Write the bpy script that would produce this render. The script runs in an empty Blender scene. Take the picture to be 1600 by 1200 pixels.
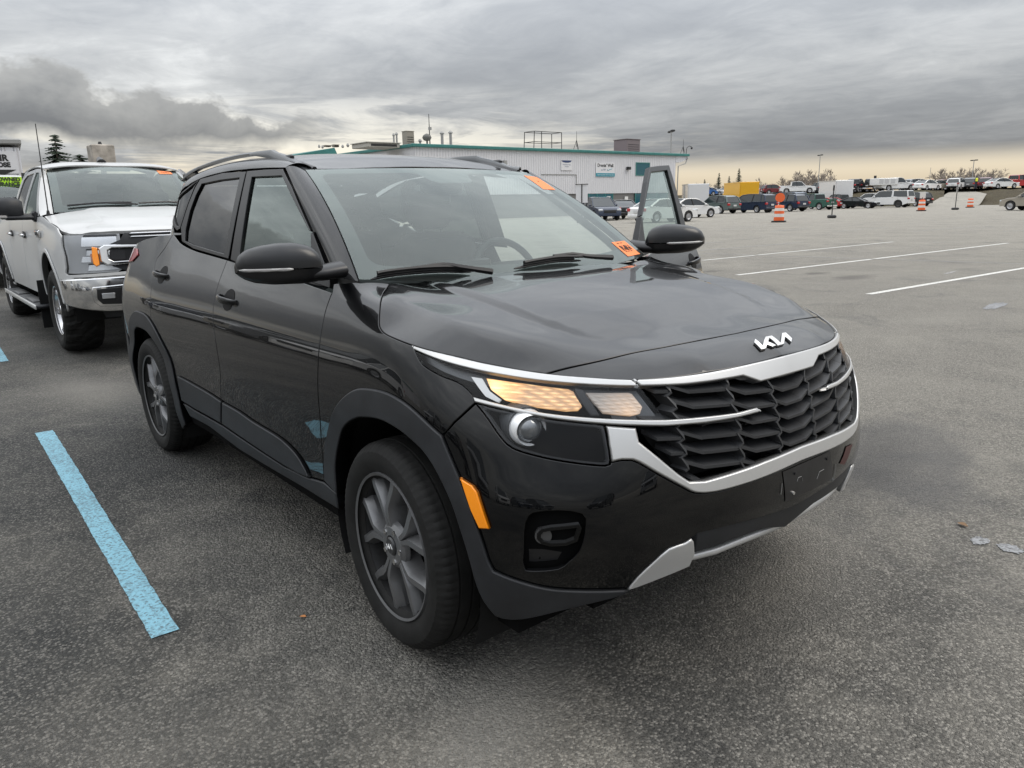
import bpy, math, random
import numpy as np
from mathutils import Vector, Matrix
from mathutils.geometry import delaunay_2d_cdt

# ------------------------------------------------------------------ camera, sky, sun, exposure
scn = bpy.context.scene
COL = scn.collection
rad = math.radians
CAM = np.array([1.93531, -1.94609, 1.36464])
YAW, PITCH, ROLL, FPX = 2.459302, -0.234608, -0.020886, 1180.07

def cam_axes():
    f = np.array([math.cos(PITCH)*math.cos(YAW), math.cos(PITCH)*math.sin(YAW), math.sin(PITCH)])
    r = np.array([math.sin(YAW), -math.cos(YAW), 0.0])
    u = np.cross(r, f)
    c, s = math.cos(ROLL), math.sin(ROLL)
    return np.array([c*r+s*u, -s*r+c*u, f])
AX = cam_axes()
cd = bpy.data.cameras.new('camera')
cd.sensor_width = 36.0
cd.sensor_fit = 'HORIZONTAL'
cd.lens = 36.0*FPX/1600.0
cd.clip_start = 0.05
cd.clip_end = 6000
cam = bpy.data.objects.new('camera', cd)
COL.objects.link(cam)
cam.matrix_world = Matrix(((AX[0][0], AX[1][0], -AX[2][0], CAM[0]), (AX[0][1], AX[1][1], -AX[2][1], CAM[1]),
                           (AX[0][2], AX[1][2], -AX[2][2], CAM[2]), (0, 0, 0, 1)))
scn.camera = cam
scn.view_settings.view_transform = 'Standard'
scn.view_settings.look = 'None'
scn.view_settings.gamma = 1.0
scn.view_settings.exposure = 0.26
scn.cycles.max_bounces = 6
scn.cycles.diffuse_bounces = 2
scn.cycles.glossy_bounces = 4
scn.cycles.transparent_max_bounces = 10

SUN_AZ, SUN_EL = rad(50), rad(52)      # sun behind the cloud deck, high on the right behind the camera
sd = bpy.data.lights.new('sun', 'SUN')
sd.energy = 1.0
sd.angle = rad(35)
sd.color = (1.0, 0.93, 0.82)
sun = bpy.data.objects.new('sun', sd)
COL.objects.link(sun)
sdir = Vector((math.cos(SUN_EL)*math.cos(SUN_AZ), math.cos(SUN_EL)*math.sin(SUN_AZ), math.sin(SUN_EL)))
sun.rotation_euler = sdir.to_track_quat('Z', 'Y').to_euler()
sun.location = (0, 0, 30)

# node helper -------------------------------------------------------
class NT:
    def __init__(s, tree):
        s.t = tree
        s.n = tree.nodes
        s.l = tree.links
    def add(s, kind, **kw):
        nd = s.n.new(kind)
        ins = kw.pop('i', {})
        for k, v in kw.items():
            setattr(nd, k, v)
        for k, v in ins.items():
            sock = nd.inputs[k]
            if isinstance(v, bpy.types.NodeSocket):
                s.l.new(v, sock)
            else:
                sock.default_value = v
        return nd
    def math(s, op, a, b=0.0, c=0.0, clamp=False):
        nd = s.add('ShaderNodeMath', operation=op, use_clamp=clamp, i={0: a, 1: b})
        if op in ('MULTIPLY_ADD', 'SMOOTH_MIN', 'SMOOTH_MAX'):
            if isinstance(c, bpy.types.NodeSocket): s.l.new(c, nd.inputs[2])
            else: nd.inputs[2].default_value = c
        return nd.outputs[0]
    def vmath(s, op, a, b=(0, 0, 0)):
        return s.add('ShaderNodeVectorMath', operation=op, i={0: a, 1: b}).outputs[0]
    def noise(s, vec, scale, detail=4, rough=0.55, dist=0.0):
        return s.add('ShaderNodeTexNoise', i={'Vector': vec, 'Scale': scale, 'Detail': detail, 'Roughness': rough, 'Distortion': dist}).outputs[0]
    def ramp(s, fac, stops, interp='LINEAR'):
        nd = s.add('ShaderNodeValToRGB', i={0: fac})
        cr = nd.color_ramp
        cr.interpolation = interp
        while len(cr.elements) < len(stops):
            cr.elements.new(0.5)
        for e, (p, c) in zip(cr.elements, stops):
            e.position = p
            e.color = c if len(c) == 4 else (*c, 1)
        return nd.outputs[0]
    def mix(s, fac, a, b, blend='MIX'):
        nd = s.add('ShaderNodeMix', data_type='RGBA', blend_type=blend)
        for idx, v in ((0, fac), (6, a), (7, b)):
            if isinstance(v, bpy.types.NodeSocket): s.l.new(v, nd.inputs[idx])
            elif idx == 0: nd.inputs[0].default_value = v
            else: nd.inputs[idx].default_value = (*v, 1) if len(v) == 3 else v
        return nd.outputs[2]

# sky: physical sky seen through a broken cloud deck, laid out by direction only
wd = bpy.data.worlds.new('World')
scn.world = wd
wd.use_nodes = True
wt = NT(wd.node_tree)
wt.n.clear()
tc = wt.add('ShaderNodeTexCoord').outputs['Generated']
sky = wt.add('ShaderNodeTexSky', sky_type='NISHITA', sun_disc=False, sun_elevation=SUN_EL,
             sun_rotation=math.pi/2-SUN_AZ, altitude=20, air_density=1.4, dust_density=3.0, ozone_density=1.0).outputs[0]
sep = wt.add('ShaderNodeSeparateXYZ', i={0: tc})
dz = wt.math('MAXIMUM', sep.outputs[2], 0.0)
den = wt.math('ADD', dz, 0.09)
pl = wt.add('ShaderNodeCombineXYZ', i={0: wt.math('DIVIDE', sep.outputs[0], den), 1: wt.math('DIVIDE', sep.outputs[1], den), 2: 0.0}).outputs[0]
rx = wt.add('ShaderNodeVectorMath', operation='DOT_PRODUCT', i={0: tc, 1: (math.cos(YAW), math.sin(YAW), 0)}).outputs['Value']
ry = wt.add('ShaderNodeVectorMath', operation='DOT_PRODUCT', i={0: tc, 1: (-math.sin(YAW), math.cos(YAW), 0)}).outputs['Value']
# overcast deck: broad streaky masses with lumps in them
mp = wt.add('ShaderNodeMapping', i={'Vector': pl, 'Rotation': (0, 0, rad(-52)), 'Scale': (0.42, 0.95, 1.0), 'Location': (3.1, 7.7, 0)}).outputs[0]
n1 = wt.noise(mp, 0.62, 6, 0.60, 0.55)
n2 = wt.noise(wt.vmath('ADD', pl, (11.0, 4.0, 2.0)), 0.26, 5, 0.55, 0.2)
n3 = wt.noise(wt.vmath('ADD', pl, (1.0, 9.0, 5.0)), 2.4, 6, 0.65, 0.5)
dens = wt.math('ADD', wt.math('MULTIPLY', n1, 0.44), wt.math('ADD', wt.math('MULTIPLY', n2, 0.36), wt.math('MULTIPLY', n3, 0.20)))
dens = wt.math('ADD', dens, wt.math('MULTIPLY', ry, -0.07))
cloudcol = wt.ramp(dens, [(0.36, (0.72, 0.73, 0.73)), (0.44, (0.48, 0.49, 0.50)), (0.53, (0.335, 0.348, 0.368)), (0.65, (0.235, 0.247, 0.272))])
# pale gap between the cloud base and the horizon, warmest on the low-sun side
gx = wt.add('ShaderNodeVectorMath', operation='DOT_PRODUCT', i={0: tc, 1: (math.cos(rad(118)), math.sin(rad(118)), 0)}).outputs['Value']
side = wt.math('MULTIPLY_ADD', gx, 0.5, 0.5, clamp=True)
streak = wt.ramp(wt.noise(wt.add('ShaderNodeMapping', i={'Vector': tc, 'Scale': (3.0, 3.0, 22.0), 'Location': (0.3, 1.9, 0.4)}).outputs[0], 1.5, 6, 0.62, 0.6),
                 [(0.42, (1, 1, 1)), (0.56, (0.0, 0.0, 0.0))])
gap = wt.ramp(dz, [(0.0, (1, 1, 1)), (0.055, (0.95, 0.95, 0.95)), (0.10, (0.55, 0.55, 0.55)), (0.15, (0, 0, 0))], 'EASE')
upm = wt.math('MULTIPLY_ADD', ry, 2.6, 0.75, clamp=True)
gapf = wt.math('MAXIMUM', wt.math('MULTIPLY', wt.math('MULTIPLY', gap, streak), upm), wt.ramp(dz, [(0.0, (1, 1, 1)), (0.028, (.9, .9, .9)), (0.058, (0, 0, 0))], 'EASE'))
warm = wt.ramp(dz, [(0.0, (1.25, 1.03, 0.72)), (0.035, (1.38, 1.20, 0.90)), (0.075, (1.35, 1.28, 1.10)), (0.14, (1.04, 1.03, 0.98))])
gcol = wt.mix(wt.ramp(side, [(0.35, (0, 0, 0)), (0.92, (1, 1, 1))]), (0.62, 0.62, 0.60), warm)
cl = wt.mix(wt.math('MULTIPLY', gapf, 1.0, clamp=True), cloudcol, gcol)
# cumulus bank low on the left
az = wt.math('ARCTAN2', ry, rx)
bn = wt.noise(wt.add('ShaderNodeMapping', i={'Vector': tc, 'Scale': (1, 1, 1.5), 'Location': (.7, .2, .1)}).outputs[0], 10.0, 5, 0.58, 0.15)
bn2 = wt.math('SUBTRACT', bn, 0.5)
azc = wt.math('MINIMUM', az, 0.85)
topz = wt.math('ADD', wt.math('MULTIPLY_ADD', wt.math('SUBTRACT', azc, 0.265), 0.175, 0.112), wt.math('MULTIPLY', bn2, 0.13))
dtop = wt.math('SUBTRACT', topz, sep.outputs[2])
dbot = wt.math('SUBTRACT', sep.outputs[2], wt.math('ADD', 0.066, wt.math('MULTIPLY', bn2, 0.06)))
azm = wt.math('MULTIPLY', wt.math('DIVIDE', wt.math('SUBTRACT', az, 0.21), 0.07, clamp=True), wt.math('DIVIDE', wt.math('SUBTRACT', 1.5, az), 0.5, clamp=True))
bank = wt.math('MULTIPLY', wt.math('MULTIPLY', wt.math('DIVIDE', dtop, 0.010, clamp=True), wt.math('DIVIDE', dbot, 0.022, clamp=True)), azm)
bcol = wt.mix(wt.math('DIVIDE', wt.math('ADD', dtop, wt.math('MULTIPLY', bn2, 0.10)), 0.075, clamp=True), (0.40, 0.40, 0.395), (0.20, 0.205, 0.218))
cl = wt.mix(bank, cl, bcol)
# a little of the physical sky comes through
lit = wt.mix(0.08, cl, wt.mix(1.0, sky, (0.10, 0.10, 0.10), 'MULTIPLY'))
# overcast deck grows brighter towards the zenith
zen = wt.math('DIVIDE', wt.math('ADD', 1.0, wt.math('MULTIPLY', dz, 9.0)), 2.15)
lit = wt.mix(1.0, lit, wt.add('ShaderNodeCombineColor', i={0: zen, 1: zen, 2: zen}).outputs[0], 'MULTIPLY')
bg = wt.add('ShaderNodeBackground', i={'Color': lit, 'Strength': 1.0})
wo = wt.add('ShaderNodeOutputWorld', i={'Surface': bg.outputs[0]})

# ------------------------------------------------------------------ materials
MATS = {}
def mat(name, color, rough=0.5, metal=0.0, spec=0.5, coat=0.0, coat_rough=0.03, emit=None, estr=0.0, noise=0.0, nscale=30.0, rnoise=0.0, bump=0.0, bscale=200.0):
    if name in MATS: return MATS[name]
    m = bpy.data.materials.new(name)
    m.use_nodes = True
    t = NT(m.node_tree)
    b = t.n['Principled BSDF']
    b.inputs['Base Color'].default_value = (*color, 1)
    b.inputs['Roughness'].default_value = rough
    b.inputs['Metallic'].default_value = metal
    b.inputs['Specular IOR Level'].default_value = spec
    b.inputs['Coat Weight'].default_value = coat
    b.inputs['Coat Roughness'].default_value = coat_rough
    if emit:
        b.inputs['Emission Color'].default_value = (*emit, 1)
        b.inputs['Emission Strength'].default_value = estr
    if noise or rnoise or bump:
        o = t.add('ShaderNodeTexCoord').outputs['Object']
        n = t.noise(o, nscale, 5, 0.6)
        if noise:
            c0 = tuple(max(0, c*(1-noise)) for c in color)
            c1 = tuple(min(1, c*(1+noise)) for c in color)
            t.l.new(t.ramp(n, [(0.3, c0), (0.7, c1)]), b.inputs['Base Color'])
        if rnoise:
            t.l.new(t.math('ADD', rough-rnoise*0.5, t.math('MULTIPLY', n, rnoise)), b.inputs['Roughness'])
        if bump:
            bn = t.add('ShaderNodeBump', i={'Height': t.noise(o, bscale, 3, 0.6), 'Strength': bump, 'Distance': 0.002})
            t.l.new(bn.outputs[0], b.inputs['Normal'])
    MATS[name] = m
    return m

def glass(name, tint=(0.8, 0.88, 0.85), ior=1.75, dirt=0.0, gloss=(1, 1, 1)):
    if name in MATS: return MATS[name]
    m = bpy.data.materials.new(name)
    m.use_nodes = True
    t = NT(m.node_tree)
    t.n.clear()
    tr = t.add('ShaderNodeBsdfTransparent', i={'Color': (*tint, 1)})
    gl = t.add('ShaderNodeBsdfGlossy', i={'Color': (*gloss, 1), 'Roughness': 0.015})
    c1 = t.add('ShaderNodeLayerWeight', i={'Blend': 0.5}).outputs['Facing']
    f0 = ((ior-1)/(ior+1))**2
    fac = t.math('ADD', f0, t.math('MULTIPLY', 1-f0, t.math('POWER', c1, 4.2)), clamp=True)
    mx = t.add('ShaderNodeMixShader', i={0: fac, 1: tr.outputs[0], 2: gl.outputs[0]})
    out = mx
    if dirt:
        df = t.add('ShaderNodeBsdfDiffuse', i={'Color': (0.45, 0.46, 0.44, 1)})
        o = t.add('ShaderNodeTexCoord').outputs['Object']
        dn = t.math('MULTIPLY', t.noise(o, 6.0, 6, 0.65), dirt*2)
        out = t.add('ShaderNodeMixShader', i={0: dn, 1: mx.outputs[0], 2: df.outputs[0]})
    t.add('ShaderNodeOutputMaterial', i={0: out.outputs[0]})
    MATS[name] = m
    return m

# ------------------------------------------------------------------ objects
def setp(o, label=None, cat=None, group=None, kind=None):
    if label: o['label'] = label
    if cat: o['category'] = cat
    if group: o['group'] = group
    if kind: o['kind'] = kind
    return o

def empty(name, loc=(0, 0, 0), rz=0.0, **kw):
    o = bpy.data.objects.new(name, None)
    o.empty_display_size = 0.2
    COL.objects.link(o)
    o.location = loc
    o.rotation_euler = (0, 0, rz)
    return setp(o, **kw)

def meshdata(name, V, F, smooth=False, normals=None, matr=None, fmat=None, mats=None):
    me = bpy.data.meshes.new(name)
    me.from_pydata([tuple(map(float, v)) for v in V], [], [tuple(int(i) for i in f) for f in F])
    if mats:
        for m in mats: me.materials.append(m)
        if fmat is not None: me.polygons.foreach_set('material_index', np.asarray(fmat, dtype=np.int32))
    elif matr: me.materials.append(matr)
    if smooth is True:
        me.polygons.foreach_set('use_smooth', np.ones(len(me.polygons), dtype=bool))
    elif smooth is not False:
        me.polygons.foreach_set('use_smooth', np.asarray(smooth, dtype=bool))
    me.update()
    if normals is not None:
        me.normals_split_custom_set_from_vertices([tuple(map(float, n)) for n in normals])
    return me

def link(name, me, parent=None, **kw):
    o = bpy.data.objects.new(name, me)
    COL.objects.link(o)
    if parent: o.parent = parent
    return setp(o, **kw)

def obj(name, V, F, matr, parent=None, smooth=False, normals=None, **kw):
    return link(name, meshdata(name, V, F, smooth, normals, matr), parent, **kw)

def autosmooth(o, ang=35):
    me = o.data
    me.polygons.foreach_set('use_smooth', np.ones(len(me.polygons), dtype=bool))
    me.set_sharp_from_angle(angle=rad(ang))
    return o

def copy_tree(o, parent=None, names=None):
    c = o.copy()
    COL.objects.link(c)
    c.parent = parent
    for ch in list(o.children): copy_tree(ch, c)
    return c

class MB:
    """collects simple shapes into one mesh"""
    def __init__(s): s.V = []; s.F = []
    def add(s, V, F):
        b = len(s.V)
        s.V += [tuple(map(float, v)) for v in V]
        s.F += [tuple(b+int(i) for i in f) for f in F]
        return s
    def box(s, c, d, rz=0.0, bev=0.0, taper=(1, 1)):
        x, y, z = (q/2 for q in d)
        V = []
        if bev:
            b = min(bev, x*.9, y*.9, z*.9)
            for sz, in ((-1,), (1,)):
                for (ix, iy, izz) in ((x-b, y-b, z), (x, y-b, z-b), (x-b, y, z-b)):
                    pass
            # chamfered box through convex rings
            rings = [(-z, x-b, y-b), (-z+b, x, y), (z-b, x*taper[0], y*taper[1]), (z, x*taper[0]-b, y*taper[1]-b)]
            for (zz, xx, yy) in rings:
                cc = b*0.8
                V += [(xx-cc, -yy, zz), (xx, -yy+cc, zz), (xx, yy-cc, zz), (xx-cc, yy, zz), (-xx+cc, yy, zz), (-xx, yy-cc, zz), (-xx, -yy+cc, zz), (-xx+cc, -yy, zz)]
            F = [tuple(range(7, -1, -1)), tuple(range(24, 32))]
            for k in range(3):
                for j in range(8):
                    a = k*8+j; bb = k*8+(j+1) % 8
                    F.append((a, bb, bb+8, a+8))
        else:
            tx, ty = taper
            V = [(-x, -y, -z), (x, -y, -z), (x, y, -z), (-x, y, -z), (-x*tx, -y*ty, z), (x*tx, -y*ty, z), (x*tx, y*ty, z), (-x*tx, y*ty, z)]
            F = [(3, 2, 1, 0), (4, 5, 6, 7), (0, 1, 5, 4), (1, 2, 6, 5), (2, 3, 7, 6), (3, 0, 4, 7)]
        cs, sn = math.cos(rz), math.sin(rz)
        V = [(c[0]+a*cs-b_*sn, c[1]+a*sn+b_*cs, c[2]+e) for a, b_, e in V]
        return s.add(V, F)
    def cyl(s, p0, p1, r0, r1=None, n=16, cap=True):
        r1 = r0 if r1 is None else r1
        p0 = np.array(p0, float); p1 = np.array(p1, float)
        d = p1-p0; d /= np.linalg.norm(d)
        a = np.cross(d, (0, 0, 1) if abs(d[2]) < .9 else (1, 0, 0)); a /= np.linalg.norm(a)
        b = np.cross(d, a)
        V = []
        for p, r in ((p0, r0), (p1, r1)):
            for k in range(n):
                t = 2*math.pi*k/n
                V.append(p+r*(math.cos(t)*a+math.sin(t)*b))
        F = [(k, (k+1) % n, n+(k+1) % n, n+k) for k in range(n)]
        if cap: F += [tuple(range(n-1, -1, -1)), tuple(range(n, 2*n))]
        return s.add(V, F)
    def tube(s, pts, r, n=8, closed=False, cap=True):
        V, F = tube(pts, r, n, closed, cap)
        return s.add(V, F)
    def prism(s, poly, axis, a, b):
        """extrude a 2D polygon along axis (0,1,2) from a to b"""
        n = len(poly)
        V = []
        for q in (a, b):
            for (u, v) in poly:
                V.append((q, u, v) if axis == 0 else (u, q, v) if axis == 1 else (u, v, q))
        F = [(k, (k+1) % n, n+(k+1) % n, n+k) for k in range(n)]
        F += [tuple(range(n-1, -1, -1)), tuple(range(n, 2*n))]
        return s.add(V, F)
    def build(s, name, matr, parent=None, smooth=None, **kw):
        o = obj(name, s.V, s.F, matr, parent, **kw)
        if smooth: autosmooth(o, smooth)
        return o
    def data(s, name, matr, smooth=None):
        me = meshdata(name, s.V, s.F, False, None, matr)
        if smooth:
            me.polygons.foreach_set('use_smooth', np.ones(len(me.polygons), dtype=bool))
            me.set_sharp_from_angle(angle=rad(smooth))
        return me

def tube(pts, r, n=8, closed=False, cap=True, flat=1.0):
    P = np.array(pts, float)
    m = len(P)
    rr = np.full(m, r) if np.isscalar(r) else np.array(r, float)
    T = np.gradient(P, axis=0) if not closed else (np.roll(P, -1, 0)-np.roll(P, 1, 0))
    T /= np.linalg.norm(T, axis=1)[:, None]+1e-12
    ref = np.array([0, 0, 1.0]) if abs(T[0][2]) < .9 else np.array([1.0, 0, 0])
    V = []
    for k in range(m):
        a = np.cross(T[k], ref)
        la = np.linalg.norm(a)
        a = a/la if la > 1e-6 else np.array([1.0, 0, 0])
        b = np.cross(a, T[k])
        for j in range(n):
            t = 2*math.pi*j/n
            V.append(P[k]+rr[k]*(math.cos(t)*a+flat*math.sin(t)*b))
    F = []
    for k in range(m if closed else m-1):
        for j in range(n):
            k2 = (k+1) % m
            F.append((k*n+j, k*n+(j+1) % n, k2*n+(j+1) % n, k2*n+j))
    if cap and not closed: F += [tuple(range(n-1, -1, -1)), tuple((m-1)*n+j for j in range(n))]
    return V, F

def lathe(prof, n=48, axis='y', cx=0, cy=0, cz=0):
    """prof: list of (offset along axis, radius)"""
    V = []
    for (a, r) in prof:
        for k in range(n):
            t = 2*math.pi*k/n
            V.append((cx+r*math.cos(t), cy+a, cz+r*math.sin(t)) if axis == 'y' else (cx+r*math.cos(t), cy+r*math.sin(t), cz+a) if axis == 'z' else (cx+a, cy+r*math.cos(t), cz+r*math.sin(t)))
    F = []
    for i in range(len(prof)-1):
        for k in range(n):
            F.append((i*n+k, (i+1)*n+k, (i+1)*n+(k+1) % n, i*n+(k+1) % n))
    return V, F

# ------------------------------------------------------------------ smooth surfaces and panels cut from them
def card_spline(knots):
    """natural cubic spline: returns f(t) -> basis matrix"""
    k = np.array(knots, float)
    n = len(k)
    h = np.diff(k)
    A = np.zeros((n, n)); B = np.zeros((n, n))
    A[0, 0] = A[-1, -1] = 1
    for i in range(1, n-1):
        A[i, i-1] = h[i-1]; A[i, i] = 2*(h[i-1]+h[i]); A[i, i+1] = h[i]
        B[i, i-1] = 6/h[i-1]; B[i, i] = -6/h[i-1]-6/h[i]; B[i, i+1] = 6/h[i]
    D2 = np.linalg.solve(A, B)
    def f(t):
        t = np.atleast_1d(np.asarray(t, float))
        j = np.clip(np.searchsorted(k, t)-1, 0, n-2)
        hh = h[j]; a = (k[j+1]-t)/hh; b = (t-k[j])/hh
        M = np.zeros((len(t), n))
        r = np.arange(len(t))
        M[r, j] += a; M[r, j+1] += b
        ca = (a**3-a)*hh**2/6; cb = (b**3-b)*hh**2/6
        M += ca[:, None]*D2[j]+cb[:, None]*D2[j+1]
        return M
    return f

def project(P):
    q = (np.atleast_2d(P)-CAM) @ AX.T
    return np.stack([800+FPX*q[:, 0]/q[:, 2], 600-FPX*q[:, 1]/q[:, 2]], 1)

class Surf:
    """f(uv Nx2) -> xyz Nx3 for the right-hand (y<0) half; flip sets normal direction"""
    def __init__(s, f, dom, flip=1.0, n=(240, 90)):
        s.f = f; s.dom = dom; s.flip = flip
        u = np.linspace(dom[0], dom[1], n[0]); v = np.linspace(dom[2], dom[3], n[1])
        U, Vv = np.meshgrid(u, v)
        s.guv = np.stack([U.ravel(), Vv.ravel()], 1)
        s.gp = project(f(s.guv))
        N = s.normal(s.guv)
        s.vis = np.sum(N*(CAM-f(s.guv)), 1) > 0
    def __call__(s, uv): return s.f(np.atleast_2d(np.asarray(uv, float)))
    def normal(s, uv):
        uv = np.atleast_2d(np.asarray(uv, float)); e = 1e-4
        du = s.f(uv+[e, 0])-s.f(uv-[e, 0]); dv = s.f(uv+[0, e])-s.f(uv-[0, e])
        n = np.cross(du, dv)*s.flip
        return n/(np.linalg.norm(n, axis=1)[:, None]+1e-15)
    def px(s, pts):
        """points seen at these picture positions -> uv on the surface"""
        out = []
        for (x, y) in pts:
            d = np.hypot(s.gp[:, 0]-x, s.gp[:, 1]-y)
            d = np.where(s.vis, d, d+1e4)
            uv = s.guv[int(np.argmin(d))].copy()
            best = uv.copy(); bd = 1e9
            for _ in range(8):
                q = project(s(uv))[0]; r = np.array([x, y])-q
                e = np.hypot(*r)
                if e < bd: bd = e; best = uv.copy()
                J = np.stack([(project(s(uv+[1e-4, 0]))[0]-q)/1e-4, (project(s(uv+[0, 1e-4]))[0]-q)/1e-4], 1)
                if abs(np.linalg.det(J)) < 1e-3: break
                st = np.linalg.solve(J, r)
                L = np.hypot(*st)
                if L > 0.08: st *= 0.08/L
                uv = uv+st
                uv = np.clip(uv, [s.dom[0], s.dom[2]], [s.dom[1], s.dom[3]])
            out.append(best)
        return np.array(out)

def tps(ctrl):
    """thin plate spline z(x,y) through control points (x,|y|,z), mirrored"""
    c = np.array(ctrl, float)
    m = c[c[:, 1] > 1e-6].copy(); m[:, 1] *= -1
    c = np.vstack([c, m])
    n = len(c)
    def U(r2): return np.where(r2 < 1e-12, 0, r2*np.log(r2+1e-300))
    d2 = (c[:, None, 0]-c[None, :, 0])**2+(c[:, None, 1]-c[None, :, 1])**2
    A = np.zeros((n+3, n+3))
    A[:n, :n] = U(d2)+np.eye(n)*2e-4
    A[:n, n] = 1; A[:n, n+1:] = c[:, :2]
    A[n, :n] = 1; A[n+1:, :n] = c[:, :2].T
    w = np.linalg.solve(A, np.concatenate([c[:, 2], [0, 0, 0]]))
    def f(x, y):
        x = np.asarray(x, float); y = np.asarray(y, float)
        r2 = (x[:, None]-c[None, :, 0])**2+(y[:, None]-c[None, :, 1])**2
        return U(r2) @ w[:n]+w[n]+w[n+1]*x+w[n+2]*y
    return f

def densify(poly, res, closed=True):
    P = np.asarray(poly, float)
    out = []
    n = len(P)
    for i in range(n if closed else n-1):
        a, b = P[i], P[(i+1) % n]
        k = max(1, int(math.ceil(np.linalg.norm(b-a)/res)))
        for j in range(k): out.append(a+(b-a)*j/k)
    if not closed: out.append(P[-1])
    return np.array(out)

def smooth_line(P, res=0.02, it=1):
    """Catmull-Rom through points"""
    P = np.asarray(P, float)
    if len(P) < 3: return P
    Q = np.vstack([2*P[0]-P[1], P, 2*P[-1]-P[-2]])
    out = []
    for i in range(1, len(Q)-2):
        k = max(2, int(np.linalg.norm(Q[i+1]-Q[i])/res))
        for j in range(k):
            t = j/k
            out.append(0.5*((2*Q[i])+(-Q[i-1]+Q[i+1])*t+(2*Q[i-1]-5*Q[i]+4*Q[i+1]-Q[i+2])*t*t+(-Q[i-1]+3*Q[i]-3*Q[i+1]+Q[i+2])*t**3))
    out.append(P[-1])
    return np.array(out)

def area2(P):
    return 0.5*np.sum(P[:, 0]*np.roll(P[:, 1], -1)-np.roll(P[:, 0], -1)*P[:, 1])

def offset_poly(P, d):
    """inward offset of a counter-clockwise closed polygon"""
    e = np.roll(P, -1, 0)-P
    L = np.linalg.norm(e, axis=1)[:, None]+1e-12
    nrm = np.stack([-e[:, 1], e[:, 0]], 1)/L
    a = np.roll(nrm, 1, 0)+nrm
    l = np.sum(a*a, 1)[:, None]
    a = a*2/np.maximum(l, 0.8)
    return P+a*d

def inside(P, poly):
    x, y = P[:, 0], P[:, 1]
    r = np.zeros(len(P), bool)
    n = len(poly)
    for i in range(n):
        x0, y0 = poly[i]; x1, y1 = poly[(i+1) % n]
        c = ((y0 > y) != (y1 > y))
        if not c.any(): continue
        with np.errstate(divide='ignore', invalid='ignore'):
            r ^= c & (x < (x1-x0)*(y-y0)/(y1-y0+1e-30)+x0)
    return r

def fill2d(poly, res, holes=()):
    """triangulate polygon with an even interior grid -> points, tris; the polygon's own points come first"""
    P = poly
    lo, hi = P.min(0), P.max(0)
    gx = np.arange(lo[0]+res*.5, hi[0], res); gy = np.arange(lo[1]+res*.5, hi[1], res)
    pts = P
    edges = [(i, (i+1) % len(P)) for i in range(len(P))]
    loops = [P]+[np.asarray(h) for h in holes]
    k = len(P)
    allp = [P]
    for h in loops[1:]:
        allp.append(h); edges += [(k+i, k+(i+1) % len(h)) for i in range(len(h))]; k += len(h)
    if len(gx) and len(gy):
        X, Y = np.meshgrid(gx, gy)
        G = np.stack([X.ravel(), Y.ravel()], 1)
        ok = inside(G, P)
        for h in loops[1:]: ok &= ~inside(G, h)
        G = G[ok]
        B = np.vstack(loops)
        if len(G):
            d = np.full(len(G), 9.0)
            for i in range(0, len(B), 400):
                d = np.minimum(d, np.sqrt(((G[:, None, :]-B[None, i:i+400, :])**2).sum(2)).min(1))
            G = G[d > res*0.45]
            allp.append(G)
    A = np.vstack(allp)
    vs, es, fs, ov, oe, of = delaunay_2d_cdt([Vector((float(a), float(b))) for a, b in A], edges, [], 0, 1e-7)
    vs = np.array([(v.x, v.y) for v in vs])
    T = np.array([f for f in fs if len(f) == 3], dtype=int)
    cen = vs[T].mean(1)
    ok = inside(cen, P)
    for h in loops[1:]: ok &= ~inside(cen, h)
    T = T[ok]
    # orient ccw
    a = vs[T[:, 1]]-vs[T[:, 0]]; b = vs[T[:, 2]]-vs[T[:, 0]]
    neg = (a[:, 0]*b[:, 1]-a[:, 1]*b[:, 0]) < 0
    T[neg] = T[neg][:, ::-1]
    return vs, T

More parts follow.
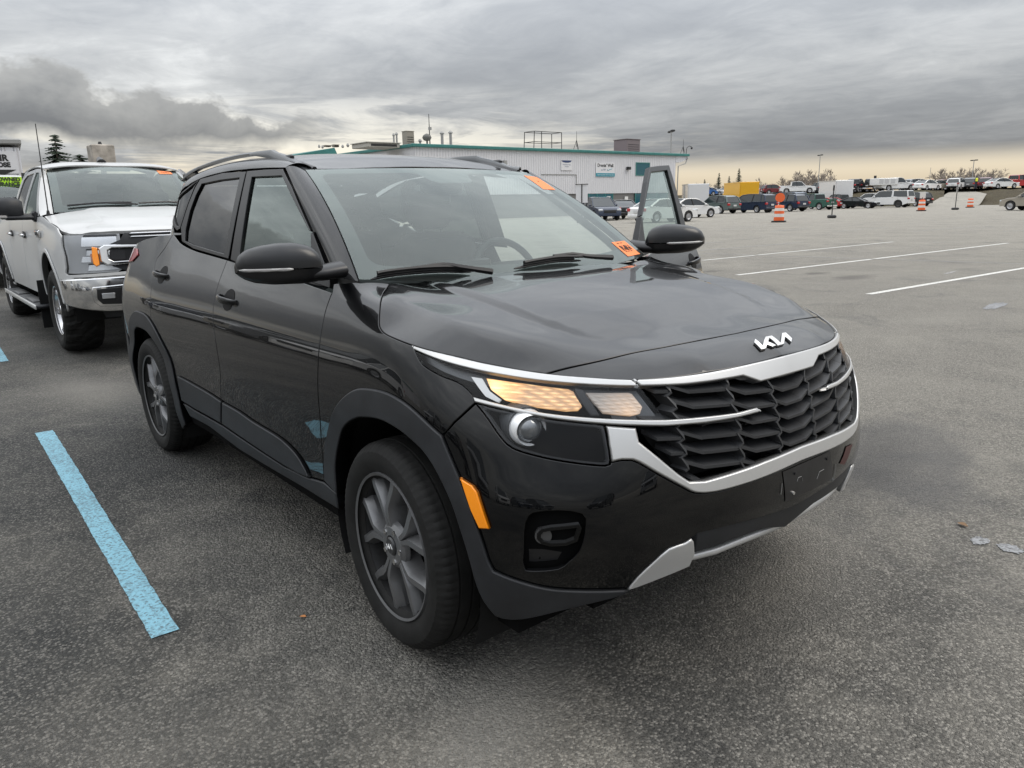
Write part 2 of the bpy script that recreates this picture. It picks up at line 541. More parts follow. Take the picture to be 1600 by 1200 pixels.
def panel_arrays(surf, poly, thick=0.014, gap=0.002, res=0.03, offset=0.0, rnd=0.002, holes=()):
    L0 = []; L1 = []
    for k, q in enumerate([poly]+list(holes)):
        P = np.asarray(q, float)
        if (area2(P) < 0) == (k == 0): P = P[::-1]
        P = densify(P, res*0.6)
        P0 = offset_poly(P, gap) if gap else P
        P1 = offset_poly(P0, rnd) if rnd else P0
        L0.append(P0); L1.append(P1)
    vs, T = fill2d(L1[0], res, L1[1:])
    P0 = np.vstack(L0); P1 = np.vstack(L1)
    # boundary order from P1 (find nearest vertices)
    tri_edges = {}
    for t in T:
        for a, b in ((t[0], t[1]), (t[1], t[2]), (t[2], t[0])):
            tri_edges[(a, b)] = 1
    bedges = [(a, b) for (a, b) in tri_edges if (b, a) not in tri_edges]
    X = surf(vs); N = surf.normal(vs)
    X = X+N*offset
    V = list(X); NN = list(N); F = [tuple(t) for t in T]; sm = [True]*len(F)
    # is ccw in uv == outward?
    tn = np.cross(X[T[:, 1]]-X[T[:, 0]], X[T[:, 2]]-X[T[:, 0]])
    flip = np.sum(tn*N[T[:, 0]]) < 0
    if flip: F = [f[::-1] for f in F]
    if thick:
        bv = sorted(set([a for a, b in bedges]+[b for a, b in bedges]))
        # outward direction in uv for each boundary vertex = to nearest P0 point
        idx = {}
        base = len(V)
        d = ((vs[bv][:, None, :]-P1[None, :, :])**2).sum(2).argmin(1)
        q = P0[d] if len(P0) == len(P1) else vs[bv]
        Xo = surf(q); No = surf.normal(q)
        r1 = Xo+No*(offset-rnd*0.8)
        r2 = Xo+No*(offset-thick)-0.0*No
        out = X[bv]-Xo
        outn = -(out/(np.linalg.norm(out, axis=1)[:, None]+1e-9))
        for k, b in enumerate(bv):
            idx[b] = k
            V.append(r1[k]); NN.append(0.6*No[k]+0.8*outn[k])
        base2 = len(V)
        for k in range(len(bv)): V.append(Xo[k]+No[k]*(offset-rnd*0.8)); NN.append(outn[k])
        base3 = len(V)
        for k in range(len(bv)): V.append(r2[k]); NN.append(outn[k])
        for a, b in bedges:
            ka, kb = idx[a], idx[b]
            f1 = (b, a, base+ka, base+kb); f2 = (base2+kb, base2+ka, base3+ka, base3+kb)
            if flip: f1 = f1[::-1]; f2 = f2[::-1]
            F += [f1, f2]; sm += [True, True]
    V = np.array(V); NN = np.array(NN)
    NN /= np.linalg.norm(NN, axis=1)[:, None]+1e-12
    return V, F, NN, sm

def mirror_arrays(V, F, NN):
    V2 = V.copy(); V2[:, 1] *= -1
    N2 = NN.copy(); N2[:, 1] *= -1
    return V2, [f[::-1] for f in F], N2

def panel(name, surf, poly, m, parent, both=True, xf=None, label=None, **kw):
    """a body panel on the right (and its mirror on the left; xf moves the left one)"""
    V, F, NN, sm = panel_arrays(surf, poly, **kw)
    a = obj(name, V, F, m, parent, smooth=True, normals=NN)
    if not both: return a, None
    V2, F2, N2 = mirror_arrays(V, F, NN)
    if xf is not None: V2, N2 = xf(V2, N2)
    b = obj(name, V2, F2, m, parent, smooth=True, normals=N2)
    return a, b

def mirrored(name, mb_or_VF, m, parent, smooth=40, both=True, xf=None):
    V, F = (mb_or_VF.V, mb_or_VF.F) if isinstance(mb_or_VF, MB) else mb_or_VF
    a = obj(name, V, F, m, parent)
    if smooth: autosmooth(a, smooth)
    if not both: return a, None
    V2 = np.array(V, float); V2[:, 1] *= -1
    if xf is not None: V2, _ = xf(V2, V2)
    b = obj(name, V2, [tuple(f[::-1]) for f in F], m, parent)
    if smooth: autosmooth(b, smooth)
    return a, b

# ------------------------------------------------------------------ shared materials
def paint(name, color, dust=0.02, coat=1.0, ior=1.5):
    """clear-coated car paint with a thin uneven film of road dust"""
    if name in MATS: return MATS[name]
    m = bpy.data.materials.new(name)
    m.use_nodes = True
    t = NT(m.node_tree)
    b = t.n['Principled BSDF']
    o = t.add('ShaderNodeTexCoord').outputs['Object']
    film = t.math('MULTIPLY', t.noise(o, 3.0, 6, 0.65, 0.4), 1.0)
    speck = t.ramp(t.noise(o, 260.0, 2, 0.5), [(0.66, (0, 0, 0)), (0.74, (1, 1, 1))])
    d = t.math('MULTIPLY', t.math('ADD', t.ramp(film, [(0.35, (0, 0, 0)), (0.7, (1, 1, 1))]), t.math('MULTIPLY', speck, 0.8)), dust, clamp=True)
    t.l.new(t.mix(d, color, (0.32, 0.30, 0.27)), b.inputs['Base Color'])
    b.inputs['Roughness'].default_value = 0.35
    b.inputs['Specular IOR Level'].default_value = 0.06
    b.inputs['Coat Weight'].default_value = coat
    t.l.new(t.math('ADD', 0.006, t.math('MULTIPLY', d, 0.9)), b.inputs['Coat Roughness'])
    b.inputs['Coat IOR'].default_value = ior
    MATS[name] = m
    return m
BLACK = paint('black_paint', (0.0012, 0.0014, 0.0018), dust=0.0016, ior=1.47)
WHITE = paint('white_paint', (0.50, 0.505, 0.50), dust=0.05, coat=.4)
CLAD = mat('grey_black_plastic', (0.021, 0.0222, 0.0245), 0.48, spec=0.4, noise=0.25, nscale=9, bump=0.12, bscale=900)
TRIM = mat('satin_black_trim', (0.012, 0.012, 0.013), 0.32, spec=0.5)
DARK = mat('dark_void', (0.004, 0.004, 0.004), 0.9, spec=0.1)
SILVER = mat('satin_silver', (0.62, 0.62, 0.61), 0.34, metal=0.55, spec=0.6, bump=0.03, bscale=600)
CHROME = mat('chrome', (0.80, 0.80, 0.80), 0.08, metal=1.0)
GRILLE = mat('grille_plastic', (0.034, 0.035, 0.037), 0.42, spec=0.45)
RUBBER = mat('tyre_rubber', (0.014, 0.0138, 0.013), 0.72, spec=0.25, noise=0.35, nscale=14, bump=0.15, bscale=300)
ALLOY = mat('dark_alloy', (0.165, 0.166, 0.168), 0.34, metal=0.5, spec=0.5)
BRAKE = mat('brake_metal', (0.22, 0.21, 0.20), 0.45, metal=0.8)
CLOTH = mat('seat_cloth', (0.030, 0.030, 0.032), 0.85, spec=0.2, noise=0.2, nscale=60)
DASHM = mat('dash_plastic', (0.030, 0.031, 0.033), 0.6, spec=0.3)
WGLASS = glass('windscreen_glass', (0.58, 0.66, 0.63), 1.75, dirt=0.024, gloss=(.93, 1.0, .97))
SGLASS = glass('side_glass', (0.58, 0.69, 0.65), 2.3, dirt=0.006, gloss=(.90, 1.0, .97))
PGLASS = glass('privacy_glass', (0.10, 0.115, 0.11), 1.8)
LENS = glass('lamp_lens', (0.94, 0.95, 0.96), 1.32)
FRIT = mat('glass_frit', (0.013, 0.013, 0.014), 0.30)
ORANGE = mat('orange_sticker', (0.85, 0.22, 0.055), 0.55)
AMBER = mat('amber_marker', (0.95, 0.29, 0.005), 0.25, coat=1.0, emit=(1.0, 0.30, 0.0), estr=0.08)
REDLENS = mat('red_lens', (0.42, 0.012, 0.015), 0.18, coat=1.0)
INK = mat('black_ink', (0.02, 0.02, 0.02), 0.6)

# ------------------------------------------------------------------ ground
def asphalt():
    m = bpy.data.materials.new('asphalt')
    m.use_nodes = True
    t = NT(m.node_tree)
    b = t.n['Principled BSDF']
    o = t.add('ShaderNodeTexCoord').outputs['Object']
    v1 = t.add('ShaderNodeTexVoronoi', feature='F1', i={'Vector': o, 'Scale': 122.0, 'Randomness': 1.0})
    v2 = t.add('ShaderNodeTexVoronoi', feature='F1', i={'Vector': o, 'Scale': 270.0, 'Randomness': 1.0})
    v3 = t.add('ShaderNodeTexVoronoi', feature='F1', i={'Vector': o, 'Scale': 62.0, 'Randomness': 1.0})
    def lum(c): return t.add('ShaderNodeRGBToBW', i={0: c}).outputs[0]
    s1 = t.ramp(lum(v1.outputs['Color']), [(0.22, (0.018, 0.0175, 0.016)), (0.45, (0.060, 0.057, 0.052)), (0.62, (0.17, 0.162, 0.145)), (0.82, (0.50, 0.47, 0.42))])
    s2 = t.ramp(lum(v2.outputs['Color']), [(0.25, (0.020, 0.0195, 0.018)), (0.75, (0.20, 0.19, 0.172))])
    stone = t.mix(0.25, s1, s2)
    # bitumen between the stones
    gap1 = t.ramp(v1.outputs['Distance'], [(0.42, (0, 0, 0)), (0.72, (1, 1, 1))])
    col = t.mix(t.math('MULTIPLY', gap1, 0.75), stone, (0.016, 0.0155, 0.015))
    # occasional bigger pale chips
    big = t.math('MULTIPLY', t.ramp(lum(v3.outputs['Color']), [(0.70, (0, 0, 0)), (0.74, (1, 1, 1))]), t.ramp(v3.outputs['Distance'], [(0.22, (1, 1, 1)), (0.30, (0, 0, 0))]))
    col = t.mix(t.math('MULTIPLY', big, 0.7), col, (0.42, 0.395, 0.35))
    # wear: paler dusty areas and darker damp ones, metres across
    l1 = t.noise(o, 0.55, 4, 0.6, 0.8)
    l2 = t.noise(t.vmath('ADD', o, (7.3, 2.1, 0)), 1.5, 6, 0.65, 0.5)
    pale = t.ramp(t.math('ADD', t.math('MULTIPLY', l1, 0.6), t.math('MULTIPLY', l2, 0.4)), [(0.42, (0, 0, 0)), (0.62, (1, 1, 1))])
    # asphalt tone with light and shade put in: paler right and far, darker left
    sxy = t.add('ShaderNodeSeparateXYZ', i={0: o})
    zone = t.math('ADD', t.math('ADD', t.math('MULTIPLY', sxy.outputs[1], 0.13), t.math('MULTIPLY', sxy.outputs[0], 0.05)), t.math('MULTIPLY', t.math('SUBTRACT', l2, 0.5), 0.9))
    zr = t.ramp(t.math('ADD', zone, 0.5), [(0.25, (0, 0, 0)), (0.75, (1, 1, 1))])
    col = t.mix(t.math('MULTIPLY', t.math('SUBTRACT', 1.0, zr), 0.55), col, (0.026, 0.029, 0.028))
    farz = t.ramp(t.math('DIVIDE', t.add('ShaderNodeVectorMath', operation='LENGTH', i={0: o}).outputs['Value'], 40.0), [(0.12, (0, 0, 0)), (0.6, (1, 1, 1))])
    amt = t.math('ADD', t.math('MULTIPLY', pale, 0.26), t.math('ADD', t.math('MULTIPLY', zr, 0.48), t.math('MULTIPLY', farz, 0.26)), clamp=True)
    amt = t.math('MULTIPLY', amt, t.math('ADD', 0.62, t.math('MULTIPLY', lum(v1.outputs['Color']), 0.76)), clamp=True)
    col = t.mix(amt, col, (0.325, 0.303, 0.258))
    dark = t.ramp(t.noise(t.vmath('ADD', o, (3.3, 8.1, 0)), 0.8, 6, 0.7, 0.8), [(0.55, (0, 0, 0)), (0.70, (1, 1, 1))])
    col = t.mix(t.math('MULTIPLY', dark, 0.50), col, (0.034, 0.033, 0.033))
    # stains with shapes of their own: a damp smooth oval by the bumper, an oil spot, tyre-polished strips
    def g0(px, py):
        d = np.array([(px-800)/FPX, -(py-600)/FPX, 1.0]) @ AX
        q = CAM+d*(-CAM[2]/d[2]); return q
    def blob(px, py, rx, ry_, rot, soft=.35):
        c = g0(px, py)
        m_ = t.add('ShaderNodeMapping', vector_type='TEXTURE', i={'Vector': o, 'Location': (c[0], c[1], 0), 'Rotation': (0, 0, rot), 'Scale': (rx, ry_, 1)}).outputs[0]
        L = t.add('ShaderNodeVectorMath', operation='LENGTH', i={0: m_}).outputs['Value']
        return t.ramp(t.math('ADD', L, t.math('MULTIPLY', t.math('SUBTRACT', l2, .5), 1.1)), [(1-soft, (1, 1, 1)), (1.0, (0, 0, 0))])
    col = t.mix(t.math('MULTIPLY', blob(1420, 715, .42, .95, .35), .50), col, (0.085, 0.084, 0.086))
    col = t.mix(t.math('MULTIPLY', blob(1340, 745, .30, 1.1, .25, .8), .45), col, (0.045, 0.044, 0.042))
    col = t.mix(t.math('MULTIPLY', blob(1250, 880, .30, .75, .4, .8), .40), col, (0.27, 0.255, 0.225))
    col = t.mix(t.math('MULTIPLY', blob(760, 1150, .22, .60, .5, .8), .50), col, (0.25, 0.24, 0.215))
    col = t.mix(t.math('MULTIPLY', blob(1180, 1000, .25, .55, .3, .9), .45), col, (0.040, 0.039, 0.037))
    col = t.mix(t.math('MULTIPLY', blob(140, 610, 1.2, .35, .1, .8), .45), col, (0.23, 0.22, 0.195))
    for q in ((1275, 427, .25, .5), (1335, 433, .3, .7), (1110, 424, .2, .4)):
        col = t.mix(t.math('MULTIPLY', blob(q[0], q[1], q[2], q[3], 0, .7), .55), col, (0.07, 0.062, 0.055))
    # far away the pieces merge into one dusty grey
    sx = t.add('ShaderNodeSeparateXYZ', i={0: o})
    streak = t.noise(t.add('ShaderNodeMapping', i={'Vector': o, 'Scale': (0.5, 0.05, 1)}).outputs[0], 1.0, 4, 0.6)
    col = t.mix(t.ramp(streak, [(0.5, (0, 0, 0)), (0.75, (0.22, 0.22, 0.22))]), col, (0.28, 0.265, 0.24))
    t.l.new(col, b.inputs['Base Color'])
    t.l.new(t.math('SUBTRACT', 0.80, t.math('MULTIPLY', dark, 0.18)), b.inputs['Roughness'])
    b.inputs['Specular IOR Level'].default_value = 0.45
    h = t.math('ADD', t.math('MULTIPLY', t.math('SUBTRACT', 1.0, v1.outputs['Distance']), 1.0), t.math('MULTIPLY', t.math('SUBTRACT', 1.0, v2.outputs['Distance']), 0.5))
    bn = t.add('ShaderNodeBump', i={'Height': h, 'Strength': 1.0, 'Distance': 0.012})
    t.l.new(bn.outputs[0], b.inputs['Normal'])
    return m
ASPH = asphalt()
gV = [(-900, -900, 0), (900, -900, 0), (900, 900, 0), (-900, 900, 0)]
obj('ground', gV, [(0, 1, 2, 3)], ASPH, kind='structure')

# ------------------------------------------------------------------ the black crossover in front
CAR = empty('crossover_car', (0, 0, 0), label='black compact crossover in the foreground with lit turn signal and its far front door open', cat='car')

ZR = [0.20, 0.30, 0.40, 0.50, 0.60, 0.70, 0.80, 0.90, 0.95, 1.00, 1.10, 1.20, 1.30]
FRONT = [  # (x,y) outline of the nose and corner at each height, centre to front axle
 [(.75, 0), (.74, .25), (.705, .42), (.65, .57), (.58, .69), (.50, .775), (.42, .83), (.30, .86)],
 [(.79, 0), (.78, .25), (.745, .42), (.69, .57), (.615, .695), (.53, .79), (.44, .85), (.30, .88)],
 [(.822, 0), (.81, .25), (.775, .42), (.72, .57), (.645, .70), (.555, .80), (.455, .86), (.30, .89)],
 [(.852, 0), (.84, .25), (.803, .42), (.748, .57), (.668, .70), (.570, .80), (.465, .862), (.30, .893)],
 [(.856, 0), (.845, .25), (.805, .42), (.748, .57), (.665, .70), (.565, .80), (.460, .862), (.30, .895)],
 [(.846, 0), (.834, .25), (.790, .42), (.732, .56), (.645, .685), (.545, .785), (.440, .850), (.29, .892)],
 [(.824, 0), (.810, .25), (.765, .42), (.705, .55), (.615, .67), (.515, .77), (.410, .838), (.28, .885)],
 [(.786, 0), (.765, .25), (.718, .42), (.650, .55), (.555, .665), (.455, .757), (.350, .822), (.25, .865)],
 [(0.759, 0), (0.7335, 0.254), (0.685, 0.414), (0.616, 0.539), (0.5185, 0.6515), (0.4185, 0.7425), (0.321, 0.805), (0.231, 0.849)],
 [(.72, 0), (.69, .25), (.640, .40), (.570, .52), (.47, .63), (.37, .72), (.28, .78), (.20, .825)],
 [(.63, 0), (.60, .22), (.55, .36), (.48, .47), (.39, .57), (.30, .66), (.22, .72), (.15, .76)],
 [(.54, 0), (.51, .20), (.46, .32), (.40, .42), (.32, .51), (.24, .60), (.17, .66), (.10, .70)],
 [(.45, 0), (.42, .18), (.37, .28), (.32, .36), (.25, .45), (.18, .54), (.11, .60), (.05, .63)]]
SX = [0.0, -0.30, -0.5, -1.0, -1.5, -2.0, -2.63, -3.0, -3.25]
SIDE = [
 [0.865, 0.845, 0.825, 0.825, 0.825, 0.825, 0.865, 0.845, 0.795],
 [0.885, 0.868, 0.856, 0.856, 0.856, 0.858, 0.88, 0.868, 0.82],
 [0.89, 0.876, 0.868, 0.868, 0.868, 0.868, 0.888, 0.878, 0.838],
 [0.893, 0.874, 0.866, 0.865, 0.866, 0.872, 0.894, 0.884, 0.848],
 [0.881, 0.8726, 0.8691, 0.867, 0.8691, 0.8733, 0.8817, 0.874, 0.8474],
 [0.8955, 0.8835, 0.8785, 0.8755, 0.8785, 0.8845, 0.8965, 0.8855, 0.8475],
 [0.895, 0.883, 0.878, 0.875, 0.878, 0.884, 0.896, 0.885, 0.847],
 [0.881, 0.869, 0.864, 0.861, 0.864, 0.87, 0.882, 0.871, 0.833],
 [0.8675, 0.8555, 0.8505, 0.8475, 0.8505, 0.8565, 0.8685, 0.8575, 0.8195],
 [0.849, 0.837, 0.832, 0.829, 0.832, 0.838, 0.85, 0.839, 0.801],
 [0.79, 0.783, 0.782, 0.779, 0.782, 0.788, 0.8, 0.789, 0.751],
 [0.73, 0.705, 0.732, 0.729, 0.732, 0.738, 0.75, 0.739, 0.701],
 [0.635, 0.612, 0.681, 0.678, 0.681, 0.687, 0.699, 0.688, 0.65]]
REAR = [(-3.42, -.10, .70), (-3.50, -.06, .45), (-3.53, 0.0, 0.0)]
# the fender top turns inwards to the hood: real height at those table columns
ZTOP = {0: {10: 1.058, 11: 1.083, 12: 1.090}, -0.30: {10: 1.084, 11: 1.108, 12: 1.116}}
def _wtable():
    T = np.zeros((len(ZR), 8+len(SX)+3, 3))
    for r, z in enumerate(ZR):
        pts = [(x, y, ZTOP[0].get(r, z)) for x, y in FRONT[r]]
        pts += [(x, SIDE[r][k], ZTOP.get(x, {}).get(r, z)) for k, x in enumerate(SX)]
        lean = -0.05*abs(z-0.62) - (0.10 if z > 1.0 else 0.0)*(z-1.0)/0.2
        w = SIDE[r][-1]/0.85
        pts += [(x-lean, y*w, z) for (x, q, y) in REAR]
        T[r] = pts
    return T
WT = _wtable()
_ch = np.concatenate([[0], np.cumsum(np.linalg.norm(np.diff(WT[:9], axis=1), axis=2).mean(0))])
_bu, _bv = card_spline(_ch), card_spline(ZR)
def w_f(uv):
    q = np.einsum('nc,nr,rcd->nd', _bu(uv[:, 0]), _bv(uv[:, 1]), WT)
    return np.stack([q[:, 0], -np.maximum(q[:, 1], 0.0), q[:, 2]], 1)
W = Surf(w_f, (0.0, _ch[-1], 0.20, 1.30), -1.0, (420, 110))
def wu(x, z):
    """u on the side at given x"""
    lo, hi = _ch[5], _ch[-3]
    for _ in range(40):
        m = (lo+hi)/2
        if w_f(np.array([[m, z]]))[0, 0] > x: lo = m
        else: hi = m
    return (lo+hi)/2
def wxz(*pts): return np.array([(wu(x, z), z) for x, z in pts])
def wyz(*pts):
    """front face points by |y|, z"""
    out = []
    for y, z in pts:
        lo, hi = 0.0, _ch[6]
        for _ in range(40):
            m = (lo+hi)/2
            if -w_f(np.array([[m, z]]))[0, 1] < y: lo = m
            else: hi = m
        out.append(((lo+hi)/2, z))
    return np.array(out)
def wpx(*pts): return W.px(pts)

# greenhouse side
def g_f(uv):
    x, z = uv[:, 0], uv[:, 1]
    h = z-1.15
    y = 0.757-0.300*h-0.11*h*h-0.022*np.maximum(0, x+1.2)**2-0.016*np.minimum(0, x+1.6)**2
    y = y-0.75*np.maximum(0, -2.45-x)**2
    return np.stack([x, -y, z], 1)
G = Surf(g_f, (-3.05, -0.20, 1.0, 1.60), 1.0, (260, 80))
def gpx(*pts): return G.px(pts)
# ---- shared edge lines (right side, as seen), on the side surface
def sl(P, res=0.02): return smooth_line(P, res)
def cat_(*a): return np.vstack(a)
DF = sl(wpx((519, 457), (510, 481), (504.5, 503), (500, 532), (498, 551), (496.5, 584), (499, 642), (502, 688), (505.6, 737), (507, 752)))
FR = sl(wpx((355, 406), (343, 438), (334, 475), (333, 503), (337, 533), (343, 572), (345, 616), (348, 640), (348, 664)))
RS = sl(wpx((271, 365), (258, 387), (244, 407), (240, 430), (236, 455), (235, 481)))
HS = sl(wpx((609, 443), (601, 455), (596, 466), (593, 486), (592, 504), (594, 513), (601, 521), (615, 528), (645, 539.5)), 0.01)
CT = sl(wpx((645, 539.5), (702, 555), (765, 569.5), (852, 584), (920, 590), (986, 593), (1070, 587), (1166, 569.5), (1222, 556)))
CT[-1] = (0.0, CT[-1][1])
LB = sl(wpx((645, 539.5), (650, 552), (660, 569), (685, 585), (715, 597), (732, 610), (740, 621), (743, 630)), 0.01)
FBS = wpx((743, 630), (710, 660), (690, 682))
AO = sl(wpx((690, 682), (657.5, 652), (633, 631.5), (605, 616), (577, 610), (556, 612), (535, 628), (521, 652), (513, 687.5), (510, 720), (511, 750)))
AO2 = sl(wpx((690, 682), (706.5, 722), (724, 764), (741.5, 813), (752, 845), (762, 876), (771, 893)))
AI = sl(wpx((528, 768), (526, 740), (526, 722), (530, 694), (538, 666), (556, 651), (577, 649), (601, 654), (629, 670), (654, 691), (671, 710), (689, 740), (710, 785), (724, 827), (738, 873), (748, 910), (759, 936), (776, 958)))
BELT_F = wpx((519, 457), (490, 447), (430, 429), (368.5, 410.5), (355, 406))
BELT_R = sl(wpx((355, 406), (330, 399), (303, 391), (283.5, 381), (275, 371), (271, 365)))
def rear_arch(r, n=30, a0=-8, a1=188, k=0.022):
    return np.array([(-2.63+(r+k*abs(math.sin(2*rad(a))))*math.cos(rad(a)), 0.335+(r+k*abs(math.sin(2*rad(a))))*math.sin(rad(a))) for a in np.linspace(a0, a1, n)])
RA = wxz(*rear_arch(0.475))        # starts in front of the wheel, over the top, to behind it
RAI = wxz(*rear_arch(0.395, a0=-16, a1=196))

# ---- painted panels
panel('fender', W, cat_(HS[:-1], LB[:-1], FBS[:-1], AO, wpx((507, 752)), DF[::-1][1:-1], wpx((519, 457), (521, 443), (540, 442), (564, 442))), BLACK, CAR)
DBOT = wpx((507, 752), (480, 744), (444, 727), (398, 697), (348, 664))
FD = cat_(BELT_F[:-1], FR[:-1], DBOT[::-1][:-1], DF[::-1][:-1])
HINGE = np.array([-0.45, 0.845, 0.0])
def swing(V, N):
    a = rad(66)
    c, s = math.cos(a), math.sin(a)
    d = V-HINGE
    r = np.hypot(d[:, 0], d[:, 1])
    V2 = np.stack([HINGE[0]+d[:, 0]*c+d[:, 1]*s, HINGE[1]-d[:, 0]*s+d[:, 1]*c, V[:, 2]+0.035*np.clip(-d[:, 0], -0.1, 1.2)], 1)
    N2 = np.stack([N[:, 0]*c+N[:, 1]*s, -N[:, 0]*s+N[:, 1]*c, N[:, 2]], 1)
    return V2, N2
panel('front_door', W, FD, BLACK, CAR, xf=swing, thick=0.03)
i0 = int(np.argmin(np.abs(RA[:, 1]-0.50)[:12]))
j0 = int(np.argmin(np.hypot(*(RA-RS[-1]).T)))
RD = cat_(BELT_R[:-1], RS[:-1], RA[j0:i0:-1], wpx((286, 628)), wpx((306, 640), (348, 664)), FR[::-1][1:-1])
panel('rear_door', W, RD, BLACK, CAR)
QB = wxz((-3.12, 0.62), (-3.25, 0.70), (-3.25, 1.16), (-2.95, 1.205), (-2.6, 1.235), (-2.3, 1.245))
panel('rear_quarter_panel', W, cat_(RS[::-1], BELT_R[-1:], QB[::-1], RA[j0:int(np.argmin(np.abs(RA[:, 0]-wu(-3.08, 0.5))))][::-1]), BLACK, CAR)

# ---- hood and nose: a height field through the shut lines
hsb, ctb = W(HS), W(CT)
def dome(x, y):
    yd = np.interp(x, [-.5, .1, .3, .42, .50, .56], [.50, .50, .48, .44, .37, .26])
    amp = np.interp(x, [-.45, -.3, .1, .3, .40, .47], [0.004, .010, .012, .010, .005, 0.0])
    t = np.clip((yd-np.abs(y))/0.05+0.5, 0, 1)
    return amp*t*t*(3-2*t)
def crease(x, y):
    yc = np.interp(x, [-.4, -.25, .0, .16, .30, .40, .48, .56], [.685, .70, .722, .728, .715, .685, .63, .50])
    w = 0.010
    k = np.interp(x, [-.4, -.2, .25, .40, .49], [.30, .42, .40, .22, 0.0])
    q = (np.abs(y)-yc)/w
    return -k*w*np.logaddexp(0, q)
HC = [(-.42, 0, 1.122), (-.30, 0, 1.110), (-.1, 0, 1.088), (.1, 0, 1.060), (.3, 0, 1.022), (.42, 0, .997), (.52, 0, .978), (.62, 0, .970), (.69, 0, .963), (.735, 0, .951), (.762, 0, .934),
      (-.42, .3, 1.118), (-.30, .3, 1.106), (0, .3, 1.071), (.2, .3, 1.040), (.4, .3, .999), (.5, .3, .977), (.60, .3, .966), (.67, .3, .954), (.715, .3, .938),
      (-.42, .55, 1.108), (-.30, .55, 1.097), (-.1, .57, 1.078), (.1, .57, 1.052), (.3, .54, 1.018), (.42, .49, .990), (.52, .43, .970), (.60, .43, .955), (.65, .43, .940),
      (-.34, .67, 1.096), (-.1, .70, 1.072), (.1, .715, 1.048), (.25, .70, 1.026), (.38, .66, 1.000), (.46, .60, .977)]
for q in list(hsb[::3])+list(ctb[::2]): HC.append((q[0], abs(q[1]), q[2]))
HCa = np.array(HC)
_ft = tps(np.stack([HCa[:, 0], HCa[:, 1], HCa[:, 2]-crease(HCa[:, 0], HCa[:, 1])-0*HCa[:, 0]], 1))
def t_f(uv):
    x, y = uv[:, 0], uv[:, 1]
    return np.stack([x, -y, _ft(x, y)+crease(x, y)+dome(x, y)], 1)
T = Surf(t_f, (-.50, .83, -0.92, .92), -1.0, (140, 180))
bxy = lambda P: np.stack([P[:, 0], -P[:, 1]], 1)
HSx, CTx = bxy(hsb), bxy(ctb)
cowl = sl(np.array([(-.30, 0), (-.302, .2), (-.318, .4), (-.345, .58), HSx[0]]))
ks = int(np.argmin(np.abs(CTx[:, 1]-0.672)))
_sq = T.px([(925, 566), (998, 549), (1060, 537.5), (1110, 528)])
seam = sl(np.vstack([[CTx[ks]], _sq, [(_sq[-1][0]+.003, 0.0)]]))
def both_sides(P):
    """closed outline from a half outline that starts and ends on y=0"""
    M = P.copy()[::-1]; M[:, 1] *= -1
    return np.vstack([P, M[1:-1]])
hood_half = cat_(cowl[:-1], HSx[:-1], CTx[:ks], seam)
panel('hood', T, both_sides(hood_half), BLACK, CAR, both=False, res=0.022)
nose_half = cat_(seam[::-1], CTx[ks+1:-1], [(CTx[-1][0], 0)])
panel('nose_panel', T, both_sides(nose_half), BLACK, CAR, both=False, res=0.022, offset=-0.0015)

# ---- bumper
MCt = sl(wpx((740, 620.5), (765, 627.5), (815, 639), (865, 647.5), (940, 654), (1040, 656)))
MCb = sl(wpx((742.5, 629), (790, 640.5), (865, 655), (944, 663), (1040, 666)))
LL = sl(wpx((744, 631), (760, 652), (780, 681), (800, 700), (840, 713), (890, 722.5), (946, 728), (955, 722)), 0.01)
SBo = sl(wpx((955, 722), (953, 700), (960, 704), (988, 719), (1029, 741), (1070, 763), (1086, 770), (1114, 769), (1160, 757), (1196.5, 744), (1246, 722))[[0, 3, 4, 5, 6, 7, 8, 9, 10]])
SBo[-1] = (0, SBo[-1][1])
BLO = sl(wpx((771, 893), (802, 906), (855, 920), (905, 923.5), (979, 922)))
SKT = sl(wpx((979, 922), (996, 901.5), (1020, 879), (1045, 857), (1070, 848), (1091, 834)))
LIPT = sl(wpx((1091, 834), (1152, 819), (1235, 794)))
LIPT = cat_(LIPT, [(0, LIPT[-1][1]-0.0)])
FOG = sl(wpx((818, 878), (820, 830), (827, 807), (842, 801), (875, 799), (909, 804), (914, 822), (905, 860), (888, 878), (872, 889), (835, 892), (822, 891)), 0.02)
bump = cat_(FBS[::-1][1:], LL, SBo[1:], LIPT[::-1], SKT[::-1][1:], BLO[::-1][1:], AO2[::-1][1:-1])

# ---- wheel arch mouldings, door mouldings, sills
CB = sl(wpx((776, 960), (814, 963), (893, 945), (979, 923)))
panel('wheel_arch_moulding', W, cat_(AO[::-1][:-1], AO2[:-1], wpx((771, 893)), BLO[1:], CB[::-1][1:-1], AI[::-1]), CLAD, CAR, thick=0.05, gap=-0.006, offset=0.010, rnd=0.006, res=0.02)
panel('wheel_arch_moulding', W, cat_(RA, RAI[::-1]), CLAD, CAR, thick=0.05, gap=-0.006, offset=0.010, rnd=0.006, res=0.02)
dct = sl(wpx((350, 628), (375, 642), (398, 658), (433, 679), (451, 693), (467.5, 711), (481, 734), (485, 745)))
dcb = wpx((485, 746), (467, 738), (444, 725), (398, 695), (350, 662))
panel('door_moulding', W, cat_(dct, dcb[::1]), CLAD, CAR, xf=swing, thick=0.014, gap=0.001, offset=0.012, rnd=0.006, res=0.02)
rct = sl(wpx((280, 587), (292, 593), (310, 603), (329, 614), (348.5, 627)))
rcb = wpx((348.5, 661), (330, 651), (306, 638), (287, 626))
panel('door_moulding', W, cat_(rct, rcb), CLAD, CAR, thick=0.014, gap=0.001, offset=0.012, rnd=0.006, res=0.02)
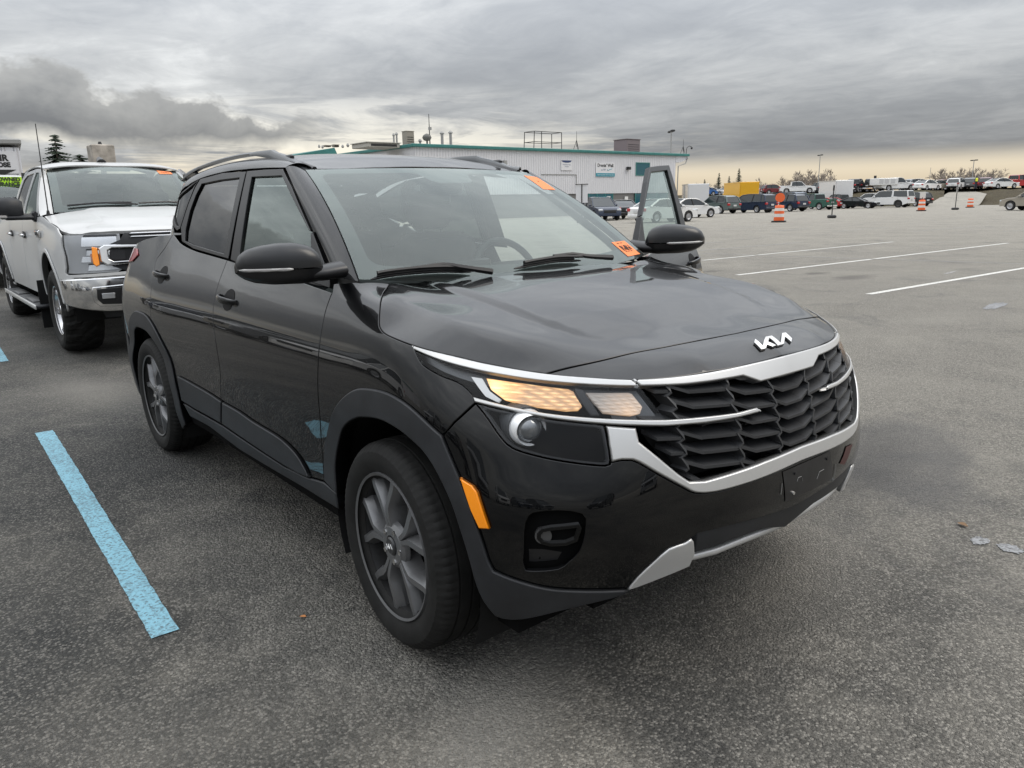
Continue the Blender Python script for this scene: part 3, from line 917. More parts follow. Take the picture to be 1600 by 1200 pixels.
sill = cat_(wpx((527, 770), (507, 753), (480, 745), (444, 728), (398, 698), (349, 665), (306, 641), (287, 629)), wpx((299, 651), (329, 667), (375, 702), (440, 741), (500, 777), (531, 796)))
panel('sill', W, sill, CLAD, CAR, thick=0.10, gap=0.001, offset=0.006, rnd=0.006, res=0.02)

# ---- bright trim
CB2 = sl(wpx((647.5, 547), (715, 572.5), (765, 584), (840, 596), (915, 602.5), (1000, 605)))
panel('headlamp_bright_strip', W, cat_(CT[:int(np.argmin(np.hypot(*(CT-wpx((986, 593))).T)))], wpx((986, 593.5), (1000, 604.5)), CB2[::-1][1:]), SILVER, CAR, gap=0.0015, offset=0.006, rnd=0.003, thick=0.02, res=0.015)
kc = int(np.argmin(np.hypot(*(CT-wpx((986, 593))).T)))
GT = wpx((1001, 604.5), (1070, 602), (1111, 597), (1160, 588.4), (1187, 597.5))
gth = cat_(CT[kc:], [(0, GT[-1][1])], GT[::-1])
def fullW(half):
    """closed outline across the nose: second half mirrored into negative u"""
    M = half.copy(); M[:, 0] *= -1
    return half, M
def w2_f(uv):
    s = np.where(uv[:, 0] < 0, -1.0, 1.0)
    p = w_f(np.stack([np.abs(uv[:, 0]), uv[:, 1]], 1))
    p[:, 1] *= s
    return p
W2 = Surf(w2_f, (-1.0, 1.0, 0.20, 1.30), -1.0, (60, 40))
def symW(half):
    """half outline whose first and last points are on the centre line"""
    h = half.copy()
    M = h[::-1].copy(); M[:, 0] *= -1
    return np.vstack([h, M[1:-1]])
top_bar = cat_([(0, CT[-1][1])], CT[kc:-1][::-1], GT, [(0, GT[-1][1]+0.001)])
panel('grille_top_bar', W2, symW(top_bar), SILVER, CAR, both=False, gap=0.0015, offset=0.006, rnd=0.004, thick=0.03, res=0.014)
mid = cat_(MCt, wpx((1150, 645), (1167, 640.5), (1180, 637), (1188, 643), (1150, 653), (1100, 661)), MCb[::-1])
panel('grille_mid_bar', W, mid, SILVER, CAR, gap=0.0005, offset=0.008, rnd=0.004, thick=0.025, res=0.014)
low_in = wpx((946, 665), (993, 668.5), (998, 690), (1029, 715), (1060, 741), (1076, 751.5), (1100, 750.5), (1152, 735), (1194, 719.5))
low = cat_([(0, SBo[-1][1])], SBo[::-1][1:-1], wpx((955, 722), (951, 695)), low_in, [(0, low_in[-1][1]+0.004)])
panel('grille_lower_bar', W2, symW(low), SILVER, CAR, both=False, gap=0.001, offset=0.008, rnd=0.006, thick=0.04, res=0.014)

bhalf = cat_([(0, SBo[-1][1])], SBo[::-1][1:], LL[::-1][1:-1], FBS, AO2[1:], BLO[1:], SKT[1:], LIPT[1:])
FOGm = FOG.copy(); FOGm[:, 0] *= -1
V, F, NN, sm = panel_arrays(W2, symW(bhalf), res=0.03, holes=[FOG, FOGm])
obj('front_bumper', V, F, BLACK, CAR, True, NN)
# ---- skid plate ends, lower lip
skid = cat_(SKT[:-1], wpx((1084.5, 846), (1086, 866), (1078, 885), (1029, 905.6), (983, 923)))
panel('skid_plate_end', W, skid, SILVER, CAR, gap=0.001, offset=0.004, rnd=0.006, thick=0.05, res=0.02)
lip = cat_([(0, LIPT[-1][1])], LIPT[::-1][1:], wpx((1086, 866), (1110, 858), (1144, 846), (1194, 827)), [(0, 0.405)])
panel('lower_lip', W2, symW(lip), CLAD, CAR, both=False, gap=0.001, offset=-0.004, thick=0.05, res=0.02)
bel = MB()
for yy in np.linspace(-.62, .62, 9)[:-1]:
    bel.box((0.38, yy+.0775, 0.30), (0.5, .15, .02))
bel.build('underbody_shield', DARK, CAR)
uc = W(wpx((1090, 868), (1130, 858), (1180, 838), (1225, 820)))
mb = MB()
mb.tube([(q[0]-.03, q[1], q[2]-.015) for q in uc]+[(q[0]-.03, -q[1], q[2]-.015) for q in uc[::-1]], 0.012, 8)
mb.build('skid_plate_bar', SILVER, CAR, smooth=50)

# ---- amber side marker
panel('side_marker', W, wpx((721, 745), (741, 757.5), (748.5, 768), (767, 825), (751, 824), (738, 796)), AMBER, CAR, gap=0.0005, offset=0.012, rnd=0.004, thick=0.02, res=0.01)

# ---- inner shells so that no light leaks through the seams
def wheelwell(x0):
    V, F = [], []
    n = 28
    for y in (-0.845, -0.50):
        for k in range(n+1):
            a = rad(-25+230*k/n)
            V.append((x0+0.425*math.cos(a), y, 0.335+0.425*math.sin(a)))
    for k in range(n): F.append((k, k+1, n+1+k+1, n+1+k))
    V.append((x0, -0.50, 0.335)); c = len(V)-1
    for k in range(n): F.append((n+1+k, n+1+k+1, c))
    return V, F
LINER = mat('liner_plastic', (0.012, 0.012, 0.012), 0.8, spec=0.2)
mirrored('wheel_liner', wheelwell(0.0), LINER, CAR)
mirrored('wheel_liner', wheelwell(-2.63), LINER, CAR)
def circ(x0, r, n=36): return wxz(*[(x0+r*math.cos(a), 0.335+r*math.sin(a)) for a in np.linspace(0, 2*math.pi, n, endpoint=False) if 0.335+r*math.sin(a) > 0.21])
# side shell: rear part and front part
shell = cat_(wxz((-0.52, 0.25), (-0.52, 1.05)), wxz((0.05, 0.98)), [(0.62, 0.86), (0.62, 0.30)], wxz((0.50, 0.28), (0.42, 0.50), (0.30, 0.68), (0.0, 0.77), (-0.30, 0.68), (-0.42, 0.50), (-0.45, 0.25)))
panel('inner_fender', W, shell, DARK, CAR, thick=0, gap=0, rnd=0, offset=-0.03, res=0.06)
shell2 = cat_(wxz((-3.1, 1.1), (-1.62, 1.1), (-1.62, .25), (-2.16, .25), (-2.2, .45), (-2.34, .68), (-2.63, .77), (-2.92, .68), (-3.06, .45), (-3.1, .30)))
panel('inner_quarter', W, shell2, DARK, CAR, thick=0, gap=0, rnd=0, offset=-0.03, res=0.06)
dsh = cat_(wxz((-1.62, 1.1), (-.52, 1.05), (-.52, .25), (-1.62, .25)))
V, F, NN, sm = panel_arrays(W, dsh, thick=0, gap=0, rnd=0, offset=-0.05, res=0.06)
obj('door_inner', V, F, DARK, CAR, True, NN)
V2, F2, N2 = mirror_arrays(V, F, NN)
V2, N2 = swing(V2, N2)
obj('door_inner', V2, F2, DARK, CAR, True, N2)
panel('hood_inner', T, both_sides(cat_([(-.27, 0)], [(-.27, .60)], [(0, .70)], [(.3, .66)], [(.45, .55)], [(.62, .35)], [(.66, 0)])), DARK, CAR, both=False, thick=0, gap=0, rnd=0, offset=-0.03, res=0.06)
mb = MB()
mb.box((-1.45, 0, 0.25), (3.9, 1.55, 0.06))
mb.box((-0.40, 0, 0.62), (0.03, 1.46, 0.70))
mb.build('underbody', DARK, CAR)
# rear closure
zz = np.linspace(0.30, 1.5, 14)
V = []
for z in zz:
    for yk in np.linspace(-1, 1, 11):
        if z <= 1.2:
            q = w_f(np.array([[_ch[-3], z]]))[0]
        else:
            q = g_f(np.array([[-2.98+0.25*(z-1.2)/0.3, z]]))[0]
        xb = q[0]-0.10*(1-yk*yk)
        V.append((xb, yk*abs(q[1]), z))
F = [(i*11+j, i*11+j+1, (i+1)*11+j+1, (i+1)*11+j) for i in range(13) for j in range(10)]
obj('tailgate', V, F, BLACK, CAR, True)
panel('tail_lamp', W, wxz((-2.98, 1.11), (-3.06, 1.145), (-3.26, 1.15), (-3.26, 1.05), (-3.06, 1.07)), REDLENS, CAR, gap=0.001, offset=0.008, rnd=0.004, thick=0.03)
rb = cat_(wxz((-3.06, 0.24), (-3.1, 0.62), (-3.25, 0.72)), [(_ch[-2], .74), (_ch[-1], .74), (_ch[-1], .28), (_ch[-2], .26)])
panel('rear_bumper', W, rb, CLAD, CAR, offset=0.004, res=0.05)

# ---- greenhouse: windscreen, pillars, roof
def ws_f(uv):
    s = uv[:, 0]/0.66; t = uv[:, 1]/0.85
    w = 0.735+(0.588-0.735)*t
    y = s*w
    s2 = s*s
    xb = -0.20-0.15*s2; xt = -0.968-0.066*s2
    zb = 1.068+0.034*s2; zt = 1.524-0.010*s2
    b = 4*t*(1-t)
    return np.stack([xb+(xt-xb)*t+0.018*b, -y, zb+(zt-zb)*t+0.030*b], 1)
WS = Surf(ws_f, (-0.66, 0.66, 0.0, 0.85), -1.0, (80, 60))
ws_out = np.array([(-.655, .045), (-.655, .845), (.655, .845), (.655, .045), (.4, .03), (0, .02), (-.4, .03)])
ws_out = cat_([(-.655, .04)], [(-.655, .848)], [(.655, .848)], [(.655, .04)])
V, F, NN, sm = panel_arrays(WS, ws_out, thick=0, gap=0, rnd=0, res=0.04)
screen = obj('windscreen', V, F, WGLASS, CAR, True, NN)
# painted black border with the camera housing shield
def arc(c, r, a0, a1, n=6): return [(c[0]+r*math.cos(rad(a)), c[1]+r*math.sin(rad(a))) for a in np.linspace(a0, a1, n)]
iu, i0v, i1v = 0.605, 0.115, 0.800
hole = arc((-iu+.05, i0v+.05), .05, 270, 180)+arc((-iu+.04, i1v-.04), .04, 180, 90)+[(-.175, i1v), (-.145, .785), (-.115, .715), (-.09, .695), (.09, .695), (.115, .715), (.145, .785), (.175, i1v)]+arc((iu-.04, i1v-.04), .04, 90, 0)+arc((iu-.05, i0v+.05), .05, 0, -90)
V, F, NN, sm = panel_arrays(WS, ws_out, thick=0, gap=0, rnd=0, res=0.03, offset=-0.003, holes=[np.array(hole)])
obj('windscreen_border', V, F, FRIT, screen, True, NN)
mb = MB()
q = ws_f(np.array([[0, .745]]))[0]
mb.box((q[0]-0.06, 0, q[2]-0.045), (0.12, 0.16, 0.05), bev=0.015)
mb.build('sensor_housing', TRIM, CAR, smooth=40)
mb = MB()
mb.box((q[0]-0.17, 0, q[2]-0.085), (0.03, 0.24, 0.065), bev=0.014)
mb.build('interior_mirror', TRIM, CAR, smooth=40)

def loft(A, B, n=8, bulge=0.0, up=None):
    """surface between two 3D lines with a rounded middle"""
    m = 40
    def rs(P):
        P = np.asarray(P, float)
        d = np.concatenate([[0], np.cumsum(np.linalg.norm(np.diff(P, axis=0), axis=1))])
        t = np.linspace(0, d[-1], m)
        return np.stack([np.interp(t, d, P[:, k]) for k in range(3)], 1)
    A, B = rs(A), rs(B)
    dl = np.gradient((A+B)/2, axis=0)
    nr = np.cross(dl, B-A)
    nr /= np.linalg.norm(nr, axis=1)[:, None]+1e-9
    if up is not None:
        sgn = np.sign(np.sum(nr*np.array(up), 1))[:, None]
        nr = nr*sgn
    V = []
    for k in range(n+1):
        t = k/n
        V += list(A+(B-A)*t+nr*bulge*4*t*(1-t))
    F = [(k*m+j, (k+1)*m+j, (k+1)*m+j+1, k*m+j+1) for k in range(n) for j in range(m-1)]
    V = np.array(V)
    f = F[len(F)//2]
    tn = np.cross(V[f[1]]-V[f[0]], V[f[3]]-V[f[0]])
    if np.dot(tn, nr[m//2]) < 0: F = [g[::-1] for g in F]
    return V, F
APL = sl(gpx((446, 261.5), (459, 291), (475, 328), (490, 362), (505, 393), (514, 415), (521, 436)))
APo = G(APL)
wse = WS(np.array([(.66, v) for v in np.linspace(.83, .03, 20)]))
mirrored('windscreen_pillar', loft(APo, wse, 8, 0.014, (0.3, -1, .5)), BLACK, CAR, smooth=60)
# roof skin
RC = [(-.975, 0, 1.528), (-1.03, .45, 1.521), (-1.04, .57, 1.516), (-1.15, 0, 1.575), (-1.2, .45, 1.562), (-1.2, .57, 1.546), (-1.5, 0, 1.612), (-1.5, .45, 1.594), (-1.5, .57, 1.572), (-1.9, 0, 1.618), (-1.9, .45, 1.600), (-1.9, .57, 1.577),
      (-2.3, 0, 1.602), (-2.3, .45, 1.584), (-2.3, .57, 1.560), (-2.7, 0, 1.568), (-2.7, .45, 1.550), (-2.7, .57, 1.525), (-2.95, 0, 1.53), (-2.95, .45, 1.512), (-2.95, .55, 1.49)]
_rt = tps(RC)
RO = Surf(lambda uv: np.stack([uv[:, 0], -uv[:, 1], _rt(uv[:, 0], uv[:, 1])], 1), (-3.0, -.9, -.65, .65), -1.0, (60, 60))
fr = [(-.978, 0), (-.985, .25), (-1.01, .42), (-1.038, .535)]
rh = np.array(fr+[(-1.5, .535), (-2.0, .535), (-2.4, .53), (-2.75, .515), (-2.98, .48), (-2.99, 0)])
panel('roof', RO, both_sides(rh), BLACK, CAR, both=False, res=0.05)
DTL = sl(gpx((446, 261.5), (415, 262), (385.5, 264), (349, 268.5), (312, 279), (286, 294.5), (275, 307)))
dtl3 = G(DTL)
mirrored('door_seal', tube(dtl3+np.array([0, .022, .002]), .009, 6), TRIM, CAR, smooth=60)
re = RO(np.array([(x, np.interp(x, [-3, -2.75, -2.4, -1], [.48, .52, .537, .543])) for x in np.linspace(-1.045, -2.86, 24)]))
end = G(np.array([(-2.75, 1.45), (-2.86, 1.42)]))
mirrored('roof_side_rail', loft(cat_(dtl3[:-1], end), re, 10, 0.020, (0, -1, .8)), BLACK, CAR, smooth=60)
qt = cat_(DTL[-8:], gpx((266, 325), (264.5, 331), (268, 345), (273, 360)), np.array([(-2.2, 1.235), (-2.99, 1.20), (-2.93, 1.35), (-2.80, 1.44)]))
panel('rear_pillar', G, cat_(DTL[-8:], gpx((266, 325), (264.5, 331), (268, 345), (272, 362)), np.array([(-2.5, 1.22), (-2.99, 1.20), (-2.95, 1.32), (-2.86, 1.42)])), BLACK, CAR, gap=0.001)

# ---- door frames and side glass
FF = cat_(gpx((387, 267), (415, 264.5), (443, 263.5), (457, 292), (488, 363), (503, 394), (512, 415), (518.5, 433), (518.5, 452), (490, 446), (430, 428.5), (369, 410.5), (361, 406.5)))
FG = gpx((394.5, 278), (441, 276), (486, 366), (488.5, 433), (430, 415.5), (375.5, 399.5))
SAT = mat('frame_black', (0.010, 0.010, 0.011), 0.30, spec=0.5)
panel('door_frame', G, FF, SAT, CAR, xf=swing, holes=[FG], offset=0.004, thick=0.03, rnd=0.003, res=0.03)
def gpanel(name, poly, m, **kw):
    return panel(name, G, poly, m, CAR, thick=0, gap=-0.006, rnd=0, offset=-0.006, res=0.06, **kw)
gpanel('front_side_window', FG, SGLASS, xf=swing)
RF = gpx((386, 267.5), (349, 270), (314, 279.5), (306, 293), (295, 320), (283.5, 356), (285, 378), (303, 389.5), (330, 397.5), (358, 405.5))
RG = gpx((316, 288.5), (345, 282.5), (375, 279), (363, 336), (351.5, 396), (330, 390), (303, 382), (290, 375.5), (291, 360), (298, 330), (307, 306))
panel('door_frame', G, RF, SAT, CAR, holes=[RG], offset=0.004, thick=0.03, rnd=0.003, res=0.03)
gpanel('rear_side_window', RG, PGLASS)
QF = gpx((312, 280), (300, 288), (287, 298), (276, 311), (267, 326), (266, 332), (270, 346), (277, 361), (282, 358), (294, 320), (304.5, 293.5))
QG = gpx((309, 284), (299, 292), (288, 301), (278, 313), (270, 327), (270, 334), (276, 352), (279.5, 354), (291, 320), (301, 295))
panel('quarter_window_frame', G, QF, SAT, CAR, holes=[QG], offset=0.003, thick=0.02, rnd=0.002, res=0.03)
gpanel('quarter_window', QG, PGLASS)
# black backing between the frames (B pillar) and under the belt
panel('centre_pillar', G, gpx((400, 270), (374, 271), (345, 408), (372, 414)), DARK, CAR, thick=0, gap=0, rnd=0, offset=-0.012, res=0.05)

# ---- roof rails
def rail():
    xs = np.linspace(-1.06, -2.72, 40)
    V = []
    prof = [(-1, -1), (1, -1), (1.0, .3), (.55, 1), (-.55, 1), (-1.0, .3)]
    for x in xs:
        t = (x+1.06)/(-1.66)
        zb = _rt(np.array([x]), np.array([0.555]))[0]
        lift = np.interp(t, [0, .06, .18, .30, .80, .93, 1], [0.002, .012, .024, .030, .028, .020, .004])
        hh = np.interp(t, [0, .08, .2, .33, .8, .92, 1], [0.004, .014, .019, .0085, .0075, .011, .004])
        ww = np.interp(t, [0, .1, .3, .8, 1], [.016, .021, .014, .013, .012])
        for (a, b) in prof: V.append((x, -(0.560+a*ww), zb+lift+b*hh-(0.008 if t < .2 else 0)))
    m = len(prof)
    F = [(k*m+j, k*m+(j+1) % m, (k+1)*m+(j+1) % m, (k+1)*m+j) for k in range(len(xs)-1) for j in range(m)]
    F += [tuple(range(m-1, -1, -1)), tuple((len(xs)-1)*m+j for j in range(m))]
    return V, [f[::-1] for f in F]
RAILM = mat('rail_grey', (0.10, 0.105, 0.11), 0.28, metal=0.4, coat=0.3)
mirrored('roof_rail', rail(), RAILM, CAR, smooth=45)
mb = MB()
for x0, x1 in ((-1.20, -1.38), (-2.45, -2.68)):
    mb = MB()
    z0 = _rt(np.array([(x0+x1)/2]), np.array([.555]))[0]
    mb.box(((x0+x1)/2, -0.560, z0+0.008), (abs(x1-x0), 0.022, 0.030), bev=0.006)
    mirrored('roof_rail_foot', mb, TRIM, CAR, smooth=45)
mb = MB()
pts = [(x, -.540, _rt(np.array([x]), np.array([.54]))[0]-0.002) for x in np.linspace(-1.04, -2.7, 24)]
mirrored('roof_moulding', tube(pts, 0.012, 6), TRIM, CAR, smooth=60)

# ---- cowl and wipers
cw = cat_([(-.20, 0)], [(-.26, .45)], [(-.335, .69)], [(-.44, .69)], [(-.40, .45)], [(-.36, 0)])
def cowl_f(uv): return np.stack([uv[:, 0], -uv[:, 1], _ft(uv[:, 0], uv[:, 1])-0.014-0.05*np.maximum(0, uv[:, 0]+.33)], 1)
CW = Surf(cowl_f, (-.6, 0, -.8, .8), -1.0, (20, 20))
panel('cowl', CW, both_sides(cat_([(-.24, 0)], [(-.25, .3)], [(-.29, .55)], [(-.31, .70)], [(-.50, .735)], [(-.46, .55)], [(-.42, .3)], [(-.40, 0)])), TRIM, CAR, both=False, thick=0.01, res=0.05)
def wiper(blade, arm):
    """blade and arm traced on the glass"""
    mb = MB()
    def on(pts, h):
        P = smooth_line(WS.px(pts), .03)
        return WS(P)+WS.normal(P)*h
    bl = on(blade, .010)
    mb.tube(bl, [.003]+[.0065]*(len(bl)-2)+[.003], 6)
    mb.tube(on(blade, .020)[1:-1], .0045, 6)
    k = len(blade)//2
    ar = on(arm, .030)
    mb.tube(ar, list(np.linspace(.006, .013, len(ar))), 6)
    c = on(blade, .024)
    m_ = len(c)//2
    mb.tube(c[m_-4:m_+5]+np.array([0, 0, .006]), .007, 6)
    return mb
WIPM = mat('wiper_black', (0.008, 0.008, 0.009), 0.45)
wiper([(579, 440), (600, 435), (640, 430), (690, 427), (735, 428)], [(650, 428), (690, 423), (715, 427), (765, 434)]).build('wiper', WIPM, CAR, smooth=50)
wiper([(802, 423), (830, 417), (868, 411), (905, 410)], [(860, 409), (890, 406), (910, 409), (950, 411)]).build('wiper', WIPM, CAR, smooth=50)

# ---- orange lot stickers inside the glass
def ws_px(*pts): return WS.px(pts)
def sticker(pts, lines):
    P = ws_px(*pts)
    V, F, NN, sm = panel_arrays(WS, P, thick=0, gap=0, rnd=0, offset=0.0015, res=0.04)
    s = obj('lot_sticker', V, F, ORANGE, CAR, True, NN)
    mb = MB()
    a, b, c, d = [P[k] for k in range(4)]
    rnd_ = random.Random(5)
    for (v0, v1, u0, u1, n) in lines:
        for k in range(n):
            ua = u0+(u1-u0)*k/n; ub = ua+(u1-u0)/n*0.62
            if v1-v0 > 0.15:
                segs = [[(ua, v0), (ub, v0), (ub, v1), (ua, v1), (ua, v0)], [(ua, v1), (ub, v1), (ub, (v0+v1)/2), (ua, (v0+v1)/2), (ub, v0)], [(ub, v0), (ub, v1), (ua, (v0+v1)/2), (ub, (v0+v1)/2)]][k % 3]
            else: segs = [(ua, v0), (ub, v0)]
            q = np.array([a*(1-x)*(1-y)+b*x*(1-y)+c*x*y+d*(1-x)*y for x, y in segs])
            q = densify(q, 0.02, False)
            mb.tube(WS(q)+WS.normal(q)*0.002, 0.0016, 4)
    mb.build('sticker_print', INK, s)
    return s
sticker([(955, 379), (975, 376.5), (1000, 397), (981, 401)], [(.30, .62, .18, .86, 6), (.70, .75, .2, .8, 3), (.12, .17, .25, .75, 2)])
sticker([(818, 274.5), (838, 277), (868, 297), (849, 296)], [(.42, .50, .45, .6, 1)])

# ---- wheels
BARREL = MB()
def make_rim():
    """alloy wheel facing -y, centre at origin"""
    mb = MB()
    V, F = lathe([(-.012, .226), (-.016, .234), (-.004, .238), (.004, .232), (.012, .216), (.06, .208), (.14, .206), (.17, .215), (.175, .235)], 72)
    BARREL.add([(x, y, z) for x, y, z in V[72*3:]], [tuple(i-72*3 for i in f) for f in F if min(f) >= 72*3])
    keep = [f for f in F if max(f) < 72*4]
    mb.add(V[:72*4], keep)
    V, F = lathe([(.006, .0), (.004, .030), (-.004, .034), (-.003, .060), (.006, .073), (.020, .078)], 40)
    mb.add(V, F)
    rim = mb
    for k in range(5):
        ph = rad(90+72*k)
        er = np.array([math.cos(ph), 0, math.sin(ph)])
        et = np.array([-math.sin(ph), 0, math.cos(ph)])
        for s in (-1, 1):
            # a stem near the hub that bends out into a branch, with chamfered flanks
            path = [(0.042, 0.007), (0.090, 0.010), (0.120, 0.015), (0.140, 0.026), (0.185, 0.060), (0.226, 0.078)]
            wid = [0.014, 0.015, 0.019, 0.021, 0.022, 0.026]
            dep = [0.000, -0.004, -0.006, -0.004, 0.001, 0.004]
            P = []
            for (r, t), w, d in zip(path, wid, dep):
                c = er*r+et*t*s
                tw = et*0.86+er*(-0.50*s if r > .13 else 0)
                tw = tw/np.linalg.norm(tw)
                for (a, dd) in ((-1.0, .026), (-.45, 0.0), (.45, 0.0), (1.0, .026), (1.0, .062), (-1.0, .062)):
                    P.append(c+tw*(a*w)+np.array([0, d+dd, 0]))
            m = 6
            F = [(i*m+j, i*m+(j+1) % m, (i+1)*m+(j+1) % m, (i+1)*m+j) for i in range(len(path)-1) for j in range(m)]
            F += [tuple(range(m)), tuple((len(path)-1)*m+j for j in range(m-1, -1, -1))]
            if s > 0: F = [f[::-1] for f in F]
            rim.add(P, F)
    return rim
def make_tyre():
    n = 240
    prof = [(.010, .214), (-.012, .240), (-.022, .262), (-.026, .285), (-.022, .304), (-.008, .3195), (-.001, .3250), (.008, .329), (.014, .3300), (.030, .3318), (.034, .3318), (.035, .325), (.041, .325), (.042, .3325), (.075, .3335), (.076, .326), (.083, .326), (.084, .3338),
            (.116, .3338), (.117, .326), (.124, .326), (.125, .3335), (.158, .3325), (.159, .325), (.165, .325), (.166, .3318), (.186, .330), (.200, .3265), (.214, .322), (.231, .306), (.236, .285), (.230, .262), (.214, .240), (.190, .214)]
    V = []
    for i, (a, r) in enumerate(prof):
        for k in range(n):
            t = 2*math.pi*k/n
            rr = r
            if k % 3 == 0 and (4 <= i <= 9 or 25 <= i <= 29): rr = r-0.0030
            V.append((rr*math.cos(t), a, rr*math.sin(t)))
    F = []
    for i in range(len(prof)-1):
        for k in range(n):
            F.append((i*n+k, (i+1)*n+k, (i+1)*n+(k+1) % n, i*n+(k+1) % n))
    # raised ring and lettering blocks on the side wall
    return V, F
rim_me = make_rim().data('rim', ALLOY, 24)
barrel_me = BARREL.data('rim_barrel', mat('barrel_dark', (.030, .030, .030), .5, metal=.3), 40)
V, F = make_tyre()
tyre_me = meshdata('tyre', V, F, True, None, RUBBER)
tyre_me.set_sharp_from_angle(angle=rad(28))
mb = MB()
V, F = lathe([(-.010, .0), (-.010, .024), (-.006, .029), (.004, .031)], 28)
mb.add(V, F)
cap_me = mb.data('hub_cap', mat('cap_grey', (.035, .036, .038), .3, metal=.3, coat=.5), 35)
def zig(W_, H_, wd=0.16):
    """the three-letter slanted word mark as stroke outlines in unit coordinates"""
    S = [[(0.00, .98), (.205, .0)], [(.205, .0), (.375, 1.0)], [(.335, .60), (.50, .02)], [(.40, 1.0), (.60, .0)], [(.60, .0), (.775, 1.0)], [(.775, 1.0), (1.0, .02)]]
    return [[((x-.5)*W_, (y-.5)*H_) for x, y in s] for s in S]
mb = MB()
for s in zig(.036, .015):
    mb.cyl((s[0][0], -.0115, s[0][1]), (s[1][0], -.0115, s[1][1]), .0016, n=5)
capl_me = mb.data('cap_mark', CHROME)
nut_mes = []
for k in range(5):
    a = rad(90+36+72*k)
    c = (.052*math.cos(a), 0, .052*math.sin(a))
    nut_mes.append(MB().cyl((c[0], -.006, c[2]), (c[0], .03, c[2]), .010, .011, 6).data('lug_nut', CHROME, 30))
mb = MB()
V, F = lathe([(.095, .07), (.090, .15), (.094, .152), (.110, .152)], 40)
mb.add(V, F)
disc_me = mb.data('brake_disc', BRAKE, 40)
mb = MB()
for a in np.linspace(15, 75, 9)[:-1]:
    p0 = np.array([.148*math.cos(rad(a)), .085, .148*math.sin(rad(a))])
    mb.box((.140*math.cos(rad(a+3.5)), .105, .140*math.sin(rad(a+3.5))), (.030, .075, .045), bev=.008)
cal_me = mb.data('brake_caliper', BRAKE, 40)
def put_wheel(x, side, rot, steer=0.0):
    y = 0.868
    w = link('wheel', rim_me, CAR)
    w.location = (x, side*y, 0.332)
    # side -1: faces -y; side +1: turn about z
    rz = (0 if side < 0 else math.pi)+steer
    w.rotation_euler = (0, rad(rot), rz)
    for nm, me in (('tyre', tyre_me), ('hub_cap', cap_me), ('wheel_mark', capl_me), ('brake_disc', disc_me), ('brake_caliper', cal_me), ('rim_barrel', barrel_me)):
        link(nm, me, w)
    for me in nut_mes: link('lug_nut', me, w)
put_wheel(0, -1, -14, rad(-3)); put_wheel(-2.63, -1, 8)
put_wheel(0, 1, 20, rad(-3)); put_wheel(-2.63, 1, 33)

# ---- grille: dark pocket, slats and dividers
PKT = [(0, .885), (.30, .900), (.485, .903), (.455, .845), (.445, .828), (.520, .808), (.495, .76), (.42, .65), (.20, .655), (0, .665)]
pk = wyz(*PKT)
V, F, NN, sm = panel_arrays(W2, symW(pk), thick=0, gap=0, rnd=0, offset=-0.075, res=0.05)
obj('grille_backing', V, F, mat('grille_back', (.006, .006, .0065), .6, spec=.3), CAR, True, NN)
def xws(P):
    """x of the nose surface at many (y, z)"""
    P = np.asarray(P, float)
    lo = np.zeros(len(P)); hi = np.full(len(P), _ch[6])
    for _ in range(30):
        m = (lo+hi)/2
        less = -w_f(np.stack([m, P[:, 1]], 1))[:, 1] < np.abs(P[:, 0])
        lo = np.where(less, m, lo); hi = np.where(less, hi, m)
    return w_f(np.stack([(lo+hi)/2, P[:, 1]], 1))[:, 0]
def xw(y, z): return xws([(y, z)])[0]
def blade(pts, th, d0, d1, lift=0.0):
    """ribbon following the nose: pts (y,z); runs from depth d0 (front, negative = recessed) back to d1"""
    P = np.array(pts, float)
    V = []
    X_ = xws(P)
    tan = np.gradient(P, axis=0); tan /= np.linalg.norm(tan, axis=1)[:, None]
    nrm = np.stack([-tan[:, 1], tan[:, 0]], 1)
    for (y, z), n, x in zip(P, nrm, X_):
        for (dd, s) in ((d0, -.5), (d0, .5), (d1, .8), (d1, -.8)):
            up = lift if dd == d1 else 0
            V.append((x+dd, -(y+n[0]*th*s), z+n[1]*th*s+up))
    m = 4
    F = [(i*m+j, (i+1)*m+j, (i+1)*m+(j+1) % m, i*m+(j+1) % m) for i in range(len(P)-1) for j in range(m)]
    F += [(0, 1, 2, 3), tuple((len(P)-1)*m+j for j in (3, 2, 1, 0))]
    return V, F
gp = np.array([(y, z) for y, z in PKT])
gfull = np.vstack([gp, [(-y, z) for y, z in gp[::-1][1:-1]]])
cols = [(-.09, .09), (.09, .255), (.255, .435), (.435, .60)]
def clip_in(pts):
    P = densify(np.array(pts, float), 0.006, False)
    ok = inside(P, gfull)
    runs = []; cur = []
    for p, o in zip(P, ok):
        if o: cur.append(p)
        elif cur: runs.append(cur); cur = []
    if cur: runs.append(cur)
    out = []
    for r in runs:
        if len(r) < 5: continue
        r = np.array(r)
        d = np.diff(r, axis=0); d /= np.linalg.norm(d, axis=1)[:, None]
        bend = np.r_[True, np.sum(d[1:]*d[:-1], 1) < .995, True]
        last = 0; keep = []
        for k in range(len(r)):
            if bend[k] or k-last >= 5: keep.append(k); last = k
        out.append(r[keep])
    return out
for ci, (ya, yb) in enumerate(cols):
    stag = [0.0, 0.012, 0.0, 0.014][ci]
    for r in range(9):
        z0 = 0.640+stag+r*0.0385
        if ci == 0: line = [(ya, z0+.020), (ya+.05, z0), (yb-.05, z0), (yb, z0+.020)]
        else:
            w = yb-ya
            line = [(ya, z0-.004), (yb-.055, z0+.004), (yb, z0+.026)]
        for run in clip_in(line):
            V, F = blade(run, 0.0075, -0.006, -0.060, 0.010)
            mirrored('grille_slat', (V, F), GRILLE, CAR, smooth=0, both=ci > 0)
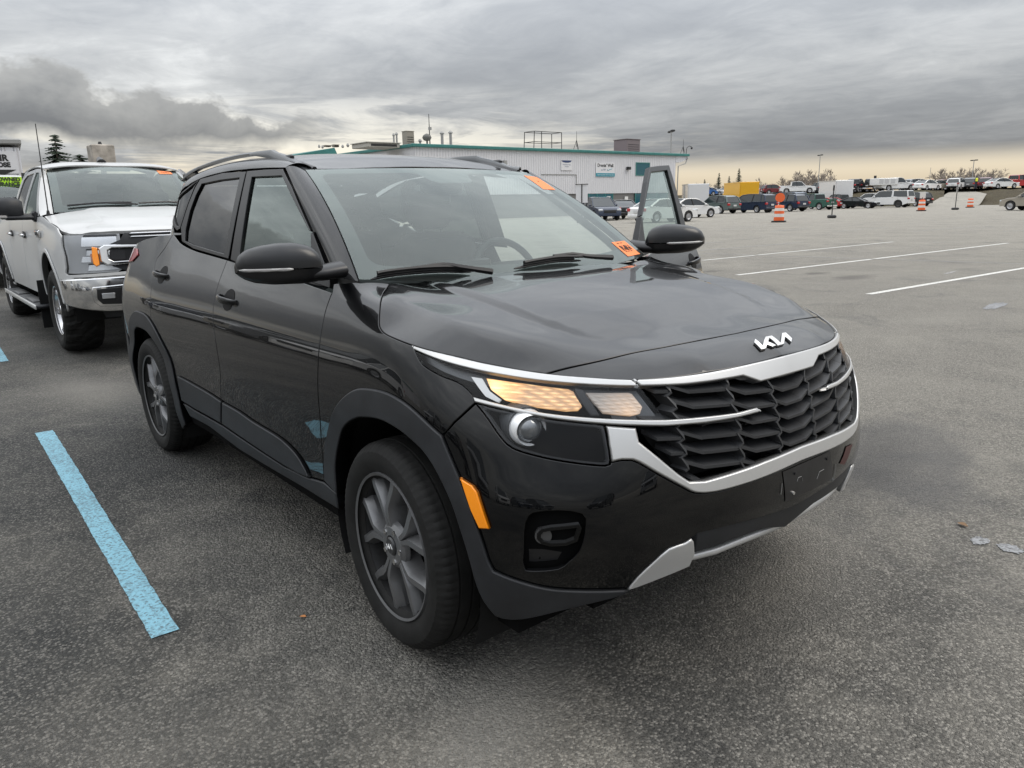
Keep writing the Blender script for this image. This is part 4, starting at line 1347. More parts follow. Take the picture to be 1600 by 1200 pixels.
for y in (.09, .255, .435):
    zs = np.arange(0.648, 0.91, 0.0385)
    line = []
    for z in zs: line += [(y-.007, z), (y-.005, z+.010), (y+.008, z+.030)]
    for run in clip_in(line):
        V, F = blade(run, 0.0065, -0.004, -0.055)
        mirrored('grille_divider', (V, F), GRILLE, CAR, smooth=0)
mb = MB()
for z in np.arange(.665, .80, .0125):
    for yy in np.linspace(-.34, .34, 9)[:-1]:
        mb.box((xw(yy+.0425, .72)-.072, yy+.0425, z), (.012, .083, .0045))
mb.build('radiator_shutter', mat('shutter', (.018, .018, .019), .5), CAR)

# ---- word mark on the nose
LG = [(215, 395), (390, 550), (455, 345), (600, 318), (800, 485), (838, 258), (925, 245), (1075, 385), (1055, 465), (912, 345), (885, 508), (735, 550), (545, 372), (520, 462), (703, 548), (620, 575), (492, 530), (465, 612), (355, 640), (190, 475)]
lg = T.px([(1165+x*.06693, 505+y*.06693) for x, y in LG])
V, F, NN, sm = panel_arrays(T, lg, thick=.008, gap=0, rnd=.0012, offset=.005, res=.012)
obj('badge', V, F, mat('badge_silver', (.80, .80, .79), .28, metal=.5), CAR, True, NN)

# ---- plate mount marks on the bumper
def w2panel(name, pts, m, off=.0015, **kw):
    V, F, NN, sm = panel_arrays(W2, W2.px(pts), thick=0, gap=0, rnd=0, offset=off, res=.03)
    return obj(name, V, F, m, CAR, True, NN)
w2panel('plate_pad', [(1222, 737), (1296, 704), (1299, 748), (1226, 784)], mat('scuffed_black', (.010, .010, .011), .34, noise=.5, nscale=25), .002)
w2panel('red_paint_scuff', [(1321, 698), (1331, 693), (1325, 712), (1318, 726), (1311, 724), (1317, 711)], mat('red_scuff', (.05, .008, .008), .4), .0025)
for q in ((1241, 739), (1291, 716), (1238, 770)):
    c_ = W2(W2.px([q]))[0]
    MB().cyl(c_-np.array([.004, 0, 0]), c_+np.array([.006, 0, 0]), .006, .005, 8).build('plate_screw', CHROME if q[0] == 1238 else TRIM, CAR)
SCR = mat('scratch_grey', (.22, .22, .21), .7)
for pl_ in ([(1244, 752), (1246, 746), (1251, 744), (1253, 751)], [(1275, 748), (1279, 737), (1286, 733)], [(1221, 755), (1219, 772)], [(1300, 752), (1305, 725)]):
    P_ = densify(W2.px(pl_), .01, False)
    obj('scratch', *tube(W2(P_)+W2.normal(P_)*.0025, .0009, 4), SCR, CAR)

# ---- headlamps
def deep(poly, off, res=.02): return panel_arrays(W, poly, thick=0, gap=0, rnd=0, offset=off, res=res)
up_lens = cat_(CB2, wpx((1012, 620), (1038, 654)), MCt[::-1], LB[::-1][2:-1])
HOUS = mat('lamp_housing', (.10, .105, .11), .35, metal=.5)
HOUSD = mat('lamp_housing_dark', (.012, .012, .013), .3)
def lens_pair(name, poly, m, off=0.0, parent=CAR, res=.02):
    V, F, NN, sm = deep(poly, off, res)
    a = obj(name, V, F, m, parent, True, NN)
    V2, F2, N2 = mirror_arrays(V, F, NN)
    b = obj(name, V2, F2, m, parent, True, N2)
    return a, b
panel('upper_lamp_housing', W, up_lens, HOUS, CAR, thick=0.0, gap=0, rnd=0, offset=-0.035, res=.03)
panel('upper_lamp_lens', W, up_lens, LENS, CAR, thick=0, gap=0.001, rnd=0, offset=0.001, res=.02)
def lit_amber(name, base, hot, c0, c1, spot, body=(.42, .33, .24)):
    """moulded lamp optic: fine flutes, brightest next to the bulb"""
    m = bpy.data.materials.new(name); m.use_nodes = True
    t = NT(m.node_tree); b = t.n['Principled BSDF']
    o = t.add('ShaderNodeTexCoord').outputs['Object']
    sp = t.add('ShaderNodeSeparateXYZ', i={0: o})
    fl = t.math('PINGPONG', t.math('MULTIPLY', t.math('ADD', sp.outputs[1], t.math('MULTIPLY', sp.outputs[0], -.6)), 85.0), .5)
    rw = t.math('PINGPONG', t.math('MULTIPLY', sp.outputs[2], 110.0), .5)
    n = t.noise(t.add('ShaderNodeMapping', i={'Vector': o, 'Scale': (40, 40, 120)}).outputs[0], 1.0, 3)
    pat = t.math('ADD', t.math('MULTIPLY', t.math('MULTIPLY', fl, rw), 2.2), t.math('MULTIPLY', n, .7))
    d = t.add('ShaderNodeVectorMath', operation='DISTANCE', i={0: o, 1: tuple(spot)}).outputs['Value']
    h = t.ramp(t.math('MULTIPLY', d, 8.0), [(0.0, (1, 1, 1)), (0.25, (.45, .45, .45)), (0.7, (0, 0, 0))])
    pr = t.ramp(pat, [(.30, (0, 0, 0)), (.85, (1, 1, 1))])
    t.l.new(t.mix(t.math('MAXIMUM', pr, h), c1, c0), b.inputs['Emission Color'])
    t.l.new(t.math('ADD', t.math('MULTIPLY', pr, base), t.math('ADD', base*.35, t.math('MULTIPLY', h, hot))), b.inputs['Emission Strength'])
    b.inputs['Base Color'].default_value = (*body, 1)
    b.inputs['Roughness'].default_value = .18
    bn = t.add('ShaderNodeBump', i={'Height': t.math('MULTIPLY', fl, rw), 'Strength': .9, 'Distance': .006})
    t.l.new(bn.outputs[0], b.inputs['Normal'])
    return m
TURN = lit_amber('turn_signal_lit', 0.62, 1.3, (1.0, .68, .30), (1.0, .36, .035), W(wpx((772, 601)))[0])
POSL = lit_amber('position_lamp', 0.035, .55, (1.0, .55, .22), (.8, .5, .3), W(wpx((985, 646)))[0], (.42, .38, .34))
a, b = panel('turn_signal', W, wpx((757, 588), (815, 595.5), (888, 605), (896, 609), (910, 633), (904, 639), (885, 640), (827, 632), (785, 622), (764, 606)), TURN, CAR, thick=.02, gap=0, rnd=.004, offset=-.014, res=.015)
panel('position_lamp', W, wpx((916, 611), (985, 611), (990, 613), (1007, 634), (1003, 645), (990, 648), (944, 644)), POSL, CAR, thick=.02, gap=0, rnd=.004, offset=-.014, res=.015)
panel('lamp_divider', W, wpx((897, 604), (911, 607), (938, 648), (925, 648)), HOUSD, CAR, thick=.02, gap=0, rnd=.003, offset=-.010, res=.02)
panel('lamp_reflector', W, wpx((733, 586), (750, 588.5), (761, 608), (780, 622), (776, 627), (755, 617)), SILVER, CAR, thick=.01, gap=0, rnd=.002, offset=-.014, res=.02)
low_lens = cat_(MCb[:int(np.argmin(np.hypot(*(MCb-wpx((944, 663))).T)))], wpx((944, 664), (950, 692), (954, 718)), LL[::-1][1:])
panel('lower_lamp_housing', W, low_lens, HOUSD, CAR, thick=0.0, gap=0, rnd=0, offset=-0.085, res=.03)
panel('lower_lamp_lens', W, low_lens, LENS, CAR, thick=0, gap=0.003, rnd=0, offset=0.001, res=.02)
inner = offset_poly(densify(low_lens if area2(low_lens) > 0 else low_lens[::-1], .01), .010)
V, F, NN, sm = panel_arrays(W, low_lens, thick=.03, gap=.003, rnd=0, offset=-0.004, res=.02, holes=[inner])
obj('lower_lamp_bezel', V, F, HOUSD, CAR, True, NN); obj('lower_lamp_bezel', *mirror_arrays(V, F, NN)[:2], HOUSD, CAR, True, mirror_arrays(V, F, NN)[2])
# projector
pc = W(wpx((833, 673)))[0]
ax = np.array([0.93, -0.30, -0.06]); ax /= np.linalg.norm(ax)
def proj_mesh(prof, n=32):
    a = np.cross(ax, (0, 0, 1)); a /= np.linalg.norm(a); b_ = np.cross(a, ax)
    V = []
    for (d, r) in prof:
        for k in range(n):
            t = 2*math.pi*k/n
            V.append(pc+ax*(d-.052)+np.array([0, 0, -.004])+r*(math.cos(t)*a+math.sin(t)*b_))
    F = [(i*n+k, i*n+(k+1) % n, (i+1)*n+(k+1) % n, (i+1)*n+k) for i in range(len(prof)-1) for k in range(n)]
    return V, F
mirrored('projector_shroud', proj_mesh([(-.01, .050), (.018, .049), (.034, .045), (.040, .041), (.034, .037), (.01, .036)]), mat('projector_silver', (.92, .92, .92), .32, metal=.25), CAR, smooth=40)
mirrored('projector_lens', proj_mesh([(.020, .036), (.036, .032), (.048, .021), (.052, .010), (.0525, .0005)]), mat('projector_glass', (.16, .17, .18), .04, spec=1.0, metal=.5, coat=1.0), CAR, smooth=60)
mirrored('projector_cowl', proj_mesh([(-.04, .060), (.0, .058), (.010, .055), (.010, .052), (-.04, .051)]), HOUS, CAR, smooth=40)

# ---- fog lamp pocket
panel('fog_pocket', W, FOG, TRIM, CAR, thick=0.0, gap=-.004, rnd=0, offset=-0.045, res=.02)
V, F, NN, sm = panel_arrays(W, FOG, thick=.05, gap=.001, rnd=.003, offset=-0.004, res=.012, holes=[offset_poly(densify(FOG if area2(FOG) > 0 else FOG[::-1], .01), .008)])
obj('fog_pocket_rim', V, F, BLACK, CAR, True, NN); obj('fog_pocket_rim', *mirror_arrays(V, F, NN)[:2], BLACK, CAR, True, mirror_arrays(V, F, NN)[2])
pan = wpx((838, 846), (838, 838), (845, 830), (860, 827), (905, 822), (910, 828), (903, 850), (885, 857), (860, 858), (845, 854))
V, F, NN, sm = panel_arrays(W, pan, thick=.035, gap=0, rnd=.004, offset=-0.010, res=.012, holes=[offset_poly(densify(pan if area2(pan) > 0 else pan[::-1], .01), .009)])
GLB = mat('gloss_black', (.004, .004, .004), .2, spec=.35)
obj('fog_lamp_hood', V, F, GLB, CAR, True, NN); obj('fog_lamp_hood', *mirror_arrays(V, F, NN)[:2], GLB, CAR, True, mirror_arrays(V, F, NN)[2])
fc = W(wpx((850, 843)))[0]
mb = MB()
d = np.array([.8, -.6, 0])
mb.cyl(fc-d*.045, fc-d*.020, .022, .022, 20)
mirrored('fog_lamp', mb, mat('fog_grey', (.12, .12, .12), .2, metal=.5), CAR)
panel('fog_pocket_floor', W, wpx((822, 866), (845, 866), (880, 872), (872, 886), (835, 889), (823, 888)), TRIM, CAR, thick=.02, gap=0, rnd=.003, offset=-.030, res=.02)

# ---- door handles
def handle(px, py, L=.19, xf=None):
    q = wpx((px, py))[0]
    P = W([q])[0]; N = W.normal([q])[0]
    mb = MB()
    n = 18
    V = []
    prof = [(-1, -.6), (-.6, -1), (.6, -1), (1, -.6), (1, .6), (.6, 1), (-.6, 1), (-1, .6)]
    for k in range(n):
        t = k/(n-1)
        x = P[0]-L/2+L*t
        pt = W([(wu(x, P[2]), P[2])])[0]
        bow = 0.034*math.sin(math.pi*min(1, max(0, t)))**0.6+0.002
        hh = 0.014*(0.6+0.4*math.sin(math.pi*t))
        for (a, b_) in prof: V.append((x, pt[1]-bow-a*.0065, P[2]+b_*hh+.012*(t-.5)*-1))
    m = 8
    F = [(i*m+j, i*m+(j+1) % m, (i+1)*m+(j+1) % m, (i+1)*m+j) for i in range(n-1) for j in range(m)]
    F += [tuple(range(m)), tuple((n-1)*m+j for j in range(m))]
    mirrored('door_handle', (V, [f[::-1] for f in F]), BLACK, CAR, smooth=60, xf=xf)
    # flat dark disc behind the grip, its colour stands for the recess shade
    cup = np.array([(wu(P[0]+.005+.062*math.cos(a), P[2]-.004+.045*math.sin(a)), P[2]-.004+.045*math.sin(a)) for a in np.linspace(0, 2*math.pi, 24, endpoint=False)])
    panel('handle_cup', W, cup, mat('cup_shade', (.003, .003, .0035), .5, spec=.12), CAR, thick=0, gap=0, rnd=0, offset=.0012, res=.02, xf=xf)
handle(357, 467, xf=swing); handle(254, 428)

# ---- door mirrors
def mirror_parts():
    ys = np.linspace(0, 1, 20)
    V = []; m = 32
    for t in ys:
        y = -(0.836+0.248*t)
        hu = np.interp(t, [0, .04, .12, .3, .5, .7, .86, .95, 1], [.020, .050, .068, .079, .079, .072, .060, .042, .016])
        hd = np.interp(t, [0, .05, .2, .6, .8, .92, 1], [.040, .048, .052, .050, .042, .028, .010])
        dx = np.interp(t, [0, .05, .2, .5, .75, .9, 1], [.045, .062, .074, .074, .064, .046, .016])
        cx = -0.452-0.050*t-.02*t*t
        for k in range(m):
            a = 2*math.pi*(k+.0)/m
            ca, sa = math.cos(a), math.sin(a)
            px_ = cx+dx*np.sign(ca)*abs(ca)**.75*(1.0 if ca > 0 else .7)*(1.0 if sa >= 0 else .94)
            pz_ = 1.176+(hu if sa > 0 else hd)*np.sign(sa)*abs(sa)**.78
            V.append((px_, y, pz_))
    F = [(i*m+j, i*m+(j+1) % m, (i+1)*m+(j+1) % m, (i+1)*m+j) for i in range(len(ys)-1) for j in range(m)]
    F += [tuple(range(m-1, -1, -1)), tuple((len(ys)-1)*m+j for j in range(m))]
    return np.array(V), F
mv, mf = mirror_parts()
zc = mv[np.array([list(f)[:4] for f in mf])].mean(1)
up_f = [f for f, c in zip(mf, zc) if c[2] >= 1.176]
lo_f = [f for f, c in zip(mf, zc) if c[2] < 1.176]
def sub(V, F):
    used = sorted({i for f in F for i in f}); mp_ = {o: n for n, o in enumerate(used)}
    return V[used], [tuple(mp_[i] for i in f) for f in F]
MCAP = mat('mirror_cap_satin', (0.006, 0.0062, 0.007), 0.28, spec=.5)
mirrored('mirror_cap', sub(mv, up_f), MCAP, CAR, smooth=60, xf=swing)
lv, lf = sub(mv, lo_f)
lv = lv.copy(); lv[:, 2] -= .004
mirrored('mirror_housing', (lv, lf), TRIM, CAR, smooth=60, xf=swing)
V, F = tube([(-.455, -.93, 1.150), (-.445, -.88, 1.150), (-.435, -.83, 1.152), (-.44, -.76, 1.158)], [.030, .044, .050, .056], 14, flat=.52)
mirrored('mirror_stalk', (V, F), TRIM, CAR, smooth=60, xf=swing)
mb = MB()
V = G(gpx((491, 360), (520, 434), (519.5, 455), (489.5, 444)))
tri = gpx((491.5, 362), (506, 399), (519, 433), (519.5, 452), (489.5, 442))
panel('mirror_base_plate', G, tri, TRIM, CAR, thick=.03, gap=.001, rnd=.003, offset=.010, res=.03, xf=swing)
pts = [(-.452-.050*t-.02*t*t+np.interp(t, [.2, .5, .75, .9, 1], [.074, .074, .064, .046, .016])-.001, -(0.836+.248*t), 1.1735) for t in np.linspace(.42, .985, 14)]
SIG = mat('mirror_signal', (.35, .34, .33), .15, coat=1.0)
mirrored('mirror_signal', tube(pts, [.002]+[.0055]*12+[.002], 6), SIG, CAR, smooth=60, xf=swing)
mb = MB()
mb.box((-0.515, -0.955, 1.190), (.006, .140, .075), bev=.002)
mirrored('mirror_glass', mb, mat('mirror_face', (.6, .62, .63), .02, metal=1.0), CAR, xf=swing)

# ---- cabin
def seat(y, x=-1.35):
    s = empty('seat'); s.parent = CAR
    return s
def rbox(name, c, d, m, bev=.03, ry=0.0, smooth=40):
    mb = MB().box((0, 0, 0), d, bev=bev)
    V = np.array(mb.V)
    cs, sn = math.cos(ry), math.sin(ry)
    V = np.stack([V[:, 0]*cs+V[:, 2]*sn, V[:, 1], -V[:, 0]*sn+V[:, 2]*cs], 1)+np.array(c)
    o = obj(name, V, mb.F, m, CAR)
    autosmooth(o, smooth)
    return o
for y in (-.37, .37):
    rbox('seat_cushion', (-1.15, y, .60), (.52, .50, .16), CLOTH, .05, rad(-8))
    rbox('seat_backrest', (-1.47, y, .92), (.15, .48, .62), CLOTH, .05, rad(-18))
    rbox('headrest', (-1.60, y, 1.33), (.10, .26, .18), CLOTH, .04, rad(-12))
    mb = MB()
    for q in (-.06, .06): mb.cyl((-1.56, y+q, 1.18), (-1.59, y+q, 1.27), .007, n=8)
    mb.build('headrest_posts', BRAKE, CAR)
rbox('rear_bench', (-2.30, 0, .62), (.5, 1.30, .18), CLOTH, .05)
rbox('rear_backrest', (-2.62, 0, .92), (.15, 1.30, .60), CLOTH, .05, rad(-18))
for y in (-.42, .0, .42): rbox('headrest', (-2.73, y, 1.27), (.09, .26, .15), CLOTH, .04, rad(-12))
rbox('dashboard', (-.62, 0, .95), (.46, 1.36, .26), DASHM, .06, rad(6))
rbox('instrument_hood', (-.74, .37, 1.075), (.20, .42, .05), DASHM, .02, rad(4))
rbox('centre_screen', (-.80, 0.02, 1.06), (.03, .30, .14), TRIM, .01, rad(-12))
wc = np.array([-.93, .37, 1.02]); tl = rad(24)
ring = [wc+.185*(math.cos(a)*np.array([0, 1, 0])+math.sin(a)*np.array([-math.sin(tl), 0, math.cos(tl)])) for a in np.linspace(0, 2*math.pi, 40, endpoint=False)]
mb = MB()
V, F = tube(ring, .017, 10, closed=True)
mb.add(V, F)
for a in (0, 180, 270):
    q = wc+.18*(math.cos(rad(a))*np.array([0, 1, 0])+math.sin(rad(a))*np.array([-math.sin(tl), 0, math.cos(tl)]))
    mb.cyl(wc, q, .018, .014, 8)
mb.cyl(wc+np.array([.03, 0, -.01]), wc-np.array([.03, 0, -.012]), .065, .055, 20)
mb.build('steering_wheel', DASHM, CAR, smooth=50)
panel('headliner', RO, both_sides(np.array([(-1.0, 0), (-1.06, .50), (-2.7, .48), (-2.85, 0)])), mat('headliner_grey', (.30, .30, .29), .9), CAR, both=False, thick=0, gap=0, rnd=0, offset=-.04, res=.1)
V, F = loft(APo+np.array([-.02, .03, -.02]), wse+np.array([-.03, .03, -.03]), 3, 0, (1, 1, 0))
mirrored('pillar_trim', (V, F), mat('pillar_grey', (.20, .20, .195), .9), CAR)

# ------------------------------------------------------------------ text helper
def text_mesh(name, s, size, m, parent, loc, rot, depth=0.004, align='CENTER', bold=0.0, sx=1.0):
    cu = bpy.data.curves.new(name, 'FONT')
    cu.body = s
    cu.size = size
    cu.extrude = depth
    cu.align_x = align
    cu.align_y = 'CENTER'
    cu.offset = bold
    tmp = bpy.data.objects.new(name+'_tmp', cu)
    COL.objects.link(tmp)
    dg = bpy.context.evaluated_depsgraph_get()
    me = bpy.data.meshes.new_from_object(tmp.evaluated_get(dg))
    bpy.data.objects.remove(tmp)
    bpy.data.curves.remove(cu)
    me.materials.clear()
    me.materials.append(m)
    o = link(name, me, parent)
    o.location = loc
    o.rotation_euler = rot
    o.scale = (sx, 1, 1)
    return o

# ------------------------------------------------------------------ the white pickup behind
TZ = [0.40, 0.55, 0.70, 0.85, 1.00, 1.15, 1.30, 1.42]
TF = [[(.90, 0), (.90, .40), (.87, .68), (.81, .88), (.72, .96), (.60, .985), (.42, .99)],
      [(.95, 0), (.95, .40), (.92, .68), (.86, .88), (.76, .97), (.62, 1.0), (.42, 1.005)],
      [(.96, 0), (.96, .40), (.93, .68), (.87, .88), (.77, .975), (.63, 1.005), (.42, 1.015)],
      [(.94, 0), (.94, .40), (.915, .66), (.86, .86), (.765, .965), (.63, 1.0), (.42, 1.02)],
      [(.925, 0), (.925, .40), (.90, .65), (.845, .84), (.755, .95), (.62, .995), (.42, 1.015)],
      [(.905, 0), (.90, .40), (.875, .64), (.82, .82), (.735, .93), (.60, .98), (.42, .995)],
      [(.84, 0), (.83, .38), (.80, .60), (.74, .76), (.66, .86), (.54, .92), (.40, .94)],
      [(.76, 0), (.74, .34), (.70, .52), (.64, .66), (.56, .75), (.46, .81), (.34, .84)]]
TX = [0.0, -0.42, -0.75, -1.7, -2.7, -3.2, -3.68, -4.2, -4.95]
TS = [[.985, .96, .955, .955, .955, .965, .985, .965, .95],
      [1.005, .985, .975, .975, .975, .985, 1.005, .985, .97],
      [1.015, 1.0, .985, .985, .985, 1.0, 1.015, 1.0, .985],
      [1.022, 1.008, .985, .985, .985, 1.005, 1.022, 1.005, .985],
      [1.018, 1.002, .982, .98, .98, .995, 1.015, .995, .98],
      [.998, .985, .972, .97, .97, .98, .995, .98, .97],
      [.945, .945, .950, .952, .952, .955, .96, .955, .95],
      [.84, .86, .90, .915, .915, .92, .92, .92, .915]]
TW_T = np.zeros((len(TZ), 7+len(TX), 2))
for r in range(len(TZ)): TW_T[r] = TF[r]+[(x, TS[r][k]) for k, x in enumerate(TX)]
_tch = np.concatenate([[0], np.cumsum(np.linalg.norm(np.diff(TW_T, axis=1), axis=2).mean(0))])
_tbu, _tbv = card_spline(_tch), card_spline(TZ)
def tw_f(uv):
    s = np.where(uv[:, 0] < 0, -1.0, 1.0)
    xy = np.einsum('nc,nr,rcd->nd', _tbu(np.abs(uv[:, 0])), _tbv(uv[:, 1]), TW_T)
    return np.stack([xy[:, 0], -s*np.maximum(xy[:, 1], 0), uv[:, 1]], 1)
TW = Surf(tw_f, (-1.5, _tch[-1], .4, 1.42), -1.0, (20, 20))
def tu(x, z):
    lo, hi = _tch[3], _tch[-1]
    for _ in range(30):
        m = (lo+hi)/2
        if tw_f(np.array([[m, z]]))[0, 0] > x: lo = m
        else: hi = m
    return (lo+hi)/2
def txz(*pts): return np.array([(tu(x, z), z) for x, z in pts])
def tyz(*pts):
    out = []
    for y, z in pts:
        lo, hi = 0, _tch[5]
        for _ in range(30):
            m = (lo+hi)/2
            if -tw_f(np.array([[m, z]]))[0, 1] < y: lo = m
            else: hi = m
        out.append(((lo+hi)/2, z))
    return np.array(out)
def tg_f(uv):
    x, z = uv[:, 0], uv[:, 1]
    h = z-1.32
    y = 0.945-0.30*h-0.18*h*h-0.03*np.maximum(0, x+1.2)**2-0.03*np.minimum(0, x+2.0)**2
    return np.stack([x, -y, z], 1)
TG = Surf(tg_f, (-3.2, -.3, 1.2, 1.95), 1.0, (20, 20))

def build_pickup(name, loc, label, detail=True):
    R_ = empty(name, loc, label=label, cat='pickup truck')
    P_ = lambda nm, s, poly, m, both=True, **kw: panel(nm, s, poly, m, R_, both=both, **kw)
    def arch(x0, r, n=20, a0=0, a1=180): return [(x0+r*math.cos(rad(a)), .46+r*1.0*math.sin(rad(a))) for a in np.linspace(a0, a1, n)]
    # fender: arch opening, lamp edge
    lamp_edge = [(.70, .83), (.715, .88), (.70, .98), (.66, 1.07), (.63, 1.17)]
    fender = txz(*([(.80, .72), (.80, .80)]+lamp_edge+[(.5, 1.235), (0, 1.285), (-.40, 1.325), (-.56, 1.34), (-.62, 1.25), (-.64, .95), (-.64, .62), (-.60, .46)]+arch(0, .545)[::-1]+[(.60, .56), (.70, .70)]))
    P_('fender', TW, fender, WHITE, gap=.003, res=.05)
    mb = MB()
    P_('wheel_arch_flare', TW, txz(*(arch(0, .575, a0=8, a1=172)+arch(0, .53, a0=8, a1=172)[::-1])), WHITE, gap=0, offset=.016, rnd=.012, thick=.06, res=.04)
    fd = txz((-.645, .62), (-.645, .95), (-.625, 1.25), (-.57, 1.335), (-1.74, 1.325), (-1.74, .50), (-.66, .50))
    P_('front_door', TW, fd, WHITE, gap=.004, res=.08)
    P_('rear_door', TW, txz(*([(-1.75, .50), (-1.75, 1.325), (-2.78, 1.33), (-2.78, .95)]+[(-2.83, .75), (-2.80, .50)])), WHITE, gap=.004, res=.08)
    P_('bed_side', TW, txz(*([(-2.86, .50), (-2.86, 1.38), (-4.92, 1.38), (-4.92, .55), (-4.25, .50)]+arch(-3.68, .545)+[(-3.0, .50)])), WHITE, gap=.004, res=.08)
    P_('wheel_arch_flare', TW, txz(*(arch(-3.68, .575, a0=8, a1=172)+arch(-3.68, .53, a0=8, a1=172)[::-1])), WHITE, gap=0, offset=.016, rnd=.012, thick=.06, res=.04)
    P_('cab_corner', TW, txz((-2.79, .50), (-2.79, 1.33), (-2.85, 1.33), (-2.85, .50)), WHITE, gap=.002, res=.08)
    # hood
    hc = []
    for y, zf, zm, zr in ((0, 1.215, 1.345, 1.400), (.35, 1.215, 1.345, 1.400), (.55, 1.210, 1.335, 1.390), (.74, 1.200, 1.315, 1.368), (.93, 1.175, 1.290, 1.338)):
        xf = np.interp(y, [0, .4, .64, .84, .93], [.90, .89, .865, .80, .70])
        hc += [(xf, y, zf-.025), (xf-.06, y, zf), (xf-.2, y, zf+.022), (.35, y, zf+(zm-zf)*.55), (0, y, zm-.01), (-.3, y, zm+(zr-zm)*.5), (-.62, y, zr)]
    ht = tps(hc)
    TH = Surf(lambda uv: np.stack([uv[:, 0], -uv[:, 1], ht(uv[:, 0], uv[:, 1])+.016/(1+np.exp((np.abs(uv[:, 1])-.50)/.014))*np.clip((.75-uv[:, 0])/.4, 0, 1)], 1), (-.8, .95, -1, 1), -1.0, (20, 20))
    P_('hood', TH, both_sides(np.array([(-.60, 0), (-.58, .5), (-.52, .80), (-.50, .91), (0, .945), (.45, .935), (.64, .905), (.76, .82), (.83, .68), (.875, .45), (.895, 0)])), WHITE, False, res=.035, thick=.03)
    ft = np.array([(-.52, .80), (0, .845), (.45, .825), (.66, .805), (.62, .93), (.45, .955), (0, .955), (-.5, .90)])
    # grille surround, chrome C bars, headlamps
    lampo = tyz((.53, 1.165), (.53, .845), (.86, .825))
    lamp = np.vstack([tyz((.535, 1.175), (.545, .86), (.60, .83)), txz((.72, .83), (.735, .88), (.715, .98), (.675, 1.07), (.645, 1.17))])
    P_('headlamp_housing', TW, lamp, mat('truck_lamp_inner', (.34, .345, .35), .28, metal=.3), thick=0, gap=0, rnd=0, offset=-.02, res=.03)
    P_('headlamp_lens', TW, lamp, LENS, offset=.003, gap=.002, thick=.02, res=.04)
    for z0, z1, mm, nm in ((.985, 1.03, CHROME, 'headlamp_band'), (1.035, 1.045, TRIM, 'headlamp_line'), (.905, .915, TRIM, 'headlamp_line'), (1.155, 1.17, TRIM, 'headlamp_line')):
        P_(nm, TW, tyz((.56, z0), (.56, z1), (.82, z1), (.83, z0)), mm, offset=-.012, gap=0, thick=.005, rnd=.001, res=.04)
    REFL = mat('lamp_reflector_bright', (.78, .79, .80), .22, metal=.7)
    for (za, zb_, ya, yb_) in ((1.065, 1.150, .57, .86), (.925, .975, .80, .88), (.850, .900, .58, .84)):
        P_('headlamp_reflector', TW, tyz((ya, za), (ya, zb_), (yb_-.02, zb_), (yb_, za)), REFL, offset=-.013, gap=0, thick=.006, rnd=.004, res=.03)
    P_('headlamp_amber', TW, tyz((.70, .93), (.70, 1.0), (.80, 1.0), (.80, .93)), mat('truck_amber_dim', (.55, .28, .20), .3), offset=-.010, gap=0, thick=.005, rnd=.001, res=.04)
    P_('turn_reflector', TW, tyz((.735, 1.05), (.775, 1.06), (.785, .98), (.785, .91), (.765, .885), (.735, .90)), AMBER, offset=.014, gap=0, thick=.03, rnd=.006, res=.02)
    gr = tyz((0, 1.19), (.50, 1.18), (.54, 1.12), (.64, 1.08), (.64, .88), (.54, .84), (.45, .80), (0, .80))
    P_('grille_panel', TW, symW(gr), TRIM, False, offset=-.01, gap=.002, thick=.05, res=.05)
    cb = tyz((.10, 1.06), (.68, 1.075), (.725, 1.045), (.725, .925), (.68, .89), (.10, .90), (.10, .935), (.62, .928), (.655, .95), (.655, 1.02), (.62, 1.038), (.10, 1.03))
    P_('grille_bar', TW, cb, CHROME, offset=.030, gap=0, thick=.05, rnd=.012, res=.025)
    P_('grille_bar_end', TW, tyz((.52, .935), (.52, 1.03), (.62, 1.03), (.645, 1.01), (.645, .955), (.62, .935)), mat('grille_mesh_dark', (.01, .01, .012), .5), offset=.004, gap=0, thick=.02, res=.03)
    for z in (1.135, 1.165): P_('grille_upper_bar', TW, tyz((.05, z), (.05, z+.012), (.44, z+.010), (.46, z-.002)), CHROME, offset=.008, gap=0, thick=.02, rnd=.003, res=.03)
    # bumper
    bp = np.vstack([tyz((0, .80), (.45, .795)), txz((.80, .785), (.62, .775), (.62, .63), (.68, .54)), tyz((.72, .475), (.40, .465), (0, .465))])
    P_('front_bumper', TW, symW(bp), CHROME, False, offset=.030, gap=0, thick=.06, rnd=.02, res=.05)
    P_('bumper_top_pad', TW, np.vstack([tyz((.0, .835), (.5, .83)), txz((.72, .815), (.72, .79)), tyz((.5, .80), (0, .805))]), WHITE, offset=.0, gap=0, thick=.05, res=.05)
    P_('fog_bezel', TW, tyz((.50, .52), (.50, .70), (.56, .715), (.82, .705), (.83, .66), (.82, .575), (.78, .535)), CHROME, offset=.036, gap=0, rnd=.008, thick=.02, res=.04)
    P_('fog_recess', TW, tyz((.535, .545), (.535, .685), (.57, .695), (.79, .685), (.795, .60), (.76, .555)), TRIM, offset=.040, gap=0, rnd=.004, thick=.02, res=.04)
    P_('fog_lamp', TW, tyz((.655, .60), (.655, .65), (.76, .65), (.76, .60)), mat('fog_glass', (.55, .56, .57), .15, metal=.6), offset=.046, gap=0, rnd=.006, thick=.01, res=.03)
    P_('front_valance', TW, symW(np.vstack([tyz((0, .47), (.45, .47), (.78, .50)), tyz((.74, .405), (0, .405))])), CLAD, False, offset=-.02, gap=0, thick=.05, res=.06)
    # cab
    def wsf(uv):
        s = uv[:, 0]/.75; t = uv[:, 1]/.85
        w = .80+(.69-.80)*t
        b = 4*t*(1-t)
        return np.stack([-.52-.16*s*s+(-.84+.06*s*s)*t+.02*b, -s*w, 1.375-.02*s*s+(.50-.0*s*s)*t-.02*s*s*t+.03*b], 1)
